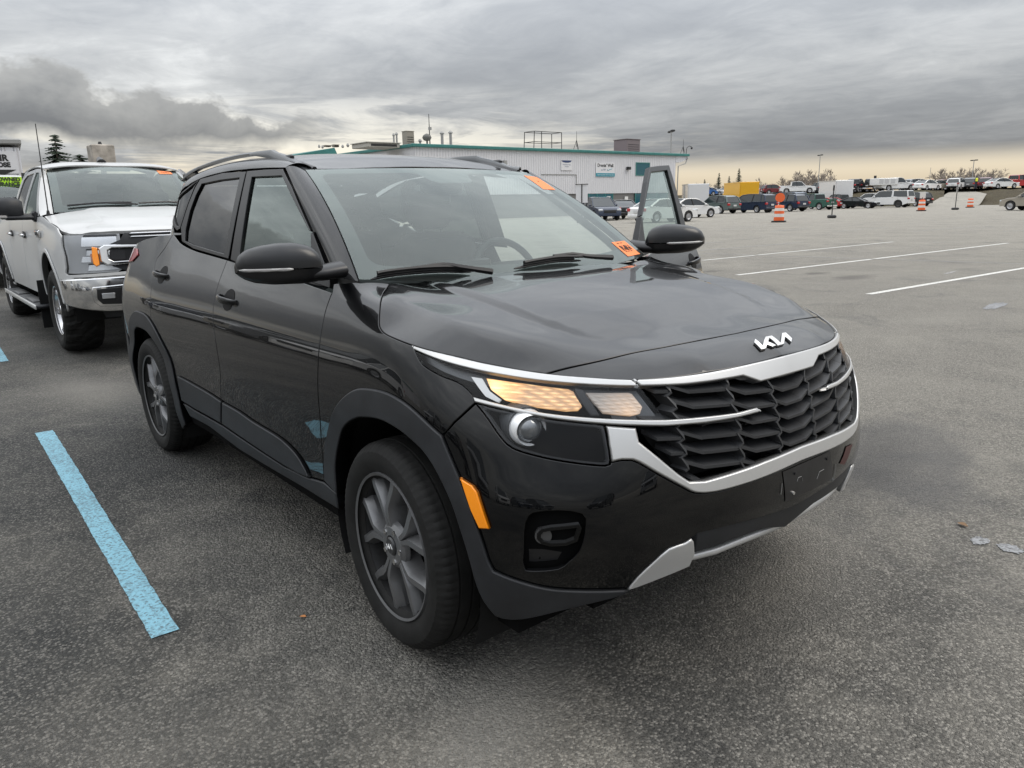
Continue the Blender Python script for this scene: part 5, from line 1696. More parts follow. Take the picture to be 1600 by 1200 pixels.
    TWS = Surf(wsf, (-.75, .75, 0, .85), -1.0, (20, 20))
    out = np.array([(-.74, .02), (-.74, .845), (.74, .845), (.74, .02)])
    V, F, NN, sm = panel_arrays(TWS, out, thick=0, gap=0, rnd=0, res=.08)
    sc = obj('windscreen', V, F, WGLASS, R_, True, NN)
    hole_ = np.array([(-.66, .12), (-.66, .765), (-.16, .765), (-.13, .73), (.13, .73), (.16, .765), (.66, .765), (.66, .12)])
    V, F, NN, sm = panel_arrays(TWS, out, thick=0, gap=0, rnd=0, res=.06, offset=-.004, holes=[hole_])
    obj('windscreen_border', V, F, FRIT, sc, True, NN)
    for (u0, v0, u1, v1) in (((.48, .70, .66, .79),) if detail else ()):
        V, F, NN, sm = panel_arrays(TWS, np.array([(-u0, v0), (-u1, v0+.03), (-u1, v1), (-u0, v1)]), thick=0, gap=0, rnd=0, offset=.003, res=.08)
        obj('lot_sticker', V, F, ORANGE, R_, True, NN)
        mb = MB()
        for k in range(5):
            uv = np.array([(-.52-.022*k, .752), (-.535-.022*k, .752)])
            mb.tube(TWS(uv)+TWS.normal(uv)*.004, .004, 4)
        mb.build('sticker_print', INK, R_)
    # side openings
    dl = [(-.66, 1.335), (-.80, 1.42), (-1.28, 1.80), (-1.42, 1.845), (-1.72, 1.86), (-1.72, 1.335)]
    fg = [(-.84, 1.36), (-.90, 1.42), (-1.30, 1.755), (-1.42, 1.80), (-1.66, 1.81), (-1.66, 1.36)]
    P_('door_frame', TG, np.array([(x, z) for x, z in dl]), WHITE, holes=[np.array(fg)], offset=.002, gap=.003, thick=.03, res=.05)
    P_('front_side_window', TG, np.array(fg), SGLASS, offset=-.008, gap=-.01, thick=0, rnd=0, res=.1)
    P_('window_trim', TG, np.array([(-.86, 1.345), (-.86, 1.365), (-1.67, 1.365), (-1.67, 1.345)]), TRIM, offset=.006, gap=0, thick=.01, res=.1)
    rl = [(-1.735, 1.335), (-1.735, 1.86), (-2.35, 1.85), (-2.62, 1.80), (-2.76, 1.34)]
    rg = [(-1.79, 1.36), (-1.79, 1.81), (-2.33, 1.80), (-2.54, 1.755), (-2.64, 1.36)]
    P_('door_frame', TG, np.array(rl), WHITE, holes=[np.array(rg)], offset=.002, gap=.003, thick=.03, res=.05)
    P_('rear_side_window', TG, np.array(rg), PGLASS, offset=-.008, gap=-.01, thick=0, rnd=0, res=.1)
    P_('centre_pillar', TG, np.array([(-1.68, 1.34), (-1.68, 1.85), (-1.79, 1.85), (-1.79, 1.34)]), TRIM, offset=-.02, gap=0, thick=0, rnd=0, res=.1)
    P_('cab_rear_pillar', TG, np.array([(-2.77, 1.34), (-2.63, 1.80), (-2.40, 1.862), (-2.80, 1.86), (-2.92, 1.34)]), WHITE, gap=.002, res=.06)
    ao = TG(smooth_line(np.array([(-1.45, 1.86), (-1.28, 1.815), (-.80, 1.43), (-.60, 1.335)]), .03))
    wi = TWS(np.array([(.75, v) for v in np.linspace(.85, 0.0, 16)]))
    mirrored('windscreen_pillar', loft(ao, wi, 6, .012, (.3, -1, .5)), WHITE, R_, smooth=60)
    rc = [(-1.36, 0, 1.885), (-1.40, .6, 1.868), (-1.42, .70, 1.852), (-1.6, 0, 1.925), (-1.6, .6, 1.905), (-1.6, .74, 1.868), (-2.1, 0, 1.945), (-2.1, .6, 1.923), (-2.1, .75, 1.880), (-2.75, 0, 1.925), (-2.75, .6, 1.905), (-2.75, .72, 1.865)]
    rt = tps(rc)
    TR = Surf(lambda uv: np.stack([uv[:, 0], -uv[:, 1], rt(uv[:, 0], uv[:, 1])], 1), (-3, -1.2, -.8, .8), -1.0, (20, 20))
    P_('roof', TR, both_sides(np.array([(-1.355, 0), (-1.40, .60), (-1.44, .715), (-2.0, .745), (-2.78, .72), (-2.82, 0)])), WHITE, False, res=.06)
    mb = MB()
    mb.box((-2.85, 0, 1.60), (.03, 1.50, .52))
    mb.build('rear_window', PGLASS, R_)
    mb = MB()
    mb.cyl((-1.75, -.05, 1.93), (-1.85, -.05, 1.985), .055, .03, 10)
    mb.build('roof_fin', TRIM, R_, smooth=40)
    # cabin
    def rb(nm, c, d, m, bev=.03):
        o = MB().box(c, d, bev=bev).build(nm, m, R_, smooth=40)
        return o
    for y in (-.42, .42):
        rb('seat_backrest', (-1.85, y, 1.25), (.18, .52, .75), CLOTH, .06)
        rb('headrest', (-1.90, y, 1.68), (.12, .30, .20), CLOTH, .05)
    rb('rear_bench', (-2.6, 0, 1.2), (.2, 1.4, .8), CLOTH, .06)
    rb('dashboard', (-.95, 0, 1.20), (.50, 1.60, .26), DASHM, .06)
    mb = MB()
    ring = [(-1.22, .42+.19*math.cos(a), 1.30+.17*math.sin(a)) for a in np.linspace(0, 2*math.pi, 28, endpoint=False)]
    V, F = tube(ring, .018, 8, closed=True)
    mb.add(V, F)
    mb.build('steering_wheel', DASHM, R_, smooth=50)
    for ya, yb in ((-.66, -.05), (.02, .62)):
        mb = MB()
        bl = [TWS(np.array([(-y/.79*.75, .085+.02*math.sin((y-ya)*4))]))[0]+np.array([.014, 0, .016]) for y in np.linspace(ya, yb, 10)]
        mb.tube(bl, .010, 6)
        mb.tube([bl[5], bl[-1]+np.array([.05, .05, -.02])], .010, 6)
        mb.build('wiper', mat('wiper_black', (.008, .008, .009), .45), R_)
    rb('cowl', (-.62, 0, 1.355), (.16, 1.5, .03), TRIM, .01)
    # mirrors
    mb = MB()
    mb.box((-.80, -1.17, 1.42), (.14, .24, .22), bev=.045)
    mirrored('mirror_head', mb, CLAD, R_, smooth=50)
    mb = MB()
    mb.box((-.77, -1.06, 1.325), (.09, .34, .05), bev=.02)
    mb.box((-.80, -.955, 1.335), (.16, .05, .11), bev=.02)
    mirrored('mirror_arm', mb, CLAD, R_, smooth=50)
    mb = MB()
    mb.box((-.73, -1.25, 1.335), (.03, .09, .03), bev=.008)
    mirrored('mirror_lamp', mb, SIG, R_)
    # handles, badge, antenna, steps
    for x in (-1.58, -2.62):
        mb = MB()
        mb.box((x, -1.005, 1.13), (.20, .035, .035), bev=.012)
        mirrored('door_handle', mb, CHROME, R_, smooth=50)
        mb = MB()
        mb.box((x-.01, -.984, 1.135), (.14, .01, .075), bev=.004)
        mirrored('handle_cup', mb, TRIM, R_, smooth=50)
    mb = MB()
    mb.box((-.44, -1.002, 1.165), (.24, .02, .075), bev=.008)
    mirrored('fender_badge', mb, CHROME, R_, smooth=50)
    mb = MB()
    mb.box((-.44, -1.013, 1.165), (.15, .01, .035), bev=.003)
    mirrored('badge_inlay', mb, INK, R_)
    mb = MB()
    mb.cyl((-.52, -.87, 1.33), (-.50, -.87, 1.39), .022, .012, 10)
    mb.cyl((-.50, -.87, 1.39), (-.36, -.88, 2.22), .006, .004, 6)
    mb.build('antenna', INK, R_)
    mb = MB()
    mb.box((-1.75, -1.03, .42), (2.45, .16, .045), bev=.015)
    mirrored('side_step', mb, CLAD, R_, smooth=50)
    mb = MB()
    mb.box((-1.75, -1.112, .42), (2.47, .012, .05), bev=.004)
    mirrored('step_edge', mb, SILVER, R_, smooth=50)
    for x in (-1.1, -2.2):
        mb = MB()
        mb.box((x, -1.03, .449), (.55, .12, .012), bev=.004)
        mirrored('step_pad', mb, TRIM, R_)
    mb = MB()
    mb.box((-.60, -.95, .44), (.012, .22, .50), bev=.004)
    mirrored('mud_flap', mb, LINER, R_)
    mb = MB()
    mb.box((-2.4, 0, .60), (5.0, 1.50, .30))
    mb.box((.30, 0, .62), (.9, 1.30, .35))
    mb.box((-3.9, 0, .95), (2.0, 1.85, .06))
    mb.box((-2.84, 0, 1.05), (.03, 1.85, .6))
    mb.build('underbody', DARK, R_)
    mb = MB()
    mb.box((-4.95, 0, 1.05), (.06, 1.70, .62), bev=.02)
    mb.build('tailgate', WHITE, R_, smooth=40)
    P_('inner_shell', TW, txz((-.64, .55), (-.64, 1.28), (-2.85, 1.28), (-2.85, .55)), DARK, offset=-.04, gap=0, thick=0, rnd=0, res=.2)
    for x0 in (0, -3.68):
        V, F = [], []
        for y in (-.93, -.55):
            for k in range(25):
                a = rad(-10+200*k/24); V.append((x0+.56*math.cos(a), y, .46+.56*math.sin(a)))
        F = [(k, k+1, 25+k+1, 25+k) for k in range(24)]
        V.append((x0, -.55, .46)); F += [(25+k, 26+k, 50) for k in range(24)]
        mirrored('wheel_liner', (V, F), LINER, R_)
    # wheels
    for x in (0, -3.68):
        for sd_ in (-1, 1):
            w = link('wheel', TRIM_ME, R_)
            w.location = (x, sd_*.975, .425)
            w.rotation_euler = (0, rad(17 if x else -8), 0 if sd_ < 0 else math.pi)
            link('tyre', TTYRE_ME, w)
            link('hub_cap', TCAP_ME, w)
    return R_
# mud-terrain tyre with real lugs, chromed 6-spoke wheel
def truck_tyre():
    n = 108
    prof = [(.02, .235), (-.01, .26), (-.035, .30), (-.040, .34), (-.030, .375), (-.012, .398), (.012, .410), (.05, .416), (.10, .419), (.14, .420), (.18, .419), (.23, .416), (.268, .410), (.292, .398), (.310, .375), (.320, .34), (.315, .30), (.29, .26), (.26, .235)]
    V = []
    for i, (a, r) in enumerate(prof):
        for k in range(n):
            t = 2*math.pi*(k+(0.6 if i % 2 and 5 < i < 13 else 0))/n
            lug = (k//3) % 2
            rr = r
            if i in (4, 5, 6, 7) and not lug: rr -= .014 if i > 4 else .006
            if i in (11, 12, 13, 14) and lug: rr -= .014
            if i in (8, 9, 10) and (k//2) % 3 == i % 3: rr -= .012
            V.append((rr*math.cos(t), a, rr*math.sin(t)))
    F = [(i*n+k, (i+1)*n+k, (i+1)*n+(k+1) % n, i*n+(k+1) % n) for i in range(len(prof)-1) for k in range(n)]
    return V, F
V, F = truck_tyre()
TTYRE_ME = meshdata('truck_tyre', V, F, False, None, RUBBER)
mb = MB()
V, F = lathe([(-.012, .232), (-.018, .242), (-.006, .247), (.006, .240), (.03, .222), (.12, .215), (.22, .235)], 60)
mb.add(V, F)
V, F = lathe([(.035, .0), (.030, .075), (.045, .10), (.08, .105)], 30)
mb.add(V, F)
for k in range(6):
    a = rad(60*k)
    er = np.array([math.cos(a), 0, math.sin(a)]); et = np.array([-math.sin(a), 0, math.cos(a)])
    P = []
    for r, w, d in ((.06, .030, .030), (.13, .026, .020), (.19, .030, .012), (.235, .040, .004)):
        for (q, dd) in ((-1, .02), (-.6, 0), (.6, 0), (1, .02), (1, .05), (-1, .05)): P.append(er*r+et*w*q+np.array([0, d+dd, 0]))
    mb.add(P, [(i*6+j, (i+1)*6+j, (i+1)*6+(j+1) % 6, i*6+(j+1) % 6)[::-1] for i in range(3) for j in range(6)])
TRIM_ME = mb.data('truck_wheel', mat('wheel_bright', (.62, .62, .63), .22, metal=.9), 30)
mb = MB()
V, F = lathe([(.0, .0), (.0, .045), (.010, .052), (.03, .054)], 20)
mb.add(V, F)
TCAP_ME = mb.data('truck_hub', CHROME, 30)
PICK = build_pickup('pickup_truck', (-6.68, 0.278, 0), 'white crew cab pickup with chrome bumper standing right behind the black crossover')
PICK2 = build_pickup('pickup_truck', (-15.9, 0.05, 0), 'white pickup with a lime green windscreen sticker at the left edge, farther back', detail=False)
PICK2.scale = (1.12, 1.12, 1.12)
LIME = mat('lime_sticker', (.42, .75, .02), .5)
def on_truck2(px, py, x=-17.18):
    d = np.array([(px-800)/FPX, -(py-600)/FPX, 1.0]) @ AX
    q = CAM+d*((x-CAM[0])/d[0])
    return (q-np.array([-15.9, .05, 0]))/1.12
c_ = on_truck2(8, 284)
MB().box((c_[0], c_[1], c_[2]), (.012, .62, .175)).build('windscreen_sticker', LIME, PICK2)
text_mesh('sticker_text', 'PRE OWNED', .095, INK, PICK2, (c_[0]+.010, c_[1]-.02, c_[2]+.040), (math.pi/2, 0, math.pi/2), .003, bold=.004, sx=.95)
text_mesh('sticker_text', 'INSURANCE', .095, INK, PICK2, (c_[0]+.010, c_[1]-.02, c_[2]-.045), (math.pi/2, 0, math.pi/2), .003, bold=.004, sx=.95)

# ------------------------------------------------------------------ the lot and what stands around it
def ray(px, py):
    return np.array([(px-800)/FPX, -(py-600)/FPX, 1.0]) @ AX
def gpt(px, py, z=0.0):
    d = ray(px, py); t = (z-CAM[2])/d[2]
    return CAM+d*t
def rpt(px, dist, z=0.0):
    """point in the direction of picture column px (at the horizon), dist metres away"""
    y = 318-(px-794)*0.0209
    d = ray(px, y); h = math.hypot(d[0], d[1])
    return np.array([CAM[0]+d[0]/h*dist, CAM[1]+d[1]/h*dist, z])

def line_paint(name, col, wear=0.5):
    m = bpy.data.materials.new(name); m.use_nodes = True
    t = NT(m.node_tree); b = t.n['Principled BSDF']
    o = t.add('ShaderNodeTexCoord').outputs['Object']
    n = t.noise(o, 60, 4, .7)
    v = t.add('ShaderNodeTexVoronoi', i={'Vector': o, 'Scale': 95.0})
    worn = t.ramp(t.math('ADD', t.math('MULTIPLY', n, .75), t.math('MULTIPLY', t.noise(o, 2.5, 3, .6), .25)), [(.56-.12*wear, (0, 0, 0)), (.66, (1, 1, 1))])
    v2 = t.add('ShaderNodeTexVoronoi', i={'Vector': o, 'Scale': 122.0})
    pits = t.ramp(t.add('ShaderNodeRGBToBW', i={0: v2.outputs['Color']}).outputs[0], [(.24, (1, 1, 1)), (.30, (0, 0, 0))])
    gone = t.math('MAXIMUM', t.math('MULTIPLY', worn, wear), t.math('MULTIPLY', pits, .35+.4*wear))
    t.l.new(t.mix(gone, col, (.055, .053, .050)), b.inputs['Base Color'])
    b.inputs['Roughness'].default_value = .75
    bn = t.add('ShaderNodeBump', i={'Height': v.outputs['Distance'], 'Strength': .6, 'Distance': .004})
    bn.invert = True
    t.l.new(bn.outputs[0], b.inputs['Normal'])
    return m
BLUEP = line_paint('blue_line_paint', (.20, .41, .50), .7)
WHITEP = line_paint('white_line_paint', (.62, .61, .57), .55)
FAINTP = line_paint('faint_line_paint', (.34, .33, .31), .9)
def strip(name, pts, w0, w1, m, label, group, z=.004, jag=.0022):
    """painted line from a to b with slightly uneven edges"""
    a, b = np.array(pts[0], float), np.array(pts[1], float)
    n = min(160, max(6, int(np.linalg.norm(b-a)/.035)))
    d = (b-a)/np.linalg.norm(b-a); s = np.array([-d[1], d[0]])
    r = random.Random(int(abs(a[0]*100)+abs(b[1]*37)))
    V = []
    for k in range(n+1):
        t = k/n; c = a+(b-a)*t; w = (w0+(w1-w0)*t)/2
        V += [(*(c+s*(w+r.uniform(-jag, jag))), z), (*(c-s*(w+r.uniform(-jag, jag))), z)]
    F = [(2*k, 2*k+1, 2*k+3, 2*k+2)[::-1] for k in range(n)]
    return obj(name, V, F, m, label=label, cat='road marking', group=group)
strip('painted_line', [(-3.57, -1.345), (-.54, -1.435)], .10, .085, BLUEP, 'pale blue painted line on the asphalt left of the black crossover', None)
q = gpt(0, 566); strip('painted_line', [(q[0], q[1]+.02), (q[0]-2.6, q[1]+.10)], .10, .10, BLUEP, 'tip of a blue painted line at the left edge beside the white pickup', None)
def wl(a, b, m, lab, w=.10): strip('painted_line', [gpt(*a)[:2], gpt(*b)[:2]], w, w, m, lab, 'parking lines on the lot')
wl((1152, 430), (1575, 380), WHITEP, 'long white parking line just beyond the hood on the right', .11)
wl((1357, 460), (1720, 399), WHITEP, 'nearest white parking line at the right edge', .11)
wl((1098, 407), (1396, 378), WHITEP, 'white parking line starting at the open door handle', .10)
wl((1096, 396), (1640, 414), FAINTP, 'faint white line crossing the other parking lines', .09)
wl((1090, 392), (1250, 379), FAINTP, 'short white parking line beyond the open door', .10)
wl((1090, 381), (1130, 378), FAINTP, 'stub of a white line right of the open door mirror', .10)
wl((1118, 361), (1180, 355), FAINTP, 'faint far parking line in front of the grey van', .10)
wl((1205, 362), (1265, 356), FAINTP, 'faint far parking line in front of the orange barrel', .10)
wl((1308, 362), (1385, 355), FAINTP, 'faint far parking line right of the sign post', .10)
wl((1425, 362), (1520, 354), FAINTP, 'faint far parking line at the far right', .10)
wl((1566, 362), (1640, 357), FAINTP, 'faint far parking line touching the right edge', .10)
wl((1455, 379), (1500, 378.5), FAINTP, 'tiny faint stripe between the long parking lines', .12)
# smeared paint patches
def patch(name, px, py, rx, ry, m, seed, label, z=.0035, rz=0.0):
    c = gpt(px, py); r = random.Random(seed)
    n = 26
    V = [(c[0], c[1], z)]
    for k in range(n):
        a = 2*math.pi*k/n; f = r.uniform(.7, 1.05)
        x, y = rx*f*math.cos(a), ry*f*math.sin(a)
        V.append((c[0]+x*math.cos(rz)-y*math.sin(rz), c[1]+x*math.sin(rz)+y*math.cos(rz), z))
    F = [(0, 1+k, 1+(k+1) % n) for k in range(n)]
    return obj(name, V, F, m, label=label, cat='road marking')
SMEAR = line_paint('smeared_paint', (.25, .255, .26), 1.0)
patch('paint_smear', 1556, 478, .10, .45, SMEAR, 3, 'smeared bluish white paint mark at the right edge', rz=.1)
patch('paint_smear', 1485, 426, .05, .35, FAINTP, 4, 'faint bluish paint trace beyond the hood', rz=.1)
patch('paint_smear', 1530, 846, .035, .05, SMEAR, 5, 'small worn white paint mark on the right foreground asphalt')
patch('paint_smear', 1578, 858, .055, .045, SMEAR, 8, 'worn white paint mark nearest the right edge of the foreground')
# fallen leaves
LEAF = mat('dry_leaf', (.20, .12, .06), .7)
def leaf(px, py, s, seed, label, m=LEAF):
    c = gpt(px, py); r = random.Random(seed); a0 = r.uniform(0, 6.28)
    V = []
    prof = [(0, 0), (.25, .28), (.5, .36), (.8, .22), (1.15, 0), (.8, -.22), (.5, -.36), (.25, -.28)]
    for (x, y) in prof:
        x -= .5
        V.append((c[0]+s*(x*math.cos(a0)-y*math.sin(a0)), c[1]+s*(x*math.sin(a0)+y*math.cos(a0)), .006+s*.45*abs(y)+s*.12*x*x))
    V.append((c[0], c[1], .005))
    F = [(8, k, (k+1) % 8) for k in range(8)]
    o = obj('leaf', V, F, m, label=label, cat='leaf')
leaf(1503, 822, .045, 2, 'dry brown leaf on the asphalt in front of the bumper on the right')
leaf(474, 966, .022, 5, 'small orange leaf on the asphalt left of the front wheel', mat('orange_leaf', (.45, .18, .05), .7))

# ------------------------------------------------------------------ building
SIDING = bpy.data.materials.new('white_metal_siding'); SIDING.use_nodes = True
t = NT(SIDING.node_tree); b = t.n['Principled BSDF']
o = t.add('ShaderNodeTexCoord').outputs['Object']
sp = t.add('ShaderNodeSeparateXYZ', i={0: o})
u_ = t.math('ADD', sp.outputs[0], sp.outputs[1])
rib = t.math('PINGPONG', t.math('MULTIPLY', u_, 3.3), .5)
ribr = t.ramp(rib, [(.30, (0, 0, 0)), (.42, (1, 1, 1))])
t.l.new(t.mix(t.noise(t.add('ShaderNodeMapping', i={'Vector': o, 'Scale': (1, 1, .25)}).outputs[0], 1.2, 5, .6), (.60, .60, .62), (.70, .70, .72)), b.inputs['Base Color'])
b.inputs['Roughness'].default_value = .45
bn = t.add('ShaderNodeBump', i={'Height': ribr, 'Strength': 1.0, 'Distance': .05})
t.l.new(bn.outputs[0], b.inputs['Normal'])
BLOCK = bpy.data.materials.new('concrete_block'); BLOCK.use_nodes = True
t = NT(BLOCK.node_tree); b = t.n['Principled BSDF']
o = t.add('ShaderNodeTexCoord').outputs['Object']
br = t.add('ShaderNodeTexBrick', i={'Vector': t.add('ShaderNodeMapping', i={'Vector': o, 'Rotation': (rad(90), 0, rad(90))}).outputs[0], 'Color1': (.24, .225, .20, 1), 'Color2': (.30, .285, .25, 1), 'Mortar': (.16, .155, .15, 1), 'Scale': 2.5, 'Mortar Size': .02})
t.l.new(br.outputs['Color'], b.inputs['Base Color']); b.inputs['Roughness'].default_value = .9
TEAL = mat('teal_trim', (.035, .17, .155), .45, noise=.15, nscale=2)
TEALG = mat('teal_glass', (.02, .10, .13), .10, spec=.6)
ROOFG = mat('roof_unit_grey', (.30, .30, .29), .6, metal=.2)
BX, BY0, BY1, BH = -55.7, 34.7, 69.7, 6.30
BLD = empty('warehouse_building', (BX, BY0, 0), label='long white metal warehouse with teal roof trim behind the parked cars', cat='building')
def bpart(name, mb, m, smooth=None):
    mb.V = [(x-BX, y-BY0, z) for x, y, z in mb.V]
    return mb.build(name, m, BLD, smooth=smooth)
mb = MB(); mb.box((BX-20, (BY0+BY1)/2, (2.2+BH)/2), (40, BY1-BY0, BH-2.2)); bpart('siding_wall', mb, SIDING)
mb = MB(); mb.box((BX-20.05, (BY0+BY1)/2, 1.1), (39.9, BY1-BY0-.1, 2.2)); bpart('block_base', mb, BLOCK)
mb = MB(); mb.box((BX+.10, (BY0+BY1)/2+.9, BH+.09), (.35, BY1-BY0+2.6, .28), bev=.04); bpart('roof_edge', mb, TEAL)
mb = MB(); mb.box((BX-20, BY0-.10, BH+.09), (40.2, .3, .28), bev=.04); bpart('roof_edge', mb, TEAL)
mb = MB(); mb.prism([(BY1, BH-.02), (BY1+2.1, BH-.02), (BY1+2.1, BH-.35), (BY1+.7, BH-.75), (BY1, BH-.75)], 0, BX-6, BX+.05); bpart('eave_overhang', mb, SIDING)
mb = MB(); mb.tube([(BX+.12, BY1+2.0, BH-.2), (BX+.15, BY1+1.6, BH-.85), (BX+.15, BY1+.3, BH-1.15), (BX+.15, BY1+.2, .2)], .06, 6); bpart('downpipe', mb, ROOFG)
mb = MB(); mb.box((BX-20, (BY0+BY1)/2, BH+.02), (39, 34, .10)); bpart('roof_deck', mb, ROOFG)
def fy(u): return BY0+.2+u
def front_rect(name, u0, u1, z0, z1, m, proud=.03, th=.06):
    mb = MB(); mb.box((BX+proud-th/2+.001, fy((u0+u1)/2), (z0+z1)/2), (th, u1-u0, z1-z0)); return bpart(name, mb, m)
front_rect('entrance_glazing', 20.8, 24.4, .1, 2.15, TEALG, .02)
for u in (20.8, 22.0, 23.2, 24.4): front_rect('glazing_mullion', u-.06, u+.06, .05, 2.2, TEAL, .05)
front_rect('entrance_glazing', 28.0, 33.5, .1, 2.15, TEALG, .02)
for u in (28.0, 29.8, 31.6, 33.5): front_rect('glazing_mullion', u-.06, u+.06, .05, 2.2, TEAL, .05)
front_rect('office_window', 28.1, 30.2, 4.15, 5.35, TEALG, .03)
for (u0, u1, z0, z1) in ((28.0, 30.3, 4.05, 4.15), (28.0, 30.3, 5.35, 5.45), (28.0, 28.1, 4.15, 5.35), (30.2, 30.3, 4.15, 5.35)): front_rect('window_frame', u0, u1, z0, z1, TEAL, .06)
front_rect('notice', 23.5, 24.0, .9, 1.9, mat('paper_white', (.7, .7, .68), .7), .07)
front_rect('notice', 26.3, 26.8, .95, 1.85, mat('paper_white', (.7, .7, .68), .7), .05)
front_rect('conduit', 14.2, 19.0, 4.06, 4.12, ROOFG, .06)
front_rect('conduit', 18.96, 19.02, 2.3, 4.06, ROOFG, .06)
for u in (6.2, 9.4): front_rect('wall_lamp', u, u+.35, 4.9, 5.3, ROOFG, .25, .25)
front_rect('wall_lamp', 26.5, 26.9, 4.65, 4.95, INK, .35, .35)
SIGNW = mat('sign_white', (.66, .66, .67), .5)
S1 = empty('wall_sign', (BX+.05, fy(17.6), 5.0), label='small white wall sign with a navy emblem and lines of small text', cat='sign')
mb = MB(); mb.box((0, 0, 0), (.05, 1.5, 1.0)); mb.build('sign_board', SIGNW, S1)
NAVY = mat('sign_navy', (.03, .05, .13), .5)
mb = MB(); mb.prism([(-.72, .46), (.72, .46), (.55, .30), (.15, .24), (-.15, .24), (-.55, .30)], 0, .03, .04); mb.build('emblem', NAVY, S1)
GREYT = mat('sign_grey_text', (.30, .33, .40), .5)
for k, (s_, z_) in enumerate((('Wholesale Auto', 0.05), ('Auction', -.13))):
    text_mesh('sign_text', s_, .17, GREYT, S1, (.032, 0, z_), (math.pi/2, 0, math.pi/2), .004)
S2 = empty('wall_sign', (BX+.05, fy(23.2), 4.62), label="white Dennis' Wall sign with a teal strip along its foot", cat='sign')
mb = MB(); mb.box((0, 0, 0), (.05, 2.85, 1.42)); mb.build('sign_board', SIGNW, S2)
text_mesh('sign_text', "Dennis' Wall", .46, INK, S2, (.032, 0, .42), (math.pi/2, 0, math.pi/2), .004, bold=.012)
text_mesh('sign_text', 'to 997', .26, GREYT, S2, (.032, -.30, -.02), (math.pi/2, 0, math.pi/2), .004, bold=.006)
mb = MB(); mb.tube([(.034, .25, .02), (.034, .38, -.10), (.034, .62, .02), (.034, 1.0, .10)], .03, 6); mb.build('emblem', mat('sign_teal', (.03, .25, .32), .5), S2)
mb = MB(); mb.box((.03, 0, -.52), (.012, 2.85, .34)); mb.build('sign_strip', mat('sign_teal', (.03, .25, .32), .5), S2)
text_mesh('sign_text', 'Trade In & Dealer Direct Auto Sales', .17, SIGNW, S2, (.04, 0, -.52), (math.pi/2, 0, math.pi/2), .003)
# roof equipment
def roof_thing(name, label, cat='roof equipment', group=None):
    return empty(name, (0, 0, 0), label=label, cat=cat, group=group)
def rp(px, back=4.0):
    """point on the warehouse roof in picture column px, some metres behind the front wall"""
    y = 318-(px-794)*0.0209
    d = ray(px, y)
    t_ = (BX-back-CAM[0])/d[0]
    return np.array([CAM[0]+d[0]*t_, CAM[1]+d[1]*t_, 0.0])
def hz(py, px, p):
    """height of picture point above a place (or at a distance)"""
    d = ray(px, py); h = math.hypot(d[0], d[1])
    dist = math.hypot(p[0]-CAM[0], p[1]-CAM[1]) if not np.isscalar(p) else p
    return CAM[2]+dist*d[2]/h
def vent(px, back, pytop, label, r=.13, cap=True):
    p = rp(px, back); zt = hz(pytop, px, p)
    e = empty('vent_pipe', (p[0], p[1], BH), label=label, cat='vent pipe', group='vent pipes on the warehouse roof')
    mb = MB(); mb.cyl((0, 0, 0), (0, 0, zt-BH), r, n=10); mb.build('pipe', ROOFG, e, smooth=40)
    if cap:
        mb = MB(); mb.cyl((0, 0, zt-BH), (0, 0, zt-BH+.1), r*1.1, r*1.7, 10); mb.cyl((0, 0, zt-BH+.1), (0, 0, zt-BH+.25), r*1.8, r*.9, 10); mb.build('rain_cap', ROOFG, e, smooth=40)
vent(695, 3.0, 210, 'vent pipe with a flared cap right of the antenna mast')
vent(708, 3.0, 209, 'rightmost vent pipe of the pair beside the antenna mast')
vent(621, 3.0, 213, 'left of two slim vent pipes beside the stacked roof unit', .08)
vent(625.5, 3.0, 211.5, 'right of two slim vent pipes beside the stacked roof unit', .08)
vent(661, 3.0, 222, 'short stubby vent between roof unit and antenna dome', .10)
vent(542, 3.0, 231, 'short vent pipe left of the tan roof box', .07)
vent(550, 3.0, 229, 'taller vent pipe left of the tan roof box', .08)
vent(506, 3.0, 231, 'thin vent pipe next to the green gable', .06)
vent(511, 3.0, 232, 'second thin vent pipe next to the green gable', .06)
def roof_box(px0, px1, back, pytop, m, label, name='roof_unit', legs=False, z0=None):
    a, c = rp(px0, back), rp(px1, back)
    w = np.linalg.norm(c-a); ctr = (a+c)/2; zt = hz(pytop, (px0+px1)/2, ctr); z0 = BH if z0 is None else z0
    ang = math.atan2(c[1]-a[1], c[0]-a[0])
    e = empty(name, (ctr[0], ctr[1], z0), ang, label=label, cat='roof unit')
    mb = MB(); mb.box((0, 0, (zt-z0)/2), (w, w*.9, zt-z0), bev=.04); mb.build('casing', m, e)
    mb = MB(); mb.box((0, 0, zt-z0+.03), (w*1.06, w*.96, .06)); mb.build('lid', m, e)
    mb = MB()
    for k in range(4): mb.box((0, -w*.45-.01, (zt-z0)*(.3+.13*k)), (w*.8, .03, .04))
    mb.build('louvre', INK, e)
    return e
TANB = mat('roof_tan', (.26, .24, .20), .7)
roof_box(637, 649, 3.5, 206, TANB, 'tall tan cooling unit standing on the warehouse roof')
roof_box(568, 617, 3.5, 225, mat('roof_pale', (.40, .39, .35), .7), 'long pale box on the warehouse roof left of the vents')
roof_box(514, 523, 3.5, 228, TANB, 'left of two small fan units left of the long roof box')
roof_box(527, 535, 3.5, 227, TANB, 'right of two small fan units left of the long roof box')
roof_box(968, 988.5, 3.5, 219, mat('roof_mauve', (.17, .14, .145), .6), 'mauve grey air conditioner on the roof above the wall signs')
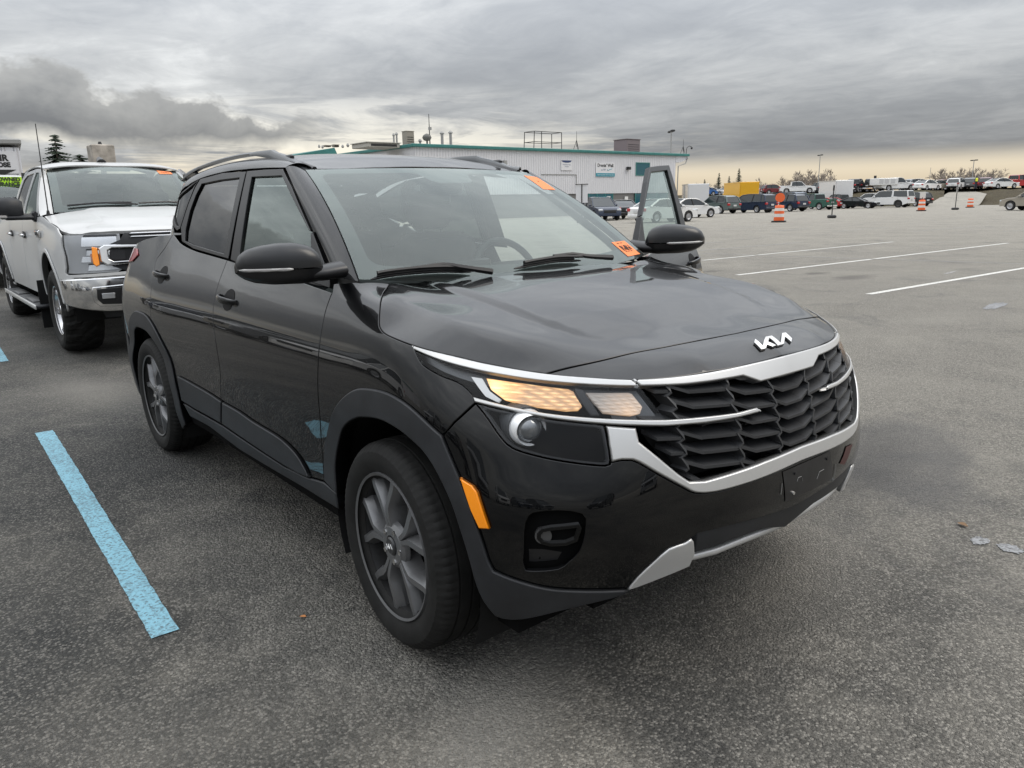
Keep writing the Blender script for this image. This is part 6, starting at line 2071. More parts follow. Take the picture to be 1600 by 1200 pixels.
# antenna mast with dome
p = rp(676, 2.0)
e = empty('antenna_mast', (p[0], p[1], BH), label='slim antenna mast with a small dome on the warehouse roof', cat='antenna')
mb = MB(); zt = hz(178, 676, p)-BH; mb.cyl((0, 0, 0), (0, 0, zt), .06, .025, 8); mb.build('mast', INK, e)
mb = MB(); mb.box((.1, 0, zt*.58), (.25, .2, .25)); mb.build('bracket_box', ROOFG, e)
mb = MB()
V, F = lathe([(-.30, .05), (-.22, .30), (0, .42), (.2, .34), (.32, .15), (.36, .02)], 14, 'z', 0, -.3, .95); mb.add(V, F); mb.cyl((0, -.3, 0), (0, -.3, .7), .08, n=8); mb.build('dome', mat('dome_dark', (.12, .12, .11), .6), e, smooth=60)
# guard rail frame round a hatch
a, c = rp(835, 1.5), rp(878, 1.5)
e = empty('roof_guard_rail', (a[0], a[1], BH), math.atan2(c[1]-a[1], c[0]-a[0]), label='steel guard rail frame on the warehouse roof', cat='guard rail')
w = np.linalg.norm(c-a); h = hz(206, 856, (a+c)/2)-BH
for (x, y) in ((0, 0), (w*.28, 0), (w, 0), (0, 1.5), (w, 1.5)): MB().cyl((x, y, 0), (x+(.12 if x < .1 else 0), y, h), .04, n=6).build('post', INK, e)
mb = MB()
for zz_ in (h*.5, h): mb.tube([(.1, 0, zz_), (w, 0, zz_), (w, 1.5, zz_), (.1, 1.5, zz_), (.1, 0, zz_)], .035, 6)
mb.build('hand_rail', INK, e)
mb = MB(); mb.box((w*.62, .7, .22), (w*.6, 1.0, .44), bev=.04); mb.build('hatch', ROOFG, e)
for px, d, top, lab in ((901, 1.5, 205, 'small tripod antenna between guard rail and air conditioner'), (1065, 1.0, 218, 'tripod antenna at the right end of the warehouse roof')):
    p = rp(px, d); h = hz(top, px, p)-BH
    e = empty('tripod_antenna', (p[0], p[1], BH), label=lab, cat='antenna')
    mb = MB(); mb.cyl((0, 0, h*.3), (0, 0, h), .03, .015, 6); mb.build('mast', INK, e)
    for k in range(3):
        mb = MB(); mb.cyl((.4*math.cos(k*2.1), .5*math.sin(k*2.1), 0), (0, 0, h*.6), .025, n=6); mb.build('leg', INK, e)
p = rp(1070, .8)
e = empty('camera_pole', (p[0], p[1], BH), label='curved camera pole at the right end of the warehouse roof', cat='camera')
mb = MB(); mb.tube([(0, 0, 0), (0, 0, .8), (.0, .15, 1.05), (.0, .5, 1.2), (0, .95, 1.15)], .035, 6); mb.build('pole', INK, e)
mb = MB(); V, F = lathe([(-.18, .02), (-.12, .11), (0, .13), (.06, .10)], 10, 'z', 0, .97, 1.02); mb.add(V, F); mb.build('camera_dome', INK, e, smooth=60)
# neighbouring green gable roof
p = rpt(486, 82)
e = empty('gable_building', (p[0], p[1], 0), label='building with a green gable roof left of the roof units', cat='building')
mb = MB(); mb.box((-6, 0, 3), (12, 7, 6)); mb.build('wall', SIDING, e)
mb = MB(); zt = hz(229.5, 497, 82); mb.prism([(-4.2, 6.0), (3.0, zt), (3.6, 5.9)], 0, -12, .2); mb.build('roof', TEAL, e)

# ------------------------------------------------------------------ left edge: kiosk with air hose sign, trees, sign box
p = rpt(12, 27)
K = empty('air_hose_kiosk', (p[0], p[1], 0), math.atan2(CAM[1]-p[1], CAM[0]-p[0]), label='white corrugated kiosk with an AIR HOSE sign at the left edge', cat='kiosk')
zt = hz(219, 14, 27.0)
mb = MB(); mb.box((-1.5, 0, zt/2-.1), (3.0, 1.1, zt-.2)); mb.build('wall', SIDING, K)
mb = MB(); mb.box((-1.5, 0, zt-.04), (3.2, 1.25, .16), bev=.03); mb.build('roof_edge', ROOFG, K)
mb = MB(); mb.box((.012, .05, zt-.62), (.02, .80, .62)); mb.build('sign_board', SIGNW, K)
text_mesh('sign_text', 'AIR', .24, INK, K, (.026, .05, zt-.50), (math.pi/2, 0, math.pi/2), .003, bold=.012)
text_mesh('sign_text', 'HOSE', .175, INK, K, (.026, .05, zt-.69), (math.pi/2, 0, math.pi/2), .003, bold=.010)
mb = MB(); mb.prism([(-.30, zt-.82), (.40, zt-.82), (.05, zt-.98)], 0, .02, .03); mb.build('arrow', INK, K)
mb = MB(); mb.box((.08, -.02, zt-1.22), (.16, .26, .24), bev=.03); mb.build('hose_box', ROOFG, K)

# ------------------------------------------------------------------ other vehicles on the lot
FGL = mat('far_car_glass', (.018, .024, .026), .06, spec=.7)
FTY = mat('far_tyre', (.018, .018, .018), .8)
FRM = mat('far_rim', (.42, .42, .43), .3, metal=.7)
FRMD = mat('far_rim_dark', (.05, .05, .05), .4, metal=.5)
HEADL = mat('far_headlamp', (.60, .62, .63), .15, metal=.3)
PLATE = mat('far_plate', (.55, .55, .55), .5)
def car_paint(c): return paint('car_paint_%02d%02d%02d' % tuple(int(q*99) for q in c), c, dust=.03)
WH_ME = {}
def wheel_me(r, dark):
    k = (round(r, 3), dark)
    if k not in WH_ME:
        V1, F1 = lathe([(.0, r*.62), (-.01, r*.66), (-.015, r*.90), (.02, r), (.18, r), (.21, r*.9), (.21, r*.5)], 26)
        V2, F2 = lathe([(.015, .001), (.005, r*.2), (.03, r*.45), (.0, r*.58), (-.004, r*.63)], 26)
        n = len(V1)
        fm = [0]*len(F1)+[1]*len(F2)
        me = meshdata('far_wheel', V1+V2, F1+[tuple(n+i for i in f) for f in F2], False, None, None, fm, [FTY, FRMD if dark else FRM])
        me.polygons.foreach_set('use_smooth', np.ones(len(me.polygons), dtype=bool)); me.set_sharp_from_angle(angle=rad(40))
        WH_ME[k] = me
    return WH_ME[k]
KINDS = {  # lower body outline (x,z), cabin outline, L,W, wheelbase offsets, wheel radius
 'sedan': dict(L=4.60, W=1.78, body=[(-2.28, .30), (-2.30, .55), (-2.26, .88), (-2.10, .98), (-1.65, 1.01), (-.6, .95), (.75, .93), (1.5, .84), (2.1, .70), (2.28, .55), (2.28, .28)], cab=[(-1.85, .99), (-1.05, 1.40), (-.55, 1.45), (.0, 1.43), (.35, 1.36), (1.15, .92)], ax=(1.38, -1.32), r=.33),
 'suv': dict(L=4.65, W=1.88, body=[(-2.28, .36), (-2.32, .60), (-2.26, 1.00), (-1.6, 1.06), (.8, 1.02), (1.6, .98), (2.15, .86), (2.30, .66), (2.30, .34)], cab=[(-2.20, 1.03), (-1.95, 1.52), (-1.5, 1.65), (-.5, 1.69), (.2, 1.62), (1.0, 1.02)], ax=(1.40, -1.36), r=.37),
 'van': dict(L=5.05, W=1.95, body=[(-2.50, .32), (-2.53, .60), (-2.48, 1.02), (-1.6, 1.06), (1.0, 1.02), (1.75, .96), (2.3, .80), (2.50, .60), (2.50, .28)], cab=[(-2.44, 1.03), (-2.25, 1.60), (-1.9, 1.72), (-.3, 1.76), (.45, 1.68), (1.55, 1.0)], ax=(1.58, -1.47), r=.34),
 'pickup': dict(L=5.8, W=2.0, body=[(-2.88, .52), (-2.90, .75), (-2.88, 1.26), (-1.15, 1.26), (-1.12, 1.20), (.9, 1.18), (1.9, 1.16), (2.55, 1.08), (2.85, .92), (2.88, .48)], cab=[(-1.10, 1.18), (-1.02, 1.80), (-.8, 1.88), (.2, 1.90), (.55, 1.84), (1.25, 1.18)], ax=(1.88, -1.80), r=.42),
 'canopy': dict(L=5.8, W=2.0, body=[(-2.88, .52), (-2.90, .75), (-2.88, 1.26), (-1.15, 1.26), (-1.12, 1.20), (.9, 1.18), (1.9, 1.16), (2.55, 1.08), (2.85, .92), (2.88, .48)], cab=[(-2.84, 1.22), (-2.70, 1.80), (-2.5, 1.88), (.2, 1.90), (.55, 1.84), (1.25, 1.18)], ax=(1.88, -1.80), r=.42),
 'coupe': dict(L=4.5, W=1.78, body=[(-2.22, .30), (-2.24, .55), (-2.16, .82), (-1.6, .90), (-.4, .86), (.7, .82), (1.5, .74), (2.15, .60), (2.25, .48), (2.24, .26)], cab=[(-1.75, .88), (-.95, 1.22), (-.45, 1.27), (.0, 1.24), (.85, .82)], ax=(1.35, -1.25), r=.32)}
def build_car(kind, name, color, label, group=None, dark_rims=False, scale=1.0):
    K = KINDS[kind]
    e = empty(name, (0, 0, 0), label=label, cat='pickup truck' if kind in ('pickup', 'canopy') else 'van' if kind == 'van' else 'car', group=group)
    pm = car_paint(color)
    W_ = K['W']/2
    B = np.array(K['body']); r = K['r']
    # outline with wheel arches cut along the sill
    out = [tuple(B[0])]
    sill = .26 if kind in ('sedan', 'coupe', 'van') else .36
    lo = []
    for xw_ in sorted(K['ax']):
        ra = r*1.20
        lo += [(xw_+ra*math.cos(rad(a)), r+ra*math.sin(rad(a))) for a in np.linspace(195, -15, 12)]
    outline = [tuple(q) for q in B[::-1]]+[q for q in lo]     # front-bottom ... over the top to rear-bottom, then sill towards the front
    outline = [(x, max(z, sill)) if abs(x) < 2.2 and z < .4 else (x, z) for x, z in outline]
    P = np.array(outline)
    n = len(P)
    cen = np.array([0, .7])
    secs = []
    zmax = B[:, 1].max()
    for y, ins in ((-W_+.0, .05), (-W_+.0, .05), (-W_*.90, 0.0), (W_*.90, 0.0), (W_, .05)): pass
    ys = [(-W_, .93), (-W_*.965, .985), (-W_*.80, 1.0), (W_*.80, 1.0), (W_*.965, .985), (W_, .93)]
    V = []
    for (y, s) in ys:
        for (x, z) in P:
            isl = z < r*1.2+r
            zz_ = .62+(z-.62)*(s if z > .62 else 1.0)
            # tumble in above the waist, plan rounding at the ends
            yy = y*(1-.10*max(0, abs(x)/(K['L']/2)-.72)/.28)*(1-.06*max(0, (z-.75)/.6))
            V.append((x*(.985 if s < .95 else 1), yy, zz_))
    F = []
    for i in range(len(ys)-1):
        for j in range(n): F.append((i*n+j, (i+1)*n+j, (i+1)*n+(j+1) % n, i*n+(j+1) % n))
    F += [tuple(range(n-1, -1, -1)), tuple((len(ys)-1)*n+j for j in range(n))]
    bo = obj('body', V, [f[::-1] for f in F], pm, e)
    autosmooth(bo, 50)
    C = np.array(K['cab']); zb, ztop = C[:, 1].min(), C[:, 1].max()
    def cab(ins, dz=0.0, sh=1.0):
        V = []
        m_ = len(C)
        for y in (-1, -.86, .86, 1):
            for (x, z) in C:
                t_ = (z-zb)/(ztop-zb)
                hw = (W_*.93)*(1-.20*max(0, t_))-ins
                f = .0 if abs(y) == 1 else .015
                V.append((x*sh, y*hw, z+f*t_+dz))
        F = [(i*m_+j, i*m_+j+1, (i+1)*m_+j+1, (i+1)*m_+j) for i in range(3) for j in range(m_-1)]
        F += [tuple(range(m_)), tuple(3*m_+j for j in range(m_-1, -1, -1))]
        return V, F
    V, F = cab(0)
    g_ = obj('glasshouse', V, F, FGL, e); autosmooth(g_, 30)
    # roof skin and pillars in body colour
    hw = lambda z: (W_*.93)*(1-.20*max(0, (z-zb)/(ztop-zb)))+.006
    top = [(x, z) for x, z in C if z > zb+.72*(ztop-zb)]
    mb = MB()
    V = []
    for y in (-1, -.8, .8, 1):
        for (x, z) in top: V.append((x, y*hw(z), z+.012+(.018 if abs(y) < 1 else 0)))
    m_ = len(top)
    mb.add(V, [(i*m_+j, i*m_+j+1, (i+1)*m_+j+1, (i+1)*m_+j) for i in range(3) for j in range(m_-1)])
    ro = mb.build('roof', pm, e); autosmooth(ro, 50)
    class pil:
        def __init__(q, *a): q.a = a
        def build(q, nm, m, e):
            xa, za, xb, zb_, w = q.a
            for s in (-1, 1): MB().tube([(xa, s*hw(za), za), (xb, s*hw(zb_), zb_)], w, 5).build(nm, m, e)
    fr_b, fr_t = C[-1], top[-1]; re_b, re_t = C[0], top[0]
    pil(fr_b[0], fr_b[1], fr_t[0], fr_t[1], .045).build('front_pillar', pm, e)
    pil(re_b[0]+.04, re_b[1], re_t[0]+.04, re_t[1], .09 if kind in ('suv', 'van') else .07).build('rear_pillar', pm, e)
    xm = (fr_t[0]+re_t[0])/2
    pil(xm+.10, zb, xm-.02, ztop-.03, .045).build('centre_pillar', INK if kind != 'canopy' else pm, e)
    if kind in ('van', 'suv'): pil(xm-.95, zb, xm-.9, ztop-.05, .05).build('rear_door_pillar', pm, e)
    if kind == 'canopy': pil(-1.1, zb, -1.05, ztop-.03, .10).build('cab_pillar', pm, e)
    for s in (-1, 1): MB().tube([(top[k][0], s*hw(top[k][1]), top[k][1]) for k in range(len(top))], .035, 5).build('roof_rail', pm, e)
    L2 = K['L']/2; zl = B[:, 1].max()
    for s in (-1, 1):
        mb = MB(); mb.box((-L2+.06, s*W_*.80, zl*.80), (.16, W_*.30, .20), bev=.03); mb.build('tail_lamp', REDLENS, e)
        mb = MB(); mb.box((L2-.17, s*W_*.74, zl*.72), (.30, W_*.34, .14), bev=.03); mb.build('headlamp', HEADL, e)
        mb = MB(); mb.box((fr_b[0]-.35, s*(W_+.08), zb+.08), (.14, .20, .13), bev=.04); mb.build('door_mirror', pm, e)
        for dx in (-.55, .45): MB().box((xm+dx, s*(W_*.955), zl*.88), (.20, .03, .035)).build('door_handle', pm, e)
    mb = MB(); mb.box((L2-.04, 0, zl*.62), (.10, W_*1.0, .20), bev=.02); mb.build('grille', INK, e)
    mb = MB(); mb.box((-L2+.03, 0, .45), (.14, W_*1.75, .16), bev=.03); mb.build('rear_bumper', CLAD if kind in ('suv',) else (CHROME if kind in ('pickup', 'canopy') else pm), e)
    mb = MB(); mb.box((-L2-.035, 0, zl*.70), (.02, .40, .16)); mb.build('number_plate', PLATE, e)
    mb = MB(); mb.box((0, 0, .42), (K['L']*.86, W_*1.5, .25)); mb.build('underbody', DARK, e)
    for ax_ in K['ax']:
        for s in (-1, 1):
            w = link('wheel', wheel_me(r, dark_rims), e); w.location = (ax_, s*(W_-.015), r); w.rotation_euler = (0, 0, 0 if s < 0 else math.pi)
    e.scale = (scale,)*3
    return e
def place(kind, name, color, px, py, head, label, group='vehicles parked across the lot', z=0.0, dist=None, **kw):
    """stand a vehicle with its middle at a ground point; head = compass angle of its nose in degrees"""
    o = build_car(kind, name, color, label, group, **kw)
    p = gpt(px, py) if dist is None else rpt(px, dist)
    o.location = (p[0], p[1], z)
    o.rotation_euler = (0, 0, rad(head))
    return o
WHT, NVY, BLK, SLV, RED, GRN, DRED, GREY, TAN, TEALG_ = (.70, .70, .69), (.018, .028, .055), (.010, .010, .012), (.34, .35, .36), (.38, .02, .02), (.02, .085, .06), (.14, .015, .02), (.12, .125, .13), (.30, .27, .22), (.10, .13, .125)
place('suv', 'parked_car', NVY, 938, 344, -28, 'navy crossover with its nose towards us by the warehouse entrance')
place('sedan', 'parked_car', BLK, 968, 0, 150, 'dark sedan half hidden between the navy crossover and the white sedan', dist=62)
place('sedan', 'parked_car', WHT, 1036, 347, 82, 'white sedan seen through the window of the open door')
place('sedan', 'parked_car', WHT, 1078, 0, 75, 'white car at the open door mirror, its tail lamps showing', dist=62)
place('suv', 'parked_car', TEALG_, 1120, 0, 172, 'grey green crossover left of the navy minivan', dist=78)
place('van', 'parked_car', NVY, 1174, 0, 174, 'navy minivan right of the grey green crossover', dist=80)
place('suv', 'parked_car', NVY, 1229, 0, 168, 'dark navy off-roader behind the orange barrel', dist=84)
place('pickup', 'parked_car', GRN, 1270, 0, 170, 'dark green old pickup right of the orange barrel', dist=92, scale=.9)
place('coupe', 'parked_car', RED, 1291, 0, 165, 'small red car left of the bare sign post', dist=98)
place('pickup', 'parked_car', BLK, 1310, 0, 172, 'black low pickup behind the bare sign post', dist=102, scale=.85)
place('coupe', 'parked_car', BLK, 1341, 0, 12, 'black sports coupe right of the bare sign post', dist=97, dark_rims=False)
place('canopy', 'parked_car', WHT, 1385, 0, 182, 'white crew cab pickup with canopy left of the far orange barrel', dist=101, dark_rims=True)
place('suv', 'parked_car', BLK, 1426, 0, 160, 'black crossover behind the tail of the white canopy pickup', dist=108)
place('suv', 'parked_car', WHT, 1358, 0, 175, 'white vehicle just behind the white canopy pickup', dist=112)
place('van', 'parked_car', (.05, .08, .13), 1226, 0, 170, 'dark blue van behind the navy off-roader', dist=106, scale=1.15)
place('suv', 'parked_car', TAN, 1620, 0, 168, 'silver beige crossover cut off by the right edge', dist=74)
# white motorcycle-sized scooter beside the navy off-roader
p = rpt(1209, 79)
e = empty('scooter', (p[0], p[1], 0), rad(60), label='white scooter standing left of the navy off-roader', cat='scooter')
for x in (-.6, .6):
    w = link('wheel', wheel_me(.28, True), e); w.location = (x, -.08, .28)
mb = MB(); mb.tube([(-.75, 0, .72), (-.3, 0, .62), (.1, 0, .45), (.45, 0, .70), (.62, 0, 1.0)], [.10, .16, .12, .14, .08], 8); mb.build('fairing', car_paint(WHT), e, smooth=60)
mb = MB(); mb.box((-.35, 0, .80), (.70, .26, .12), bev=.04); mb.build('seat', INK, e)
mb = MB(); mb.tube([(.5, -.32, 1.08), (.6, 0, 1.02), (.5, .32, 1.08)], .025, 6); mb.build('handlebar', INK, e)

# yellow box truck and white box trailer
def box_truck(px, dist, L, H, Wd, z0, head, m, label, cat, cab=None, name='box_truck'):
    p = rpt(px, dist)
    e = empty(name, (p[0], p[1], 0), rad(head), label=label, cat=cat)
    mb = MB(); mb.box((0, 0, z0+(H-z0)/2), (L, Wd, H-z0), bev=.05); mb.build('cargo_box', m, e)
    mb = MB()
    for s in (-1, 1):
        for zz_ in (z0+.06, H-.06): mb.box((0, s*(Wd/2+.012), zz_), (L, .03, .12))
    mb.build('edge_rail', SILVER if cab is None else m, e)
    mb = MB()
    for k in range(int(L/.6)): mb.box((-L/2+.4+k*.6, -Wd/2-.01, (z0+H)/2), (.05, .025, H-z0-.3))
    mb.build('panel_rib', m, e)
    mb = MB(); mb.box((0, 0, z0-.12), (L*.96, Wd*.5, .22)); mb.build('chassis', DARK, e)
    mb = MB(); mb.box((-L/2-.02, 0, (z0+H)/2), (.05, Wd*.9, H-z0-.25)); mb.build('rear_door', m, e)
    for x in ((-L*.30, L*.5+.6) if cab else (-L*.05, -L*.05+.85)):
        for s in (-1, 1):
            w = link('wheel', wheel_me(.45 if cab else .34, True), e); w.location = (x, s*(Wd/2-.02), .45 if cab else .34); w.rotation_euler = (0, 0, 0 if s < 0 else math.pi)
    if cab:
        mb = MB(); mb.box((L/2+.85, 0, 1.35), (1.6, Wd*.86, 1.6), bev=.15, taper=(.8, .9)); mb.build('cab', cab, e, smooth=40)
        mb = MB(); mb.box((L/2+1.25, 0, 1.72), (.7, Wd*.80, .55), bev=.10); mb.build('cab_glass', FGL, e)
    return e
YEL = mat('truck_yellow', (.70, .37, .004), .4, coat=.4)
box_truck(1157, 103, 6.6, 3.35, 2.4, .95, 142, YEL, 'yellow box truck behind the navy minivan', 'truck', YEL)
box_truck(1305, 104, 3.6, 3.3, 2.4, .75, 150, car_paint((.68, .68, .67)), 'white box trailer behind the bare sign post', 'trailer', None, 'box_trailer')
p = rpt(1088, 90)
box_truck(1086, 92, 3.2, 3.1, 2.4, .8, 140, car_paint((.66, .66, .66)), 'white cargo box right of the open car door', 'trailer', None, 'box_trailer')

# ------------------------------------------------------------------ upper lot on a bank, far trees
GRASS = bpy.data.materials.new('dry_grass'); GRASS.use_nodes = True
t = NT(GRASS.node_tree); b = t.n['Principled BSDF']
o = t.add('ShaderNodeTexCoord').outputs['Object']
t.l.new(t.ramp(t.math('ADD', t.math('MULTIPLY', t.noise(o, .35, 6, .7), .6), t.math('MULTIPLY', t.noise(o, 4.0, 4, .7), .4)), [(.32, (.035, .028, .014)), (.50, (.075, .058, .028)), (.66, (.055, .060, .022)), (.78, (.13, .105, .06))]), b.inputs['Base Color'])
b.inputs['Roughness'].default_value = .95
bn = t.add('ShaderNodeBump', i={'Height': t.noise(o, 6, 5, .7), 'Strength': 1.0, 'Distance': .3}); t.l.new(bn.outputs[0], b.inputs['Normal'])
ZU = 2.05
# bank: foot line and crest line seen from the camera at about 118 and 127 m, with a gap for the ramp
def bank(px0, px1, name, d0=(112, 124), n=40, seed=1, close=False):
    r = random.Random(seed)
    V = []
    rows = 7
    for i in range(rows):
        t_ = i/(rows-1)
        for k in range(n+1):
            px = px0+(px1-px0)*k/n
            d = d0[0]+(d0[1]-d0[0])*t_+(3.0*math.sin(px*.03 if px < 1700 else 51)+1.5*math.sin(px*.011))*(.3+.7*(1-t_))
            h = ZU*(t_*t_*(3-2*t_))
            e_ = min(k, n-k)/3.0
            if close: h *= min(1, .15+e_*.85) if t_ < 1 else 1
            p = rpt(px, d)
            V.append((p[0], p[1], h-.05+(r.uniform(-.10, .10) if 0 < t_ < 1 else 0)))
    F = [(i*(n+1)+k, i*(n+1)+k+1, (i+1)*(n+1)+k+1, (i+1)*(n+1)+k) for i in range(rows-1) for k in range(n)]
    o = obj(name, V, [f[::-1] for f in F], GRASS, kind='structure'); autosmooth(o, 80)
bank(980, 1475, 'grass_bank', seed=1)
bank(1525, 4500, 'grass_bank', seed=2, d0=(110, 126), n=160)
# ramp up to the upper lot
V = []
for k in range(13):
    t_ = k/12
    a = rpt(1440-10*t_+70*t_, 106+24*t_); c = rpt(1530+8*t_+12*t_, 106+24*t_)
    h = ZU*(t_*t_*(3-2*t_))+.01
    V += [(a[0], a[1], h), (c[0], c[1], h)]
obj('ramp', V, [(2*k, 2*k+1, 2*k+3, 2*k+2) for k in range(12)], ASPH, kind='structure')
V = []
pts = [rpt(px, 123) for px in range(900, 4501, 60)]+[rpt(px, 800) for px in range(4500, 899, -60)]
V = [(p[0], p[1], ZU) for p in pts]
n = len(pts)//2
obj('upper_lot', V, [(k, k+1, len(pts)-2-k, len(pts)-1-k) for k in range(n-1)], ASPH, kind='structure')
UPG = 'vehicles on the upper lot'
def up_(kind, color, px, dist, head, label, **kw): return place(kind, 'parked_car', color, px, 0, head, label, UPG, ZU, dist=dist, **kw)
up_('pickup', WHT, 1245, 140, 35, 'white pickup high on the bank above the navy off-roader')
up_('suv', GREY, 1278, 142, 140, 'grey crossover on the bank left of the white trailer')
up_('suv', DRED, 1208, 150, 60, 'dark red car far up on the bank left of the white pickup')
up_('pickup', BLK, 1335, 132, 100, 'black pickup on the bank right of the white trailer')
up_('pickup', BLK, 1362, 134, 100, 'black pickup on the bank left of the white service truck')
up_('suv', SLV, 1434, 134, 60, 'silver car on the bank right of the white service truck')
up_('sedan', WHT, 1447, 131, 80, 'white sedan at the top of the ramp behind the far barrel')
up_('sedan', TAN, 1464, 136, 70, 'tan sedan on the bank right of the far barrel')
up_('suv', DRED, 1478, 146, 70, 'maroon car on the bank beside the tan sedan')
up_('suv', WHT, 1494, 137, 95, 'white crossover on the bank behind the thin sign post')
up_('suv', GREY, 1518, 139, 95, 'grey crossover on the bank beside the person in yellow')
up_('suv', DRED, 1540, 139, 100, 'dark red off-roader with a spare wheel on the bank')
up_('suv', RED, 1553, 150, 100, 'red crossover partly hidden behind the white sedan on the bank')
up_('sedan', WHT, 1563, 134, 60, 'white sedan on the bank left of the red pickup')
up_('pickup', RED, 1590, 138, 65, 'bright red pickup on the bank at the right edge')
up_('suv', SLV, 1392, 150, 90, 'silver crossover behind the white service truck')
up_('sedan', SLV, 1110, 150, 60, 'silver sedan far off above the grey green crossover')
up_('van', (.02, .10, .30), 1098, 145, 60, 'bright blue van far off right of the open door')
up_('sedan', SLV, 1136, 160, 90, 'silver car far off left of the yellow truck')
up_('suv', GREY, 1300, 160, 90, 'grey crossover far off behind the white trailer')
up_('sedan', SLV, 1192, 165, 90, 'pale car far off right of the yellow truck')
up_('suv', SLV, 1262, 175, 70, 'pale crossover far behind the white pickup on the bank')
# service truck
p = rpt(1398, 131)
e = empty('service_truck', (p[0], p[1], ZU), rad(60), label='white service truck with tool boxes at the top of the bank', cat='truck')
c = build_car('pickup', 'cab_truck', WHT, 'x')
for ch in list(c.children): ch.parent = e
bpy.data.objects.remove(c)
mb = MB(); mb.box((-2.0, 0, 1.35), (3.2, 2.25, 1.0), bev=.05); mb.build('tool_body', car_paint(WHT), e)
mb = MB()
for x in (-3.2, -2.3, -1.3): mb.box((x, -1.135, 1.40), (.7, .02, .6))
mb.build('tool_door', SLV_M := mat('tool_grey', (.5, .5, .5), .4), e)
# row of far vehicles along the horizon
FARC = [(.45, .45, .45), (.10, .10, .11), (.62, .62, .62), (.05, .06, .09), (.25, .26, .27)]
r = random.Random(11)
k = 0
for px in range(1092, 1345, 12):
    up_(['sedan', 'suv', 'pickup', 'suv'][k % 4], FARC[k % 5], px+r.uniform(-2, 2), 190+r.uniform(0, 25), r.choice([60, 90, 120]), 'one of the tiny cars in the farthest row along the horizon')['group'] = 'farthest row of cars'
    k += 1
# person in a yellow vest on the bank
def person(px, dist, z, label):
    p = rpt(px, dist)
    e = empty('person', (p[0], p[1], z), rad(-20), label=label, cat='person')
    # one skinned body: legs, torso, arms, head
    J = [(0, 0, .95), (0, 0, 1.15), (0, 0, 1.38), (0, 0, 1.50), (0, 0, 1.62), (0, 0, 1.74), (0, .10, .92), (.02, .11, .50), (0, .11, .08), (.12, .11, .03), (0, -.10, .92), (-.02, -.11, .50), (-.03, -.11, .08), (.10, -.11, .03), (0, .20, 1.40), (.02, .26, 1.12), (.10, .25, .90), (0, -.20, 1.40), (-.02, -.26, 1.12), (.06, -.25, .90)]
    E_ = [(0, 1), (1, 2), (2, 3), (3, 4), (4, 5), (0, 6), (6, 7), (7, 8), (8, 9), (0, 10), (10, 11), (11, 12), (12, 13), (2, 14), (14, 15), (15, 16), (2, 17), (17, 18), (18, 19)]
    Rr = [.15, .15, .16, .06, .09, .07, .10, .07, .05, .04, .10, .07, .05, .04, .07, .055, .04, .07, .055, .04]
    me = bpy.data.meshes.new('body'); me.from_pydata(J, E_, []); me.materials.append(mat('dark_clothes', (.03, .035, .05), .8))
    o = link('body', me, e)
    md = o.modifiers.new('skin', 'SKIN')
    for v, q in zip(me.skin_vertices[0].data, Rr): v.radius = (q, q*.8)
    me.skin_vertices[0].data[0].use_root = True
    o.modifiers.new('sub', 'SUBSURF').levels = 1
    V, F = lathe([(1.02, .215), (1.15, .215), (1.35, .225), (1.44, .18), (1.48, .10)], 14, 'z')
    V = [(x*.85, y, z_) for x, y, z_ in V]
    obj('safety_vest', V, F, mat('vest_yellow', (.70, .75, .05), .7), e, True)
    mb = MB(); V, F = lathe([(1.60, .095), (1.68, .108), (1.76, .085), (1.80, .02)], 12, 'z'); mb.add(V, F); mb.build('hair', INK, e, smooth=60)
person(1523, 128, ZU, 'person in a yellow safety vest standing on the bank by the ramp')

# far trees: bare crowns and small conifers
BARK = mat('bare_twigs', (.24, .205, .175), .95)
CONI = mat('conifer_green', (.020, .032, .018), .95)
def bare_tree_data(seed, h=9.0):
    r = random.Random(seed)
    mb = MB()
    segs = []
    def grow(p, d, L, rad_, lev):
        q = p+d*L
        segs.append((p, q, rad_, rad_*.65))
        if lev == 0: return
        for _ in range(3 if lev > 1 else 4):
            dd = d+np.array([r.gauss(0, .5), r.gauss(0, .5), r.gauss(.12, .25)])
            dd /= np.linalg.norm(dd)
            grow(p+d*L*r.uniform(.55, 1.0), dd, L*r.uniform(.55, .8), rad_*.6, lev-1)
    grow(np.array([0, 0, 0.]), np.array([0, 0, 1.]), h*.33, .20, 4)
    tr = MB(); cr = MB()
    for i, (a, b_, r0, r1) in enumerate(segs):
        (tr if r0 > .10 else cr).cyl(a, b_, max(r0, .045), max(r1, .032), 3 if r0 < .1 else 5, cap=False)
    return tr.data('trunk', BARK), cr.data('crown', BARK)
BT = [bare_tree_data(s) for s in range(4)]
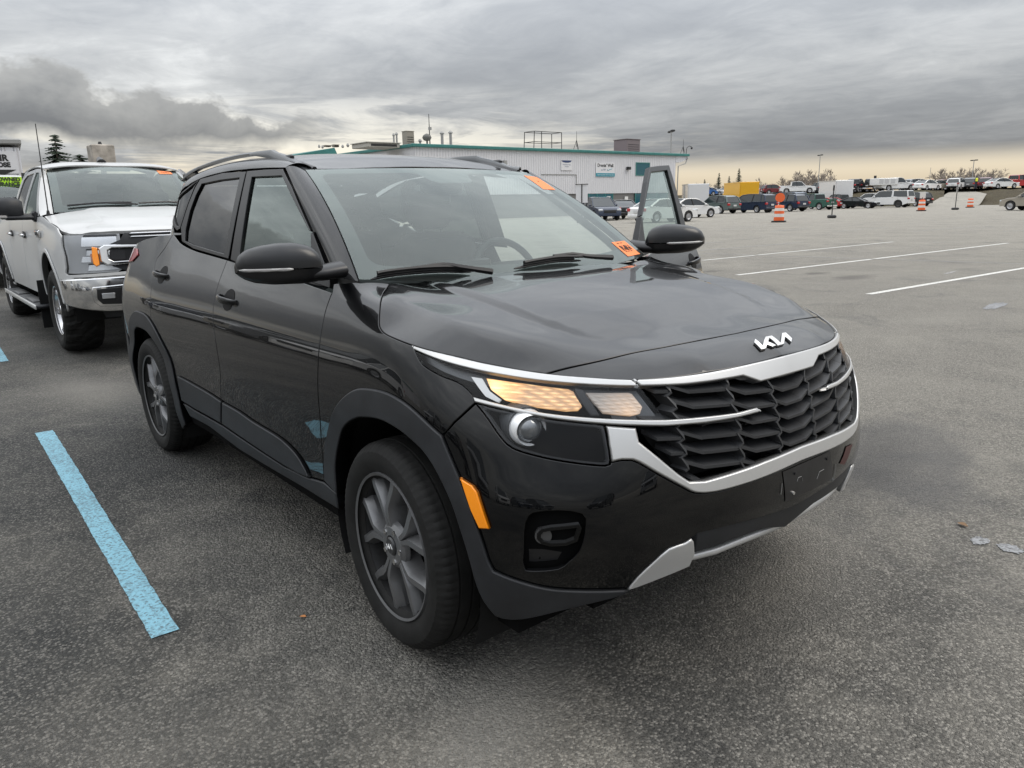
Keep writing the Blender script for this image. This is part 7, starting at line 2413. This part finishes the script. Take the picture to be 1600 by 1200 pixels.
def conifer_data(seed, h=9.0, gap=0.0):
    r = random.Random(seed)
    tr = MB(); tr.cyl((0, 0, 0), (0, 0, h*.97), .16, .02, 6)
    cr = MB()
    z = h*.10
    while z < h:
        t_ = z/h
        R0 = (1-t_)**.85*h*.23+.10
        for k in range(int(9+6*(1-t_))):
            a = r.uniform(0, 6.28); L = R0*r.uniform(.6, 1.12)
            ca, sa = math.cos(a), math.sin(a)
            w = .10*L+.10
            dz_ = -L*r.uniform(.12, .34)
            up = r.uniform(.0, .06)*L
            base = np.array([0, 0, z+r.uniform(-.1, .1)])
            # a branch: a few sprays of needles along it
            for f in np.linspace(.15, 1, 4):
                c = base+np.array([ca*L*f, sa*L*f, dz_*f+up*math.sin(f*3)])
                s = w*(1.25-f*.8)
                cr.add([c+np.array([-sa*s, ca*s, -.05]), c+np.array([sa*s, -ca*s, -.05]), c+np.array([ca*s*1.6, sa*s*1.6, -s*.5]), c+np.array([0, 0, s*.55])], [(0, 2, 3), (2, 1, 3), (1, 0, 3)])
        z += h*.035
    return tr.data('trunk', BARK), cr.data('crown', CONI)
CT_ = [conifer_data(s) for s in range(3)]
def plant(data, name, px, dist, h, label, group, z=0.0, rz=0.0):
    p = rpt(px, dist)
    e = empty(name, (p[0], p[1], z), rz, label=label, cat='tree', group=group)
    e.scale = (h/9.0,)*3
    link('trunk', data[0], e); link('crown', data[1], e)
    return e
for px, d, h, lab in ((1100, 330, 9.5, 'leftmost small conifer on the horizon right of the open door'), (1122, 320, 11.5, 'second small conifer on the horizon right of the open door'), (1138, 330, 10.5, 'small conifer left of the tallest one on the horizon'), (1153, 320, 13, 'tallest small conifer on the horizon above the yellow truck')):
    plant(CT_[px % 3], 'conifer_tree', px, d, h, lab, 'conifers on the horizon')
r = random.Random(3)
i = 0
for (a, b_, step, h) in ((1084, 1165, 4.2, 8.8), (1162, 1215, 3.8, 9.6), (1215, 1256, 3.2, 10.5), (1246, 1296, 2.4, 13.0), (1364, 1384, 4, 9), (1440, 1470, 5, 8.5), (1464, 1552, 2.4, 12.0), (1552, 1566, 4, 9)):
    px = a
    while px < b_:
        plant(BT[i % 4], 'bare_tree', px+r.uniform(-1.5, 1.5), 290+r.uniform(0, 40), h*r.uniform(.75, 1.1), 'bare leafless tree in the grey brown belt along the horizon', 'bare trees along the horizon', rz=r.uniform(0, 6))
        i += 1; px += step
# conifer tops behind the white pickup on the left
c_ = plant(conifer_data(21, 9.0), 'conifer_tree', 103, 42, hz(209, 103, 42.0), 'dark conifer top rising behind the white pickup', 'conifers behind the pickup')
c_.scale = (c_.scale[0]*1.7, c_.scale[1]*1.7, c_.scale[2])
c_ = plant(conifer_data(22, 9.0), 'conifer_tree', 138, 44, hz(240, 138, 44.0), 'low conifer right of the taller one behind the white pickup', 'conifers behind the pickup')
c_.scale = (c_.scale[0]*2.6, c_.scale[1]*2.6, c_.scale[2])
p = rpt(171, 40)
e = empty('water_tank', (p[0], p[1], 0), label='weathered square tank on a post behind the white pickup', cat='tank')
zt = hz(226, 171, 40.0)
mb = MB(); mb.box((0, 0, zt-.45), (.95, .95, .86), bev=.05); mb.build('tank', mat('tank_beige', (.33, .30, .26), .8, noise=.35, nscale=3), e)
mb = MB(); mb.cyl((0, 0, 0), (0, 0, zt-.85), .12, n=8); mb.build('post', ROOFG, e)
mb = MB(); mb.cyl((0, 0, zt-.02), (0, 0, zt+.12), .10, .06, 8); mb.build('cap', INK, e)

# ------------------------------------------------------------------ barrels, sign posts, light poles
OR_ = mat('barrel_orange', (.75, .13, .03), .5); WB_ = mat('barrel_white', (.66, .64, .60), .5)
def barrel(px, dist, label, h=1.0, sign=None, z=0.0):
    p = rpt(px, dist)
    e = empty('traffic_barrel', (p[0], p[1], z), label=label, cat='traffic barrel', group='orange traffic barrels')
    mb = MB(); V, F = lathe([(0, .42), (.08, .42), (.10, .30), (.10, .02)], 8, 'z'); mb.add(V, F); mb.build('rubber_base', INK, e)
    lv = [(.10, .29), (.30, .285), (.48, .275), (.64, .268), (.80, .255), (.94, .245)]
    for k in range(len(lv)-1):
        V, F = lathe([(lv[k][0]*h, lv[k][1]), (lv[k+1][0]*h, lv[k+1][1])]+([(lv[k+1][0]*h+.03, .03)] if k == len(lv)-2 else []), 18, 'z')
        obj('band', V, F, OR_ if k % 2 == 0 else WB_, e, True)
    if sign:
        mb = MB(); mb.cyl((0, 0, .9), (0, 0, 1.15), .04, n=6); mb.build('post', INK, e)
        mb = MB()
        if sign == 'round':
            mb.cyl((.0, 0, 1.38), (.03, 0, 1.38), .26, n=20)
            V = [(x*math.cos(rad(-60))-y*math.sin(rad(-60)), x*math.sin(rad(-60))+y*math.cos(rad(-60)), z_) for x, y, z_ in mb.V]; mb.V = V
            mb.build('sign_face', OR_, e)
        else:
            mb.box((0, 0, 1.35), (.45, .04, .55), rz=rad(30)); mb.build('sign_face', WB_, e)
    return e
barrel(1219, 47, 'near orange and white barrel with a round sign on top', sign='round')
barrel(1442, 76, 'far orange and white barrel with a white board on top', sign='board')
barrel(1518, 92, 'small orange barrel at the foot of the ramp', .95)
barrel(1546, 134, 'orange barrel up on the bank', 1.0, z=ZU)
def sign_post(px, dist, pytop, label, board=None, z=0.0):
    p = rpt(px, dist); zt = hz(pytop, px, float(dist))
    e = empty('sign_post', (p[0], p[1], z), rad(-45), label=label, cat='sign post')
    mb = MB(); mb.cyl((0, 0, 0), (0, 0, zt-z), .035, n=8); mb.build('post', INK, e)
    mb = MB(); mb.box((0, 0, .10), (.55, .45, .20), bev=.05); mb.build('base', INK, e)
    if board:
        w, h, m_, zc = board
        mb = MB(); mb.box((.0, 0, zt-z-zc), (.03, w, h), bev=.004); mb.build('board', m_, e)
    return e
sign_post(1302, 55, 290, 'bare post on a rubber base in the middle of the lot', (.10, .35, INK, .15))
sign_post(1495, 80, 283, 'thin post with a narrow board on a rubber base by the ramp', (.12, .55, WB_, .75))
p = rpt(909, 52)
e = empty('notice_board', (p[0], p[1], 0), rad(-50), label='white notice board on a T post by the warehouse entrance', cat='sign')
zt = hz(288, 909, float(52))
mb = MB(); mb.cyl((0, 0, 0), (0, 0, zt), .035, n=8); mb.build('post', INK, e)
mb = MB(); mb.box((0, 0, zt), (.05, .85, .05)); mb.build('cross_bar', INK, e)
mb = MB(); mb.box((-.03, 0, zt-.62), (.02, .78, 1.15)); mb.build('board', SIGNW, e)
mb = MB(); mb.box((0, 0, .06), (.6, .6, .12), bev=.03); mb.build('base', INK, e)
def light_pole(px, dist, pytop, label, heads=2, z=0.0):
    p = rpt(px, dist); zt = hz(pytop, px, float(dist))
    e = empty('light_pole', (p[0], p[1], z), rad(50), label=label, cat='light pole', group='tall lot light poles')
    mb = MB(); mb.cyl((0, 0, 0), (0, 0, zt-z), .13, .07, 8); mb.build('pole', ROOFG, e, smooth=40)
    mb = MB(); mb.cyl((0, -.6, zt-z), (0, .6, zt-z), .05, n=6); mb.build('arm', ROOFG, e)
    for s in (-1, 1):
        mb = MB(); mb.box((0, s*.75, zt-z+.05), (.5, .75, .22), bev=.06); mb.build('lamp_head', INK, e)
    return e
light_pole(1046, 96, 206, 'light pole with two lamp heads behind the right end of the warehouse')
light_pole(1277, 190, 243, 'light pole with two lamp heads above the bank left of the white trailer')
light_pole(1516, 200, 251, 'light pole with two lamp heads at the top of the bank on the right')
p = rpt(1450, 190)
e = empty('flag_pole', (p[0], p[1], 0), label='thin bare mast above the bank', cat='mast')
mb = MB(); mb.cyl((0, 0, 0), (0, 0, hz(262, 1450, float(190))), .07, .04, 6); mb.build('mast', ROOFG, e)
p = rpt(1365, 140)
e = empty('signal_post', (p[0], p[1], ZU), label='short post with a box on the bank left of the white service truck', cat='post')
zt = hz(277, 1365, float(140))-ZU
mb = MB(); mb.cyl((0, 0, 0), (0, 0, zt), .08, n=6); mb.build('post', ROOFG, e)
mb = MB(); mb.box((0, 0, zt), (.3, .3, .5)); mb.build('head', INK, e)

# ------------------------------------------------------------------ what the black paint mirrors: lot and sheds behind the camera
MG = 'vehicles mirrored in the black paint'
for k, (kind, col_, x, y, hd, lab) in enumerate((
        ('suv', SLV, -6.5, -13.5, 92, 'silver crossover mirrored in the rear door of the black crossover'),
        ('sedan', BLK, -3.4, -13.8, 88, 'dark sedan mirrored low in the rear door'),
        ('pickup', GREY, -0.2, -14.4, 90, 'grey pickup mirrored in the front door'),
        ('suv', WHT, 3.2, -13.6, 91, 'white crossover mirrored in the front fender'),
        ('sedan', NVY, 6.4, -13.4, 90, 'navy sedan mirrored in the bumper corner'),
        ('van', GREY, 9.8, -13.8, 90, 'grey van mirrored in the front bumper'),
        ('suv', BLK, 14.5, -7.0, 178, 'black crossover mirrored in the front bumper beside the van'),
        ('sedan', SLV, 15.0, -1.0, 182, 'silver sedan mirrored in the grille bar'),
        ('suv', WHT, -13.0, -8.6, 92, 'white crossover mirrored along the waist of the front door'),
        ('pickup', GREY, -16.5, -9.2, 90, 'grey pickup mirrored along the waist of the front door'),
        ('sedan', SLV, -20.0, -8.8, 88, 'silver sedan mirrored along the waist of the rear door'),
        ('van', NVY, -24.0, -9.3, 91, 'navy van mirrored along the waist of the rear door'),
        ('suv', BLK, -29.0, -9.0, 90, 'black crossover mirrored behind the rear door handle'))):
    o = build_car(kind, 'parked_car', col_, lab, MG)
    o.location = (x, y, 0); o.rotation_euler = (0, 0, rad(hd))
e = empty('repair_shed', (-120, -62, 0), label='long pale shed with a teal eave mirrored in the doors of the black crossover', cat='building')
mb = MB(); mb.box((0, -6, 2.7), (120, 12, 5.4)); mb.build('wall', SIDING, e)
mb = MB(); mb.box((0, .1, 5.5), (121, .4, .35)); mb.build('roof_edge', TEAL, e)
for k in range(9):
    mb = MB(); mb.box((-30+7.2*k, .03, 2.0), (4.2, .1, 4.0)); mb.build('bay_door', mat('bay_door_grey', (.20, .21, .22), .5), e)
